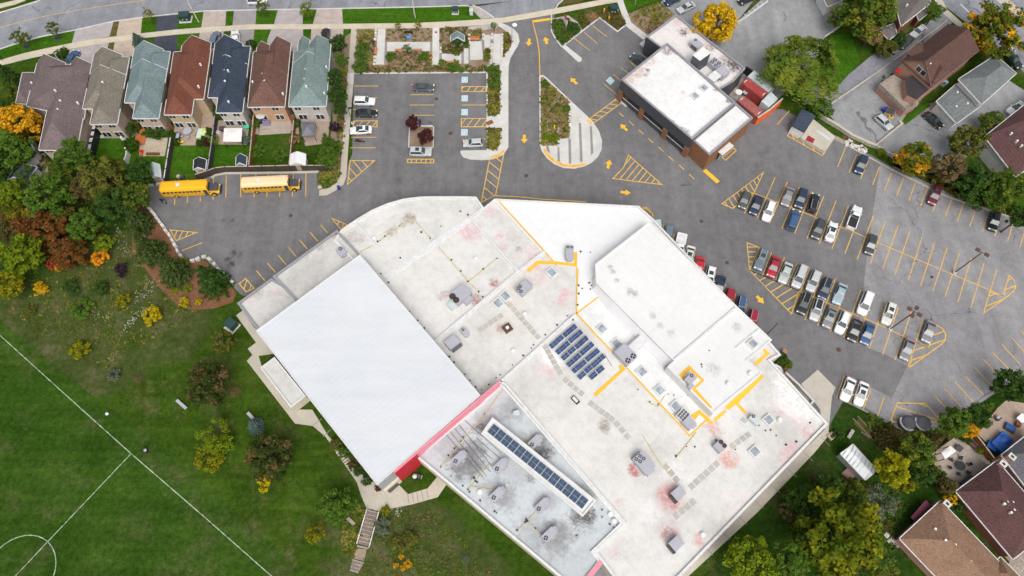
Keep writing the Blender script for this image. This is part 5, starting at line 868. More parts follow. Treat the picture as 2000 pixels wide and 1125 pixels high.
for f, r, ty, col, lb, op, gp in (
 ((1447.6, 408), (1460, 375), 'hatch', 'graphite', 'dark green-grey hatchback parked beside the upper hatched triangle', '', GC), ((1470, 418), (1483, 385), 'sedan', 'navy', 'navy sedan between the green-grey hatchback and the white car with roof rails', '', GC), ((1494, 433), (1508, 395), 'suv', 'white', 'white SUV with roof rails, first white one from the upper hatched triangle', 'r', GC),
 ((1532, 401), (1544, 368), 'sedan', 'grey', 'mid-grey car at the left end of the back row of three', '', GC), ((1558, 406), (1569, 372), 'suv', 'navy', 'navy SUV in the middle of the back row of three', '', GC), ((1593, 379), (1584, 416), 'suv', 'black', 'black SUV at the right end of the back row of three, tail lights out', 'r', GC),
 ((1555, 412), (1543, 449), 'van', 'blue', 'blue minivan with red tail lights, alone just below the back row of three', '', GC), ((1591, 466), (1604, 432), 'suv', 'dgrey', 'dark grey SUV left of the white sedan with a dark sunroof', '', GC), ((1629, 434), (1618, 472), 'sedan', 'white', 'white sedan with a large dark sunroof below the white pickup', 's', GC),
 ((1676, 402), (1659, 449), 'pickup', 'white', 'white pickup truck with a black bed cover', 'c', GC), ((1696, 495), (1705, 461), 'sedan', 'dgrey', 'dark sedan alone where the dark and pale asphalt meet', '', GC),
 ((1479, 527), (1492, 490), 'suv', 'steel', 'blue-grey SUV with roof rails next to the left hatched zone', 'rs', GB), ((1504, 540), (1517, 503), 'sedan', 'red', 'red sedan in the lower centre row', '', GB), ((1527, 552), (1541, 515), 'sedan', 'sage', 'pale sage-silver sedan right of the red sedan', '', GB),
 ((1553, 561), (1569, 521), 'van', 'silver', 'silver minivan right of the sage-silver sedan', 'r', GB), ((1580, 570), (1596, 531), 'suv', 'silver', 'silver SUV between the silver minivan and the navy wagon', '', GB), ((1604, 583), (1618, 547), 'suv', 'navy', 'navy wagon with roof rails left of the pale blue sedan', 'rd', GB), ((1632, 594), (1647, 555), 'sedan', 'paleblue', 'pale blue sedan in the lower centre row', '', GB),
 ((1680, 616), (1698, 571), 'van', 'white', 'tall white van alone at the dark asphalt edge', '', GB), ((1729, 631), (1740, 596), 'suv', 'cream', 'cream-white car with a small sunroof left of the four-head lamp', 's', GB),
 ((1562, 614), (1577, 574), 'suv', 'black', 'black SUV with roof rails at the tip of the long hatched zone', 'r', GB), ((1588, 626), (1600, 586), 'suv', 'silver', 'silver SUV with a dark roof right of the black railed SUV', 'd', GB), ((1613, 639), (1627, 601), 'sedan', 'grey', 'grey sedan with a sunroof between a dark-roofed SUV and a white railed SUV', 's', GB), ((1636, 652), (1653, 611), 'suv', 'white', 'white SUV with white roof bars in front of the tall white van', 'r', GB),
 ((1662, 665), (1676, 627), 'sedan', 'black', 'black sedan left of the bright blue car', '', GB), ((1687, 671), (1700, 633), 'sedan', 'blue', 'blue sedan at the right end of the front row', '', GB), ((1764, 703), (1779, 662), 'sedan', 'grey', 'grey sedan whose nose touches the dark asphalt corner', '', GB), ((1806, 669), (1820, 627), 'sedan', 'grey', 'grey sedan beside the rounded hatched end', '', GB),
 ((1648, 781), (1663, 741), 'sedan', 'white', 'white sedan without a sunroof beside the concrete loading pad', '', 'two white cars by the loading pad'), ((1675, 791), (1688, 748), 'sedan', 'white', 'white sedan with a small sunroof, right of its white neighbour by the loading pad', 's', 'two white cars by the loading pad'),
 ((1675, 339), (1687, 307), 'suv', 'navy', 'navy SUV backed against the kerb near the rubble bank', '', GE), ((1817, 402), (1831, 364), 'suv', 'maroon', 'maroon SUV alone at the tree-lined kerb', 's', GE), ((1937, 449), (1943, 417), 'suv', 'black', 'black SUV at the far right of the tree-lined kerb', '', GE),
 ((1301, 481), (1308, 443), 'suv', 'steel', 'blue-grey car nearest the accessible bay beside the school', '', GS_), ((1322, 505), (1332, 459), 'pickup', 'white', 'white pickup nosed in beside the white school roof', '', GS_), ((1341, 520), (1350, 482), 'sedan', 'cream', 'cream-white sedan between the white pickup and a red car', 's', GS_), ((1360, 542), (1368, 504), 'sedan', 'brightred', 'bright red car beside the school roof edge', '', GS_), ((1381, 562), (1390, 524), 'suv', 'white', 'white SUV with a dark sunroof right after the bright red car', 's', GS_),
 ((1401, 579), (1409, 541), 'sedan', 'navy', 'navy sedan with a dark rear window beside the school', '', GS_), ((1418, 606), (1427, 568), 'suv', 'crimson', 'crimson SUV between two blue cars beside the school', '', GS_), ((1442, 622), (1450, 582), 'suv', 'blue', 'blue SUV with roof rails beside the school', 'r', GS_), ((1464, 648), (1473, 609), 'suv', 'crimson', 'rose-red car at the right end of the row beside the school', 'r', GS_),
 ((848.5, 172), (807, 171), 'sedan', 'graphite', 'dark grey sedan alone near the garden edge of the small lot', '', None), ((731, 199), (693, 198), 'suv', 'white', 'white SUV above the black sedan in the small lot', '', None), ((736, 222), (696, 221), 'sedan', 'black', 'black sedan in the small lot between two white cars', '', None), ((685, 256), (725, 253), 'sedan', 'white', 'white sedan with a sunroof below the small hatched bay', 's', None), ((842, 298), (801, 297), 'suv', 'silver', 'boxy silver SUV beside the planter with purple trees', 'rs', None), ((905, 281), (943, 279), 'hatch', 'silver', 'silver hatchback beside the kerb near the crosswalk', '', None),
 ((1239, 112), (1258, 126), 'suv', 'dgrey', 'dark SUV half hidden beside the brick shop', '', None), ((1324, 23), (1356, 7), 'sedan', 'silver', 'silver sedan behind the shop near the yellow tree', '', None), ((1299, 8), (1330, -8), 'suv', 'navy', 'dark blue SUV cut by the top edge left of the silver sedan', '', None), ((1444, 6), (1474, -9), 'suv', 'black', 'black SUV cut by the top edge beside white bay lines', '', None),
 ((1739, 251), (1712, 227), 'hatch', 'silver', 'silver hatchback in the gravel yard below the rear deck', '', None), ((1839, 249), (1806, 221), 'sedan', 'black', 'black sedan parked behind the slate-roofed house', '', None), ((1781, 71), (1806, 52), 'sedan', 'silver', 'silver sedan in the lane between two houses', '', None), ((1757, 93), (1781, 73), 'sedan', 'dgrey', 'dark car behind the silver sedan in the lane', '', None), ((1970, 220), (1998, 202), 'sedan', 'white', 'white sedan beside the brown-roofed house at the right edge', 's', None), ((1989, 131), (1962, 102), 'pickup', 'black', 'black pickup on the avenue beside the big tree', 'c', None),
 ((146, 106), (137, 122), 'sedan', 'blue', 'blue car in the lilac driveway of the wide purple house', '', 'cars in the row house driveways'), ((424, 65), (417, 88), 'suv', 'steel', 'blue-grey car in front of the navy-roofed house, left of the white one', '', 'cars in the row house driveways'), ((459, 62), (462, 88), 'sedan', 'white', 'white car peeking over the navy roof', '', 'cars in the row house driveways'), ((637, 57), (635, 84), 'suv', 'black', 'black SUV in the driveway beside the tall hedge trees', '', 'cars in the row house driveways'), ((522, 1), (483, 2), 'suv', 'white', 'white SUV driving along the street at the top edge', '', None)):
    car(f, r, ty, col, lb, op, gp, z=.04)
# school buses
plain('bus_yellow', (.84, .44, .012), .4, .05, .6, obj=True); plain('bus_pale', (.84, .62, .36), .45, .05, .6, obj=True)
def bus(f, r, roofm, label):
    a, b = G(f[0], f[1], 1.5), G(r[0], r[1], 1.5); c = (a + b) / 2; L = 11.4; t = thing('school_bus', label, 'bus', (c.x, c.y, .04), math.atan2(a.y - b.y, a.x - b.x), 'parked school buses', local=True)
    x0, x1, hw = -L / 2, L / 2 - 1.9, 1.22; mb = MB(); prof = [(-hw, .55), (-hw, 2.45), (-hw * .86, 2.86), (-hw * .5, 3.0), (hw * .5, 3.0), (hw * .86, 2.86), (hw, 2.45), (hw, .55)]
    st = [(x0, .94), (x0 + .25, 1), (x1 - .2, 1), (x1, .96)]; rg = [[Vector((x, y * k, .55 + (z - .55) * (k if k < 1 else 1))) for y, z in prof] for x, k in st]
    for r0, r1 in zip(rg, rg[1:]):
        for k in range(7): mb.face([r0[k], r1[k], r1[k + 1], r0[k + 1]][::-1], 'bus_yellow' if k in (0, 6) else roofm)
        mb.face([r0[7], r1[7], r1[0], r0[0]][::-1], 'bus_yellow')
    mb.face(rg[0], 'bus_yellow'); mb.face(rg[-1][::-1], 'bus_yellow')
    for s in (-1, 1): mb.box(((x0 + x1) / 2, s * (hw + .01), 1.28), (x1 - x0 - .4, .03, .06), 'plastic_black').box(((x0 + x1) / 2, s * (hw + .01), .85), (x1 - x0 - .4, .03, .05), 'plastic_black')
    mb.build('body', t)
    hd = MB(); hq = [Vector((x1 - .05, -1.0, 1.62)), Vector((L / 2 - .15, -.78, 1.3)), Vector((L / 2 - .15, .78, 1.3)), Vector((x1 - .05, 1.0, 1.62))]; lo_ = [Vector((p.x + (.12 if i in (1, 2) else 0), p.y * 1.18, .55)) for i, p in enumerate(hq)]
    hd.face(hq, 'clad_dark')
    for k in range(4): hd.face([lo_[k], lo_[(k + 1) % 4], hq[(k + 1) % 4], hq[k]], 'bus_yellow')
    hd.build('hood', t); MB().box((L / 2 + .05, 0, .6), (.2, 2.1, .3), 'plastic_black').build('bumper', t); MB().face([(x1 + .02, -1.05, 1.62), (x1 + .02, 1.05, 1.62), (x1 - .02 + .015, .95, 2.6), (x1 + -.005, -.95, 2.6)], 'glass_car').build('windshield', t)
    for s in (-1, 1):
        for k in range(10): MB().box((x0 + .75 + k * .78, s * (hw + .008), 1.98), (.6, .03, .58), 'glass_car').build('window', t)
        MB().box((x1 + .3, s * 1.45, 1.75), (.12, .2, .35), 'plastic_black').build('mirror', t); MB().box((L / 2 - .08, s * .85, 1.0), (.12, .28, .28), 'lamp_white').build('headlight', t); MB().box((x1 - .03, s * .7, 2.88), (.16, .3, .16), 'red_bright').build('warning_light', t)
        for x_ in (x0 + 2.6, x1 + .75): MB().cyl((x_, s * (hw - .3), .5), (x_, s * (hw + .03), .5), .5, 'rubber', 16).cyl((x_, s * (hw), .5), (x_, s * (hw + .05), .5), .26, 'bus_yellow', 10).build('wheel', t)
    MB().box((x1 - .55, -(hw + .012), 1.5), (.75, .035, 1.75), 'glass_car').build('door', t); MB().box((x0 + 3.7, 0, 3.02), (.72, .72, .08), 'siding_white').build('roof_hatch', t)
bus((427, 365), (318, 370.5), 'bus_yellow', 'yellow school bus with a yellow roof at the left end of the lot'); bus((585, 356.5), (474, 362), 'bus_pale', 'school bus with a faded pale roof parked along the back fence')
def motorbike(p, q, label):
    a, b = G(*p, .4), G(*q, .4); c = (a + b) / 2; t = thing('motorcycle', label, 'motorcycle', (c.x, c.y, .04), math.atan2(a.y - b.y, a.x - b.x), None, local=True)
    for x in (-.72, .72): MB().cyl((x, -.07, .32), (x, .07, .32), .32, 'rubber', 16).cyl((x, -.09, .32), (x, .09, .32), .14, 'steel_grey', 10).build('wheel', t)
    MB().box((.15, 0, .78), (.55, .32, .28), 'maroon_paint' if 'maroon_paint' in M else 'red_dark', taper=.7).build('tank', t); MB().box((-.42, 0, .78), (.75, .3, .12), 'plastic_black').build('seat', t); MB().box((0, 0, .48), (.7, .34, .4), 'steel_dark').build('engine', t); MB().cyl((.5, -.38, 1.05), (.5, .38, 1.05), .03, 'steel_dark', 6).cyl((.72, 0, .35), (.45, 0, 1.05), .05, 'steel_grey', 6).build('handlebar', t)
motorbike((711, 276.5), (694, 275), 'dark red motorcycle in its own bay of the small lot'); 
# ---------------------------------------------------------------- lamps, signs, utility boxes
def lamp(base, hgt_, heads, label, m='steel_dark', pole=.1, arm=1.0, hs=(.75, .75), round_=False, an=0):
    p = G(*base, 0); t = thing('street_lamp', label, 'lamp', p); MB().cyl(p, p + Vector((0, 0, .5)), .35, 'concrete_light', 12).build('footing', t); MB().cyl(p + Vector((0, 0, .5)), p + Vector((0, 0, hgt_)), pole, m, 8, pole * .75).build('pole', t)
    for k in range(heads):
        g = an + 2 * math.pi * k / heads; q = p + Vector((math.cos(g) * arm, math.sin(g) * arm, hgt_))
        if round_: MB().cyl(p + Vector((0, 0, hgt_)), q, .06, m, 6).cyl(q, q + Vector((0, 0, .12)), .55, 'lamp_white', 14, .35).build('lamp_head', t)
        else: MB().cyl(p + Vector((0, 0, hgt_ - .05)), q, .06, m, 6).box(q + Vector((0, 0, .05)), (hs[0], hs[1], .16), m, g).build('lamp_head', t)
lamp((1863, 533.6), 8.8, 2, 'tall two-headed brown lamp in the pale asphalt lot', 'steel_brown', .12, .85, (.8, .7), an=R(-38)); lamp((1737, 644), 8.8, 4, 'tall four-headed brown lamp in the parking lot', 'steel_brown', .12, .95, (.75, .7), an=R(52)); lamp((689.4, 242), 5.2, 1, 'dark lamp post beside the small lot walkway', 'steel_dark', .08, .5, (.7, .4), an=0); lamp((1000, 80), 5.0, 1, 'white disc-headed lamp at the entrance walkway bend', 'steel_grey', .08, .6, round_=True, an=R(-10))
def spole(base, h, d, label, m='wood_grey', arm=3.0):
    p = G(*base, 0); t = thing('street_lamp', label, 'lamp', p); MB().cyl(p, p + Vector((0, 0, h)), .13, m, 8, .1).build('pole', t); q = p + Vector((d[0] * arm, d[1] * arm, h + .3)); MB().cyl(p + Vector((0, 0, h)), q, .05, m, 6).box(q, (.7, .35, .15), 'steel_grey', math.atan2(d[1], d[0])).build('lamp_head', t)
spole((388, 43), 5.4, (-.3, .9), 'pale pole leaning over the verge by the green transformer', 'stone_white', .6); spole((811, 35), 5.4, (-.1, .9), 'pale pole on the long street lawn', 'stone_white', .6); spole((1240, 9), 6, (.1, .9), 'thin pale pole on the verge at the top edge', 'steel_grey', .5); spole((132, 137), 4.5, (.2, .9), 'white pole in the lilac driveway by the blue car', 'stone_white', .4)
lp = thing('flag_pole', 'thin dark pole standing at the school corner by the service lane', 'pole', G(1499, 652, 0)); q_ = G(1499, 652, 0); MB().cyl(q_, q_ + Vector((0, 0, 5.2)), .07, 'steel_dark', 6).build('shaft', lp); MB().ball(q_ + Vector((0, 0, 5.25)), .12, 'steel_dark', 8).build('cap', lp)
def ubox(pt, an, L, Wd, Hh, m, label, pad=True, base='concrete_light'):
    c = W(pt[0], pt[1], Hh / 2); z0 = hgt(c.x, c.y); t = thing('utility_box', label, 'utility box', (c.x, c.y, z0 + .02), an, None, local=True)
    if pad: MB().box((0, -.15, .06), (L * 1.25, Wd * 1.35, .12), base).build('pad', t)
    MB().box((0, 0, Hh / 2 + .1), (L, Wd, Hh), m).box((0, 0, Hh + .12), (L * 1.04, Wd * 1.06, .08), m).build('cabinet', t)
    for s in (-1, 1): MB().box((s * L * .24, -Wd / 2 - .012, Hh * .5 + .1), (L * .42, .03, Hh * .8), m).box((s * L * .2, -Wd / 2 - .03, Hh * .45), (.28, .02, .2), 'paint_white').build('door', t)
ubox((361, 33), .08, 2.3, 1.6, 1.5, 'utility_green', 'dark green transformer on the verge beside the black driveway'); ubox((889, 20), 0, 1.3, 1.1, 1.2, 'utility_green', 'small dark green utility box on the long street lawn'); ubox((920.5, 24), 0, .8, 1.0, 1.2, 'container_grey', 'pale grey cabinet near the driveway gravel', False); ubox((1199, 18), -.15, 1.7, 1.5, 1.5, 'utility_green', 'dark green transformer in the planting near the shop path')
ubox((452, 634), -.6, 1.8, 1.7, 1.5, 'utility_green', 'pale-topped green transformer on the lawn beside the ribbed roof'); 
sg = thing('pylon_sign', 'white and purple monument sign in the entrance planting', 'sign', G(1104, 40, 0)); a_, b_ = G(1101.5, 36.5, 1), G(1107, 47, 1); v_ = b_ - a_; an = math.atan2(v_.y, v_.x); c = (a_ + b_) / 2
MB().box((c.x, c.y, .4), (v_.length, .4, .8), 'stone_grey', an).build('base', sg); MB().box((c.x, c.y, 1.5), (v_.length, .25, 1.4), 'siding_white', an).build('panel', sg); MB().box((c.x, c.y, 2.32), (v_.length + .1, .32, .24), 'red_dark', an).build('cap', sg)
for pt, lb in (((1179.5, 24), 'yellow marker post nearest the street in the shop planting'), ((1189, 39), 'yellow marker post behind the bay corner in the shop planting'), ((1082.5, 252), 'yellow marker post in the lane island gravel')):
    p = G(*pt, 0); b_ = thing('marker_post', lb, 'bollard', p, group='yellow marker posts'); MB().cyl(p, p + Vector((0, 0, 1.1)), .16, 'yellow_bright', 10).build('post', b_); MB().ball(p + Vector((0, 0, 1.1)), .16, 'yellow_bright', 8).build('cap', b_)
# big in-ground waste containers
for pt, lb in (((1774.5, 825), 'left black deep-collection waste container'), ((1803.5, 825.5), 'right black deep-collection waste container')):
    p = G(*pt, 1.2); p.z = 0; t = thing('waste_container', lb, 'waste bin', p, group='deep collection waste containers'); MB().cyl(p, p + Vector((0, 0, 1.3)), 1.32, 'plastic_black', 24, 1.28).build('tank', t); MB().cyl(p + Vector((0, 0, 1.3)), p + Vector((0, 0, 1.55)), 1.3, 'clad_dark', 24, .9).build('lid', t)
    ar = [(p.x + 1.4 * math.cos(R(k)), p.y + 1.4 * math.sin(R(k))) for k in range(140, 300, 10)]; MB().strip(ar, .22, .9, 1.35, 'steel_grey').build('rim', t)
# safety railing by the accessible bay
rl = thing('guard_rail', 'yellow tubular guard rail at the school corner', 'railing', G(1268, 412, 0)); rp = [G(x, y, 1.0) for x, y in ((1255, 404.5), (1263, 405), (1274, 416.5), (1275.5, 422))]
for z_ in (.5, 1.0):
    mb = MB()
    for a, b in zip(rp, rp[1:]): mb.cyl((a.x, a.y, z_), (b.x, b.y, z_), .07, 'paint_arrow', 6)
    mb.build('rail', rl)
for p in rp: MB().cyl((p.x, p.y, 0), (p.x, p.y, 1.02), .07, 'paint_arrow', 6).build('post', rl)
# benches in the garden
def bench(pt, an, L, label, back=True, name='garden_bench', m='wood_bench', group='wooden benches in the garden'):
    c = W(pt[0], pt[1], .45); t = thing(name, label, 'bench', (c.x, c.y, hgt(c.x, c.y) + .15), an, group, local=True)
    MB().box((0, 0, .45), (L, .55, .08), m).build('seat', t)
    for s in (-1, 1): MB().box((s * L * .4, 0, .2), (.12, .5, .42), 'steel_dark').build('leg', t)
    if back: MB().box((0, .3, .72), (L, .08, .45), m).build('backrest', t)
bench((734, 100), R(90), 2.0, 'orange-brown bench facing the left garden path'); bench((780.5, 98), 0, 2.0, 'left of two brown benches behind the wide paved square', False); bench((815.5, 98), 0, 2.0, 'right of two brown benches behind the wide paved square', False); bench((841, 109.5), R(90), 1.9, 'orange-brown bench at the hedge end by the middle path'); bench((927.5, 77), 0, 2.1, 'broad orange-brown bench under the grass rows'); bench((875.5, 121.5), 0, 1.7, 'brown bench between two yellow-green shrubs', False)
bench((355, 790), R(-37), 2.6, 'pale grey team bench on the grass beside the dark tree', False, 'team_bench', 'unit_grey', None); bench((489.5, 812), R(-43), 1.6, 'pale grey bench end beside the blue spruce', False, 'team_bench', 'unit_grey', None); bench((685.5, 1018), R(-40), 1.6, 'grey bench on the bank left of the timber stairs', False, 'team_bench', 'wood_grey', None); bench((1661, 848), R(50), 1.8, 'grey slab bench by the dark shrub behind the loading pad', False, 'team_bench', 'stone_grey', None)
# pavilion, stone edging
kz = thing('garden_kiosk', 'small teal-roofed garden shelter among the bushes', 'shelter', G(893, 72, 0)); q = px(pairs('880.5,68 906.5,68 907,79 880,79'), 2.6); wb, rb, gb = MB(), MB(), MB(); hblock(wb, rb, gb, [q[0], q[1], q[2], q[3]], 2.5, 3.7, 0, 0, rm='shingles_teal', wm='siding_white', ov=.5); wb.build('wall', kz); rb.build('roof', kz); gb.build('trim', kz)
def blocks(name, label, path, size, m, cat, gap=1.05, z=0, h=.5):
    P_ = [W(a, b, .2) for a, b in path]; t = thing(name, label, cat, (P_[0].x, P_[0].y, 0)); mb = MB()
    for a, b in zip(P_, P_[1:]):
        n = max(1, int((b - a).length / (size * gap))); an = math.atan2(b.y - a.y, b.x - a.x)
        for k in range(n):
            c = a.lerp(b, (k + .5) / n); mb.box((c.x + rnd.uniform(-.06, .06), c.y + rnd.uniform(-.06, .06), c.z - .2 + h / 2), (size * rnd.uniform(.8, 1), rnd.uniform(.5, .7), h * rnd.uniform(.85, 1.1)), m, an + rnd.uniform(-.08, .08), .9)
    mb.build('stones', t)
blocks('stone_wall', 'curving retaining wall of white stones beside the bus lot', pairs('318,359.5 288,361.5 276,367 274,374 278,385 290,404 305,424 322,446 335,466 345,484 350,497 359,504'), 1.0, 'stone_white', 'wall', h=.7); blocks('stone_wall', 'short bent retaining wall of white stones in front of the spruce', pairs('371,510 381,509 393,503 404,501 415,512 432,530 447,546 459,556'), 1.0, 'stone_white', 'wall', h=.6)
for l_, lb in (('735,56 733,80', 'stone row along the left garden path, upper part'), ('733,108 731,130', 'stone row along the left garden path, lower part'), ('861,92 861,104', 'stones at the corner of the shelter bed'), ('916,65 917,80 916,92', 'stone row between the shelter bed and the grass rows'), ('944,65 944.5,80', 'stone row left of the short paved strip'), ('961,64 961.5,78', 'stone row right of the short paved strip'), ('961,85 959,128', 'stone row beside the wide right-hand path'), ('982,66 979,116', 'stone row at the grass wedge'), ('1113,202 1113,246', 'white stone row along the island planting'), ('1132,228 1132,240', 'white stones on the island paving'), ('1092,272 1091,290', 'white stones beside the island hedge')): blocks('stone_edging', lb, pairs(l_), .8, 'stone_white', 'stone edging', h=.42)
gr_ = thing('rubble_pile', 'pile of pale broken concrete slabs on the verge', 'rubble', G(1668, 283, 0)); mb = MB()
for x, y, s in ((1656, 279, 1.2), (1660, 276, 1.0), (1662, 283, 1.1), (1668, 284, .8), (1675, 286, .8), (1683, 287, .9), (1686, 293, 1.4), (1678, 292, .7), (1689, 291, .8), (1653, 283, .7)):
    p = G(x, y, .2); mb.box((p.x, p.y, .2), (s * 1.2, s * .8, .4), 'stone_white', rnd.random() * 3, .8)
mb.build('slabs', gr_)
plain('wood_dark', (.24, .19, .15), .85, .2, 1, fine=6)
# ---------------------------------------------------------------- fences, garden things
def fence(label, path, h, m, name='garden_fence', cat='fence', post=2.4, wd=.12, cap=None, z=0, posts=True):
    P_ = px(pairs(path), h); t = thing(name, label, cat, (P_[0].x, P_[0].y, 0)); MB().strip([(p.x, p.y) for p in P_], wd, z, h, m).build('panel', t)
    if cap: MB().strip([(p.x, p.y) for p in P_], wd + .1, h, h + .06, cap).build('cap_rail', t)
    if posts:
        pm = MB().box((0, 0, h / 2 + .05), (wd + .1, wd + .1, h + .1), m).mesh('post'); L_ = list(zip(P_, P_[1:]))
        for i, (a, b) in enumerate(L_):
            n = max(1, int((b - a).length / post))
            for k in range(n + (i == len(L_) - 1)): c = a.lerp(b, k / n); o = bpy.data.objects.new('post', pm); COL.objects.link(o); o.parent = t; o.location = (c.x - P_[0].x, c.y - P_[0].y, 0)
fence('long dark board fence between the row house gardens and the bus lot', '380,341 404,333.5 419,328 439,325.5 484,325 564,323 639,323', 1.8, 'wood_fence', cap='wood_tan'); fence('dark side fence between the red-roofed and navy-roofed gardens', '404.5,332 412,285 419,226', 1.8, 'wood_fence', cap='trim_grey'); fence('red-brown side fence left of the flagstone garden', '485.5,324 491,270 495,224', 1.8, 'wood_red', cap='wood_tan'); fence('red-brown side fence left of the dark gazebo garden', '564.5,322 569,280 573.5,234', 1.8, 'wood_red', cap='wood_tan')
fence('dark side fence left of the red-roofed garden', '320,349 326,310 333,268', 1.8, 'wood_fence', cap='stone_white'); fence('leaning white fence panels beside the dark garden bush', '243,311 247,295 244,289', 1.6, 'siding_white', wd=.2); fence('white slatted screen with dark gaps beside the purple house', '172,300 176,280 182,255 186,232', 2.2, 'plastic_black', 'lattice_screen', 'screen', 1.6, .5, 'trim_white'); fence('angled white garden wall under the yellow-orange maple', '57,267 62,283 68,296 64,304 46,326', 2.2, 'siding_white', 'garden_wall', 'wall', wd=.35, posts=False)
fence('short red wooden gate between the teal and red houses', '321,243 333,243', 1.6, 'wood_red', 'side_gate', 'gate', 1); fence('short red wooden gate beside the dark gazebo garden', '564,226 574,226', 1.6, 'wood_red', 'side_gate', 'gate', 1); fence('short grey gate beside the navy-roofed house', '487,226 495,226', 1.5, 'wood_fence', 'side_gate', 'gate', 1); fence('short brown gate between the taupe and teal houses', '254,240 268,240', 1.6, 'wood_red', 'side_gate', 'gate', 1)
fence('low concrete wall with a dark shaded side along the gravel yard', '1602,223 1640,246 1665,263 1700,279 1714,284', .9, 'stone_grey', 'boundary_wall', 'wall', wd=.5, posts=False, cap='concrete_tan'); fence('low concrete wall continuing behind the yellow-green tree', '1715,285 1730,294 1748,304', .9, 'stone_grey', 'boundary_wall', 'wall', wd=.5, posts=False); fence('low tan kerb wall between two yards', '1713,281 1740,259 1763,240 1757,236', .5, 'concrete_tan', 'boundary_wall', 'wall', wd=.35, posts=False); fence('low pale wall between the gravel yard and the lane', '1618,206 1650,184 1700,150 1740,122', .4, 'concrete_tan', 'boundary_wall', 'wall', wd=.3, posts=False); fence('low pale wall along the lane beside the mocha-roofed house', '1745,118 1790,85 1850,40', .4, 'concrete_tan', 'boundary_wall', 'wall', wd=.25, posts=False)
fence('low white kerb wall beside the yellow tree', '1432,48 1455,34 1500,1', .3, 'concrete_light', 'boundary_wall', 'wall', wd=.35, posts=False); fence('low pale kerb along the gravel yard by the olive tree', '1611,71 1640,51', .3, 'concrete_light', 'boundary_wall', 'wall', wd=.3, posts=False); fence('short black-fronted fence under the yellow-orange tree', '1812,337 1822,333 1846,343', 1.3, 'plastic_black', cap='wood_grey')
fence('orange-red screen wall at the end of the container yard', '1480,230 1505,213 1529,192', 2.4, 'orange_bright', 'screen_wall', 'screen', wd=.25, posts=False, cap='concrete_tan'); fence('dark enclosure wall at the corner of the container yard', '1453,133 1459,130 1473,140', 2.2, 'plastic_black', 'screen_wall', 'screen', wd=.2, posts=False); fence('brown wooden fence between the two stone patios', '1908,850 1925,872 1942,895', 1.8, 'wood_red', cap='wood_tan'); fence('pale low fence along the edge of the upper patio', '1914,845 1930,822 1948,800', 1.0, 'wood_tan'); fence('tan board fence behind the white canopy patio', '1821,888 1840,873 1862,857', 1.7, 'wood_tan'); fence('dark fence at the lower edge of the stone patio', '1816,920 1838,946', 1.6, 'wood_fence')
fence('concrete service ramp wall with a pale cap beside the school', '1535,728 1560,751 1589,783 1584,789', 1.0, 'stone_grey', 'ramp_wall', 'wall', wd=.3, posts=False, cap='concrete_light'); fence('grey metal gate frame at the top of the service ramp', '1528,737 1535,727', 2.0, 'steel_grey', 'ramp_gate', 'gate', 1, .08)
tag(MB().strip(g_('1510,716 1516,713 1524,718 1528,727 1525,732', .8), .4, 0, .8, 'trim_white').build('planter_wall'), 'curved white planter wall at the school service corner', 'planter')
tag(MB().prism(g_('1507,712 1527,694 1547,706 1548,714 1530,730', .25), 0, .25, 'concrete_grey', 'mulch_dark').build('planter_bed'), kind='structure')
# timber stairs down the bank
ts = thing('timber_stairs', 'weathered timber stairs with pale rails going down the grass bank', 'stairs', W(718, 1030)); rails = []
def steps(tl, tr, bl, br, n, nm):
    mb = MB()
    for k in range(n):
        t0, t1 = k / n, (k + .86) / n; q = [(tl[0] + (bl[0] - tl[0]) * t0, tl[1] + (bl[1] - tl[1]) * t0), (tr[0] + (br[0] - tr[0]) * t0, tr[1] + (br[1] - tr[1]) * t0), (tr[0] + (br[0] - tr[0]) * t1, tr[1] + (br[1] - tr[1]) * t1), (tl[0] + (bl[0] - tl[0]) * t1, tl[1] + (bl[1] - tl[1]) * t1)]
        p = [W(a, b, .22) for a, b in q]; z = sum(v.z for v in p) / 4; mb.prism([(v.x, v.y) for v in p], z - .35, z, 'wood_dark' if k % 2 else 'wood_grey')
    mb.build(nm, ts)
steps((718, 995), (738.6, 1000), (698, 1062), (720, 1067.6), 18, 'treads'); steps((698, 1064), (719, 1069), (697, 1069), (718, 1073), 1, 'landing'); steps((688.5, 1092), (711, 1098), (683, 1115), (699, 1120), 7, 'treads')
for a, b in (((717, 993), (696.5, 1062)), ((740, 999), (720.5, 1070))):
    mb = MB(); n = 8; P_ = [W(a[0] + (b[0] - a[0]) * k / n, a[1] + (b[1] - a[1]) * k / n, .9) for k in range(n + 1)]; mb.strip([(p.x, p.y, p.z) for p in P_], .16, 0, .1, 'stone_white')
    for p in P_[::2]: mb.cyl((p.x, p.y, p.z - 1.0), (p.x, p.y, p.z), .06, 'wood_grey', 6)
    mb.build('handrail', ts)
sheet('stair_path', pairs('697,1071 716,1073 711,1096 689,1091'), .1, 'bare_soil')
cs = thing('concrete_steps', 'narrow flight of concrete steps beside the ribbed-roof wall', 'steps', W(675, 897)); mb = MB()
for k in range(8):
    t = k / 7; a, b = W(657 + 23 * t, 886 + 28 * t, .2), W(667 + 21 * t, 879 + 29 * t, .2); mb.strip([(a.x, a.y), (b.x, b.y)], .5, .04, .24 - k * .018, 'concrete_tan'); mb.strip([((a.x) + .18, a.y - .16), (b.x + .18, b.y - .16)], .14, .05, .255 - k * .018, 'steel_brown')
mb.build('treads', cs)
jn = MB()
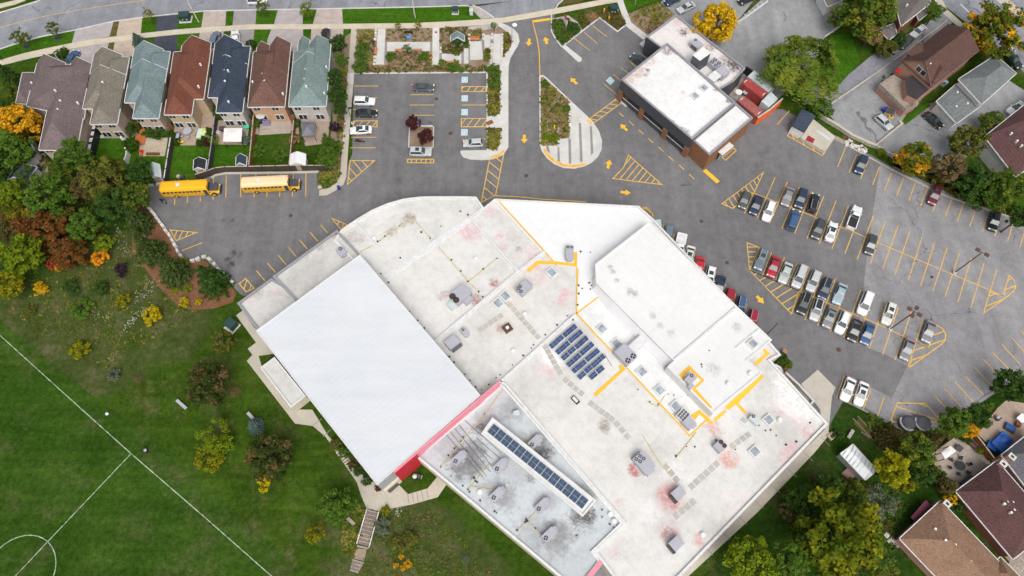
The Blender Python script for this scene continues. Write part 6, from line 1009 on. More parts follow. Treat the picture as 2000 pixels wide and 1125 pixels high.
for a, b in (((796, 965), (799, 984)), ((805, 963), (808, 982)), ((814, 961), (817, 980)), ((823, 959), (827, 978)), ((833, 957), (837, 975)), ((611, 831), (628, 818)), ((631, 853), (645, 840)), ((735, 998), (724, 993))): jn.strip(g_('%f,%f %f,%f' % (*a, *b), .066), .12, .064, .064, 'concrete_grey')
for k in range(8): t = k / 8; x, y = 1612 - 260 * t, 862 + 245 * t; jn.strip(g_('%f,%f %f,%f' % (x - 9, y - 9, x + 9, y + 9), .066), .1, .064, .064, 'concrete_grey')
tag(jn.build('paving_joints'), kind='structure')
# shipping containers in the yard
def container(label, Q, h, m):
    q = px(pairs(Q), h); c = sum(q, Vector()) / 4; t = thing('shipping_container', label, 'container', (c.x, c.y, 0), group='containers behind the shop'); MB().prism([(p.x, p.y) for p in q], .1, h - .05, m).build('body', t); i = inset([(p.x, p.y) for p in q], .12); MB().prism(i, h - .05, h, m).build('roof', t)
    a, b = (q[0] + q[3]) / 2, (q[1] + q[2]) / 2; d = (b - a).normalized()
    for e, s in ((a, 1), (b, -1)): c = e + d * s * .35; MB().box((c.x, c.y, h + .02), (.16, .9, .04), 'paint_white', math.atan2(d.y, d.x)).build('end_plate', t)
container('brighter red shipping container next to the grey ones', '1459,151.5 1500,180 1488.5,191.6 1449,162', 2.6, 'container_red'); container('rust-red shipping container nearest the brick shop', '1452,186 1492,217 1478,228 1440,196', 2.6, 'container_rust'); container('long pale grey container under the willow', '1473,137 1514,169 1500.6,179.5 1460.5,148.5', 2.7, 'container_grey'); container('short pale grey container behind the orange screen', '1487,197.4 1506,178 1519.5,192.5 1501,208.7', 2.7, 'container_grey')
sheet('yard_deck', pairs('1449,166 1489,195 1500,212 1490,218 1452,187 1440,176'), .06, 'red_dark'); sheet('yard_deck', pairs('1418,175 1432,165 1450,152 1459,160 1446,176 1440,195 1428,187'), .062, 'concrete_tan')
def simple(name, label, cat, parts, group=None):
    """parts: (part name, px, py, z of centre, size, material, rot)"""
    p0 = W(parts[0][1], parts[0][2]); t = thing(name, label, cat, p0, group=group); done = {}
    for nm, x, y, z, sz, m, rot in parts:
        p = W(x, y, z); mb = MB()
        if nm.startswith('o:'): nm = nm[2:]; mb.ball(p, sz[0], m, 12, (1, 1, sz[1] / sz[0]))
        elif nm.startswith('c:'): nm = nm[2:]; mb.cyl(p - Vector((0, 0, sz[1] / 2)), p + Vector((0, 0, sz[1] / 2)), sz[0], m, 14)
        else: mb.box(p, sz, m, rot)
        mb.build(nm, t)
    return t
simple('yard_table', 'bright red table in the container yard', 'table', [('top', 1421, 175, .75, (1.6, 1.0, .1), 'red_bright', .7), ('base', 1421, 175, .35, (.8, .4, .7), 'steel_dark', .7)]); simple('yard_kiosk', 'grey hatch box on the red container deck', 'box', [('body', 1457, 180, .6, (1.4, 1.0, 1.2), 'unit_dark', .7), ('lid', 1457, 179, 1.25, (1.5, 1.1, .1), 'unit_grey', .7)])
simple('parasol', 'round white parasol in the container yard', 'parasol', [('c:canopy', 1443, 180, 1.9, (.75, .15), 'cloth_white', 0), ('c:pole', 1443, 181, .9, (.04, 1.8), 'steel_grey', 0)])
# gazebos
def gazebo(label, Q, z, zr, m, leg='steel_dark'):
    q = px(pairs(Q), z); c = sum(q, Vector()) / 4; t = thing('garden_gazebo', label, 'gazebo', (c.x, c.y, 0)); mb = MB(); ap = Vector((c.x, c.y, zr))
    for k in range(4):
        f = [q[k], q[(k + 1) % 4], ap]; mb.face(f if (f[1] - f[0]).cross(f[2] - f[0]).z > 0 else f[::-1], m); a, b = q[k], q[(k + 1) % 4]; mb.face([a, b, b - Vector((0, 0, .25)), a - Vector((0, 0, .25))], m)
    mb.build('canopy', t)
    for p in q: g = p.lerp(Vector((c.x, c.y, z)), .06); MB().cyl((g.x, g.y, 0), (g.x, g.y, z - .1), .07, leg, 6).build('leg', t)
gazebo('white square canopy gazebo on the grey patio', '437.6,250 473,250 471,276 435.5,276', 2.4, 2.75, 'cloth_white'); gazebo('dark grey pitched gazebo beside the end house', '590,238 615,238 613.6,264 589,265.6', 2.3, 3.3, 'cloth_grey'); gazebo('white canopy on the stone patio in the lower right', '1839,884 1856,870 1868,881 1846,897', 2.3, 2.5, 'cloth_white')
# patio tables with chairs
def patio_set(label, pt, r, n, m, cm):
    p = G(*pt, 0); t = thing('patio_table', label, 'table', p); MB().cyl(p + Vector((0, 0, .68)), p + Vector((0, 0, .74)), r, m, 16).build('top', t); MB().cyl(p, p + Vector((0, 0, .7)), .1, 'steel_dark', 8).build('base', t)
    for k in range(n):
        an = 2 * math.pi * k / n + .2; c = p + Vector((math.cos(an) * (r + .55) * 1.25, math.sin(an) * (r + .55), 0)); ch = thing('patio_chair', 'patio chair drawn up to the ' + label, 'chair', c, an, label + ' chairs', local=True)
        MB().box((0, 0, .45), (.5, .5, .06), cm).build('seat', ch); MB().box((.26, 0, .72), (.05, .5, .5), cm).build('backrest', ch)
        for sx in (-1, 1):
            for sy in (-1, 1): MB().cyl((sx * .21, sy * .21, 0), (sx * .21, sy * .21, .44), .025, cm, 5).build('leg', ch)
patio_set('round grey patio table behind the red-roofed house', (368.5, 259.5), .95, 8, 'unit_grey', 'unit_grey'); patio_set('dark table with a blue cloth on the stone patio', (1872, 911), .8, 6, 'plastic_black', 'plastic_black'); patio_set('dark brown table on the rear deck', (1738, 160), .9, 6, 'steel_brown', 'steel_brown')
for a in (('tarp_cover', 'large crumpled blue tarpaulin over furniture on the upper patio', 'tarp', [('cover', 1955, 864, .55, (3.4, 2.2, 1.1), 'blue_tarp', .65), ('cover_end', 1937, 871, .35, (1.5, 1.6, .7), 'blue_tarp', .9), ('o:fold', 1962, 858, .9, (1.0, .5), 'blue_tarp', 0), ('o:fold', 1946, 868, .7, (.9, .5), 'blue_tarp', 0)]),
          ('garden_lounger', 'blue cushioned lounger with a dark base on the upper patio', 'lounger', [('base', 1972, 836, .25, (1.8, 1.3, .4), 'clad_dark', -.6), ('cushion', 1974, 834, .52, (1.5, 1.0, .16), 'blue_tarp', -.6), ('side_table', 1988, 829, .4, (.8, .7, .7), 'wood_red', -.6)]),
          ('barbecue', 'small black barbecue at the edge of the upper patio', 'barbecue', [('body', 1950, 817, .6, (.9, .6, .5), 'plastic_black', .6), ('lid', 1950, 815, .95, (.7, .45, .25), 'steel_grey', .6), ('stand', 1950, 818, .2, (.6, .4, .4), 'steel_dark', .6)]),
          ('storage_chest', 'white storage chest at the right edge patio', 'chest', [('body', 1996, 818, .5, (1.4, 1.1, 1.0), 'siding_white', .6), ('lid', 1996, 817, 1.05, (1.5, 1.2, .1), 'unit_white', .6)]),
          ('barbecue', 'covered black barbecue behind the brown-roofed row house', 'barbecue', [('cover', 507, 236, .55, (1.2, .8, 1.1), 'plastic_black', .1), ('o:lid', 507, 234, 1.1, (.55, .3), 'plastic_black', 0)]), ('patio_sofa', 'lilac cushioned seat on the flagstones', 'sofa', [('seat', 520, 241, .3, (1.6, .9, .45), 'cloth_lilac', 0), ('back', 520, 238, .65, (1.6, .3, .5), 'cloth_lilac', 0)]),
          ('parasol', 'round pale blue parasol against the peach wall', 'parasol', [('c:canopy', 509, 225, 2.0, (1.0, .18), 'container_grey', 0), ('c:pole', 509, 227, 1.0, (.05, 2), 'steel_grey', 0)]), ('garden_table', 'mint green covered table with lime cushions', 'table', [('cloth', 394, 262, .4, (1.7, 2.4, .8), 'cloth_mint', 0), ('o:cushion', 399, 257, .95, (.5, .25), 'lime', 0)]),
          ('storage_chest', 'grey-lidded barbecue beside the cedar hedge', 'barbecue', [('body', 348, 266, .5, (.7, 1.2, 1.0), 'clad_dark', 0), ('lid', 347, 265, 1.05, (.6, 1.2, .15), 'unit_grey', 0)]), ('sun_chair', 'yellow folding chair at the patio edge', 'chair', [('seat', 353, 277, .4, (1.2, .5, .08), 'yellow_bright', .1), ('back', 349, 276, .65, (.1, .5, .5), 'yellow_bright', .1), ('frame', 353, 278, .2, (1.0, .4, .3), 'steel_dark', .1)]),
          ('garden_tub', 'teal green plastic tub on the grey patio', 'tub', [('body', 481.5, 247, .35, (.9, 1.0, .7), 'green_teal', .1), ('rim', 481.5, 246.5, .72, (1.0, 1.1, .06), 'green_teal', .1)]), ('storage_chest', 'black box beside the white canopy', 'chest', [('body', 434, 252, .4, (1.0, .9, .8), 'plastic_black', 0), ('lid', 434, 251, .85, (1.05, .95, .1), 'clad_dark', 0)]), ('toy_box', 'striped toy box on the grey patio', 'box', [('body', 427, 259, .3, (.9, .6, .5), 'siding_white', -.2), ('lid', 427, 258, .58, (.9, .3, .08), 'clad_pink', -.2)]),
          ('air_conditioner', 'small white air conditioner behind the taupe house', 'air conditioner', [('body', 241, 269, .4, (.9, .8, .8), 'unit_white', .2), ('c:fan', 241, 267, .83, (.3, .06), 'unit_dark', 0)]), ('wood_deck', 'bright orange-stained low deck behind the teal house', 'deck', [('boards', 274, 273, .12, (2.2, 2.8, .24), 'deck_orange', .05), ('step', 278, 258, .08, (1.2, 1.6, .16), 'deck_orange', .1)]), ('log_bench', 'reddish log bench at the edge of the stone dust yard', 'bench', [('seat', 298.5, 300.5, .3, (2.7, .45, .5), 'wood_red', 0), ('back', 298.5, 299, .55, (2.7, .12, .3), 'wood_red', 0)]),
          ('garden_chair', 'bright red garden chair near the stone dust yard', 'chair', [('seat', 276, 297, .4, (.7, .7, .12), 'red_bright', .3), ('back', 276, 294.5, .7, (.7, .15, .5), 'red_bright', .3), ('base', 276, 302, .25, (.5, .5, .5), 'deck_orange', .3)]), ('picnic_items', 'white ball and dark barrel lying on the grass below the red wall', 'bin', [('o:ball', 810, 930, .5, (.42, .42), 'siding_white', 0), ('barrel', 818, 930.5, .35, (1.0, .6, .6), 'clad_dark', -.3), ('lid', 823, 932, .35, (.14, .6, .6), 'siding_white', -.3)]),
          ('waste_bin', 'black bin with a pale lid beside the touchline', 'bin', [('c:body', 283.5, 880, .5, (.35, 1.0), 'plastic_black', 0), ('o:lid', 283.5, 879, 1.0, (.3, .15), 'steel_grey', 0)]), ('football', 'white ball on the grass near the touchline', 'ball', [('o:ball', 209, 808, .22, (.3, .3), 'lamp_white', 0)]), ('raised_bed', 'empty timber-edged garden bed nearer the loading pad', 'planter', [('edge', 1682, 835, .12, (.14, 4.0, .25), 'wood_dark', .62), ('edge', 1692, 850, .12, (2.0, .14, .25), 'wood_dark', -.6), ('edge', 1690, 829, .12, (.14, 3.6, .25), 'wood_dark', .62), ('soil', 1687, 838, .06, (1.4, 3.6, .12), 'grass_verge', .62)]),
          ('pallet_stack', 'tan timber pallet near the school corner', 'pallet', [('boards', 1624, 852, .2, (1.3, 1.1, .2), 'wood_tan', .6), ('runner', 1624, 853, .06, (1.2, .2, .12), 'wood_tan', .6)]), ('wood_platform', 'square pinkish platform on the scrubby grass', 'platform', [('boards', 1658, 925, .15, (1.8, 1.6, .3), 'vinyl_pink', .6), ('frame', 1658, 926, .06, (1.9, 1.7, .1), 'wood_grey', .6)]), ('awning', 'burgundy striped awning on the tan bungalow', 'awning', [('canopy', 1801, 1001, 2.0, (4.2, 1.6, .1), 'burgundy', .72), ('valance', 1796, 995, 1.85, (4.2, .08, .3), 'burgundy', .72)]),
          ('stepping_slab', 'pale stone step slab beside the tan bungalow', 'slab', [('slab', 1736, 1052, .1, (1.2, 2.2, .2), 'stone_grey', .7), ('block', 1731, 1046, .25, (.7, .7, .5), 'stone_white', .7), ('slab', 1748, 1062, .08, (1.2, 1.6, .16), 'wood_grey', .7)]), ('storage_chest', 'dark storage chest under the mauve roof edge', 'chest', [('body', 1889, 940, .45, (2.2, 1.0, .9), 'plastic_black', .6), ('lid', 1889, 939, .95, (2.3, 1.1, .1), 'clad_dark', .6)]), ('wood_sofa', 'dark corner seat at the fence of the stone patio', 'sofa', [('seat', 1898, 866, .3, (1.0, 2.0, .5), 'steel_brown', .6), ('back', 1901, 862, .6, (.3, 1.8, .5), 'steel_brown', .6)]), ('patio_heater', 'small dark side table beside the patio canopy', 'table', [('top', 1874, 875, .6, (1.1, 1.0, .1), 'clad_dark', .7), ('base', 1874, 876, .3, (.6, .6, .6), 'steel_brown', .7)]),
          ('wheelie_bin', 'blue wheelie bin below the rear deck', 'bin', [('body', 1726, 213, .5, (.55, .6, 1.0), 'blue_bright', .5), ('lid', 1726, 212, 1.05, (.6, .65, .1), 'blue_bright', .5)]), ('toy_car', 'yellow garden toy beside the silver hatchback', 'toy', [('body', 1740, 228, .3, (.9, .6, .4), 'yellow_bright', -.3), ('seat', 1741, 227, .55, (.3, .4, .2), 'plastic_black', -.3)]), ('garden_shed_box', 'dark-roofed box store under the rear deck stairs', 'box', [('body', 1738, 219, .6, (1.9, 1.4, 1.2), 'wood_tan', -.5), ('roof', 1739, 216, 1.25, (2.0, 1.5, .12), 'clad_dark', -.5)]), ('air_conditioner', 'teal machine in the dark passage between two houses', 'air conditioner', [('body', 1845, 163, .5, (1.2, .9, 1.0), 'cover_teal', .6), ('c:fan', 1845, 162, 1.02, (.35, .05), 'unit_dark', 0)]), ('red_chair', 'red seat on the mocha house deck', 'chair', [('seat', 1753, 139, 3.1, (.9, .6, .12), 'red_bright', -.4), ('back', 1755, 137, 3.4, (.9, .12, .5), 'red_bright', -.4)]),
          ('kiddie_pool', 'small bright blue square table in the mulch bed', 'table', [('top', 798, 72.5, .5, (.95, .8, .1), 'blue_sky', 0), ('base', 798, 73, .22, (.4, .4, .44), 'steel_dark', 0)]), ('signboard', 'low black signboard above the blue table', 'sign', [('panel', 798, 62.5, .7, (1.9, .1, .5), 'plastic_black', 0), ('post', 794, 63, .25, (.1, .1, .5), 'steel_dark', 0), ('post', 802, 63, .25, (.1, .1, .5), 'steel_dark', 0)]), ('floor_drain', 'round red medallion set in the garden path', 'medallion', [('c:disc', 851.5, 63, .18, (.3, .05), 'red_dark', 0)]), ('waste_bin', 'small blue bin on the walkway end beside the bus lot', 'bin', [('c:body', 661.5, 366.5, .5, (.32, .9), 'navy_bin', 0), ('o:lid', 661.5, 365, 1.0, (.3, .15), 'navy_bin', 0)]), ('water_butt', 'grey tub on the lawn behind the bus', 'tub', [('c:body', 349, 345.5, .35, (.4, .7), 'stone_grey', 0), ('box', 355, 346, .3, (.9, .7, .6), 'clad_dark', .2)]),
          ('planter_pot', 'round terracotta pot at the service corner', 'pot', [('c:pot', 1531, 686.5, .35, (.45, .7), 'wood_bench', 0), ('o:soil', 1531, 685, .7, (.3, .12), 'wood_dark', 0)]), ('pet_bowl', 'round paving stone on the lawn by the back fence', 'stone', [('c:stone', 331, 315, .06, (.3, .12), 'stone_white', 0)]), ('boulder', 'pale boulder at the corner of the walkway bed', 'boulder', [('o:rock', 624.5, 365, .25, (.5, .35), 'stone_grey', 0)])):
    for nm_, cl_ in (('cloth_lilac', (.22, .20, .32)), ('lime', (.55, .68, .08)), ('vinyl_pink', (.32, .19, .18)), ('burgundy', (.11, .012, .035)), ('blue_sky', (.08, .28, .75)), ('navy_bin', (.03, .04, .18))): plain(nm_, cl_, .6, .1, 2)
    simple(*a)
# tree grates of the two street trees
# ---------------------------------------------------------------- foliage
def rv(r=1.0):
    while 1:
        v = Vector((rnd.uniform(-1, 1), rnd.uniform(-1, 1), rnd.uniform(-1, 1)))
        if .01 < v.length < 1: return v * r
def leafq(vs, fs, c, n, s, asp=1.0, up=None):
    n = n.normalized(); t = (up if up is not None else rv()).cross(n)
    if t.length < 1e-3: t = Vector((1, 0, 0)).cross(n)
    t.normalize(); b = n.cross(t); o = len(vs); vs += [c - t * s - b * s * asp, c + t * s - b * s * asp, c + t * s * .5 + b * s * asp, c - t * s * .5 + b * s * asp]; fs.append((o, o + 1, o + 2, o + 3))
def crown(kind, seed):
    global rnd
    old = rnd; rnd = random.Random(seed); vs, fs = [], []
    if kind in ('broad', 'loose', 'shrub'):
        n, per, ls = {'broad': (74, 58, .040), 'loose': (46, 46, .038), 'shrub': (36, 46, .058)}[kind]
        lob = [rv().normalized() for _ in range(6)]
        for _ in range(n):
            d = rv().normalized(); d.z = d.z * .9 + .12; d.normalize(); k = .58 + .26 * max(0, max(d.dot(q) for q in lob)) ** 2
            rad = (.35 + .65 * rnd.random() ** .45) * k * 1.22; c = d * rad; cr = rnd.uniform(.13, .25) * (1.25 if kind == 'shrub' else 1)
            for _ in range(per):
                e = rv().normalized() * cr * rnd.random() ** .4; e.z *= .75; leafq(vs, fs, c + e, rv() * .9 + e.normalized() * .7 + Vector((0, 0, .75)), ls * rnd.uniform(.6, 1.3))
    elif kind == 'willow':
        for _ in range(120):
            d = rv().normalized(); d.z = abs(d.z) * .95 - .08; d.normalize(); rad = rnd.uniform(.55, .95) * (.86 + .14 * math.sin(7 * d.x + 5 * d.y)); p = d * rad; a = math.atan2(d.y, d.x)
            for s in range(11):
                b = a + rnd.gauss(0, .75); out = Vector((math.cos(b), math.sin(b), 0)); L = rnd.uniform(.14, .34)
                for k in range(5):
                    t = (k + rnd.random()) / 5; q = p + out * L * .8 * t + Vector((rnd.uniform(-.03, .03), rnd.uniform(-.03, .03), .05 - L * 1.1 * t * t)); leafq(vs, fs, q, out * .5 + Vector((0, 0, .9)) + rv() * .7, .016 * rnd.uniform(.7, 1.4), 2.3, up=out.cross(Vector((0, 0, 1))) + rv() * .5)
    elif kind == 'conifer':
        for lv in range(15):
            t = lv / 14; z = -.9 + 1.9 * t; r = (1 - t) ** .8 * 1.0 + .03; nb = max(5, int(15 * (1 - t) + 4))
            for b in range(nb):
                a = 6.283 * b / nb + lv * .7 + rnd.uniform(-.2, .2); L = r * rnd.uniform(.75, 1.08); d = Vector((math.cos(a), math.sin(a), 0)); w = Vector((-d.y, d.x, 0))
                m = max(3, int(L * 13))
                for k in range(m):
                    f = (k + .5) / m; wd = .16 * (1 - .75 * f) * max(.35, L)
                    for s in (-1, 0, 1): leafq(vs, fs, d * L * f + w * wd * s * rnd.uniform(.5, 1) + Vector((0, 0, z - .16 * L * f + rnd.uniform(-.03, .03))), Vector((0, 0, 1)) + rv() * .6, .034 * rnd.uniform(.7, 1.3), 1.7, up=(d + w * s * .8).cross(Vector((0, 0, 1))))
    elif kind == 'tuft':
        for _ in range(70):
            a = rnd.uniform(0, 6.283); d = Vector((math.cos(a), math.sin(a), 0)); L = rnd.uniform(.4, 1); leafq(vs, fs, d * L * .55 + Vector((0, 0, .5 - .35 * L)), Vector((0, 0, 1)) - d * .2 + rv() * .3, .05, 5, up=d.cross(Vector((0, 0, 1))))
    elif kind == 'bare':
        for _ in range(110):
            d = rv().normalized(); d.z = abs(d.z) * .8; L = rnd.uniform(.4, 1); leafq(vs, fs, d * L * .55, Vector((0, 0, 1)) + rv() * .6, .012, 24 * L, up=d.cross(Vector((0, 0, 1))))
        for _ in range(260): d = rv(); d.z = abs(d.z); leafq(vs, fs, d, rv() + Vector((0, 0, 1)), .03)
    me = bpy.data.meshes.new('crown'); me.from_pydata([tuple(v) for v in vs], [], fs); me.materials.append(None); me.update(); rnd = old; return me
CROWN = {k: [crown(k, 11 * s + len(k)) for s in range(n)] for k, n in (('broad', 5), ('loose', 4), ('shrub', 4), ('willow', 1), ('conifer', 3), ('tuft', 2), ('bare', 2))}
def leafmat(name, a, b, c3=None, lo=.42, hi=.62):
    if name in M: return M[name]
    t = NT(name); co = t.pos(True); n = t.noise(co, 1.5, 3, .6); st = [(lo - .1, a), (lo + .08, b)] + ([(hi, c3)] if c3 else [])
    c = t.ramp(n, st); g = t.n('NewGeometry'); c = t.mix(1, c, t.ramp(g.outputs['Random Per Island'], [(0.0, .72), (.5, 1.06), (1.0, 1.5)]), 'MULTIPLY')
    return t.out(c, .8, spec=.02)
LM = dict(green=((.036, .074, .009), (.068, .122, .016)), dgreen=((.017, .042, .008), (.037, .074, .014)), olive=((.050, .060, .010), (.095, .100, .018)), lime=((.060, .110, .006), (.120, .165, .010)), yellow=((.22, .19, .006), (.36, .27, .008)), gold=((.33, .20, .006), (.48, .29, .010)), amber=((.42, .20, .010), (.55, .27, .012), (.20, .17, .010)),
          rust=((.070, .032, .010), (.130, .050, .014), (.060, .065, .012)), maroon=((.030, .010, .012), (.065, .020, .018)), purple=((.016, .010, .018), (.030, .018, .028)), spruce=((.026, .048, .012), (.055, .082, .022)), bluespruce=((.04, .075, .06), (.085, .13, .105)), willow=((.050, .085, .010), (.085, .130, .016), (.14, .165, .02)), yg=((.075, .10, .006), (.17, .165, .008)), ylime=((.10, .13, .006), (.24, .23, .008)), brown=((.075, .055, .022), (.135, .10, .045)), orange=((.42, .13, .010), (.58, .22, .012)), red=((.22, .03, .02), (.34, .06, .03)),
          mixo=((.045, .070, .008), (.085, .10, .010), (.46, .22, .010)), mixy=((.040, .070, .006), (.095, .115, .008), (.17, .16, .008)), mixg=((.032, .066, .009), (.065, .102, .014), (.125, .128, .014)), greyg=((.055, .07, .045), (.10, .12, .075)), cedar=((.018, .045, .006), (.040, .075, .010)), grassy=((.10, .105, .018), (.19, .17, .035)), rusty=((.13, .075, .035), (.23, .14, .07)), bgreen=((.018, .034, .007), (.040, .054, .012), (.115, .07, .03)), bronze=((.045, .035, .012), (.085, .07, .022)))
for k_, v_ in LM.items(): leafmat('leaf_' + k_, *v_)
def trunkmesh(seed):
    r = random.Random(seed); mb = MB(); mb.cyl((0, 0, 0), (0, 0, .55), .045, 'bark', 8, .03); mb.cyl((0, 0, .55), (.02, .01, .9), .03, 'bark', 7, .008)
    for k in range(7): a = k * 2.4 + r.random(); z = .35 + .07 * k; mb.cyl((0, 0, z), (math.cos(a) * .30, math.sin(a) * .30, z + .22), .017, 'bark', 5, .005)
    return mb.mesh('trunk')
TRK = [trunkmesh(s) for s in range(3)]
CNT = [0]
def tree(x, y, rpx, h, mat, kind, label, name='tree', cat='tree', group=None, sy=1.0, rot=None):
    CNT[0] += 1; i = CNT[0]; low = kind in ('shrub', 'tuft', 'bare') and h < 3
    dep = HC * .93 / max(.3, (CT - (562.5 - y) / FPX * ST)) ; r = rpx * dep / FPX * 1.13
    hv = min(r * .85, h * .46) if kind != 'conifer' else h * .5
    if kind == 'willow': hv = h * .52
    cz = h - hv if kind != 'tuft' else .05; p = W(x, y, cz); base = Vector((p.x, p.y, hgt(p.x, p.y)))
    t = thing(name, label, cat, base, (i * 2.399) % 6.283 if rot is None else rot, group, local=True)
    ms = CROWN[kind]; o = bpy.data.objects.new('crown', ms[i % len(ms)]); COL.objects.link(o); o.parent = t; o.location = (0, 0, cz); o.scale = (r, r * sy, hv if kind != 'tuft' else r * .9); r /= 1.13
    o.material_slots[0].link = 'OBJECT'; o.material_slots[0].material = M['leaf_' + mat]
    if not low or rpx > 9:
        k = bpy.data.objects.new('trunk', TRK[i % 3]); COL.objects.link(k); k.parent = t; s = max(h * .98, .5); k.scale = (max(r, s * .5) * 1.1, max(r, s * .5) * 1.1, s * (.95 if kind != 'conifer' else 1.0))
    return t
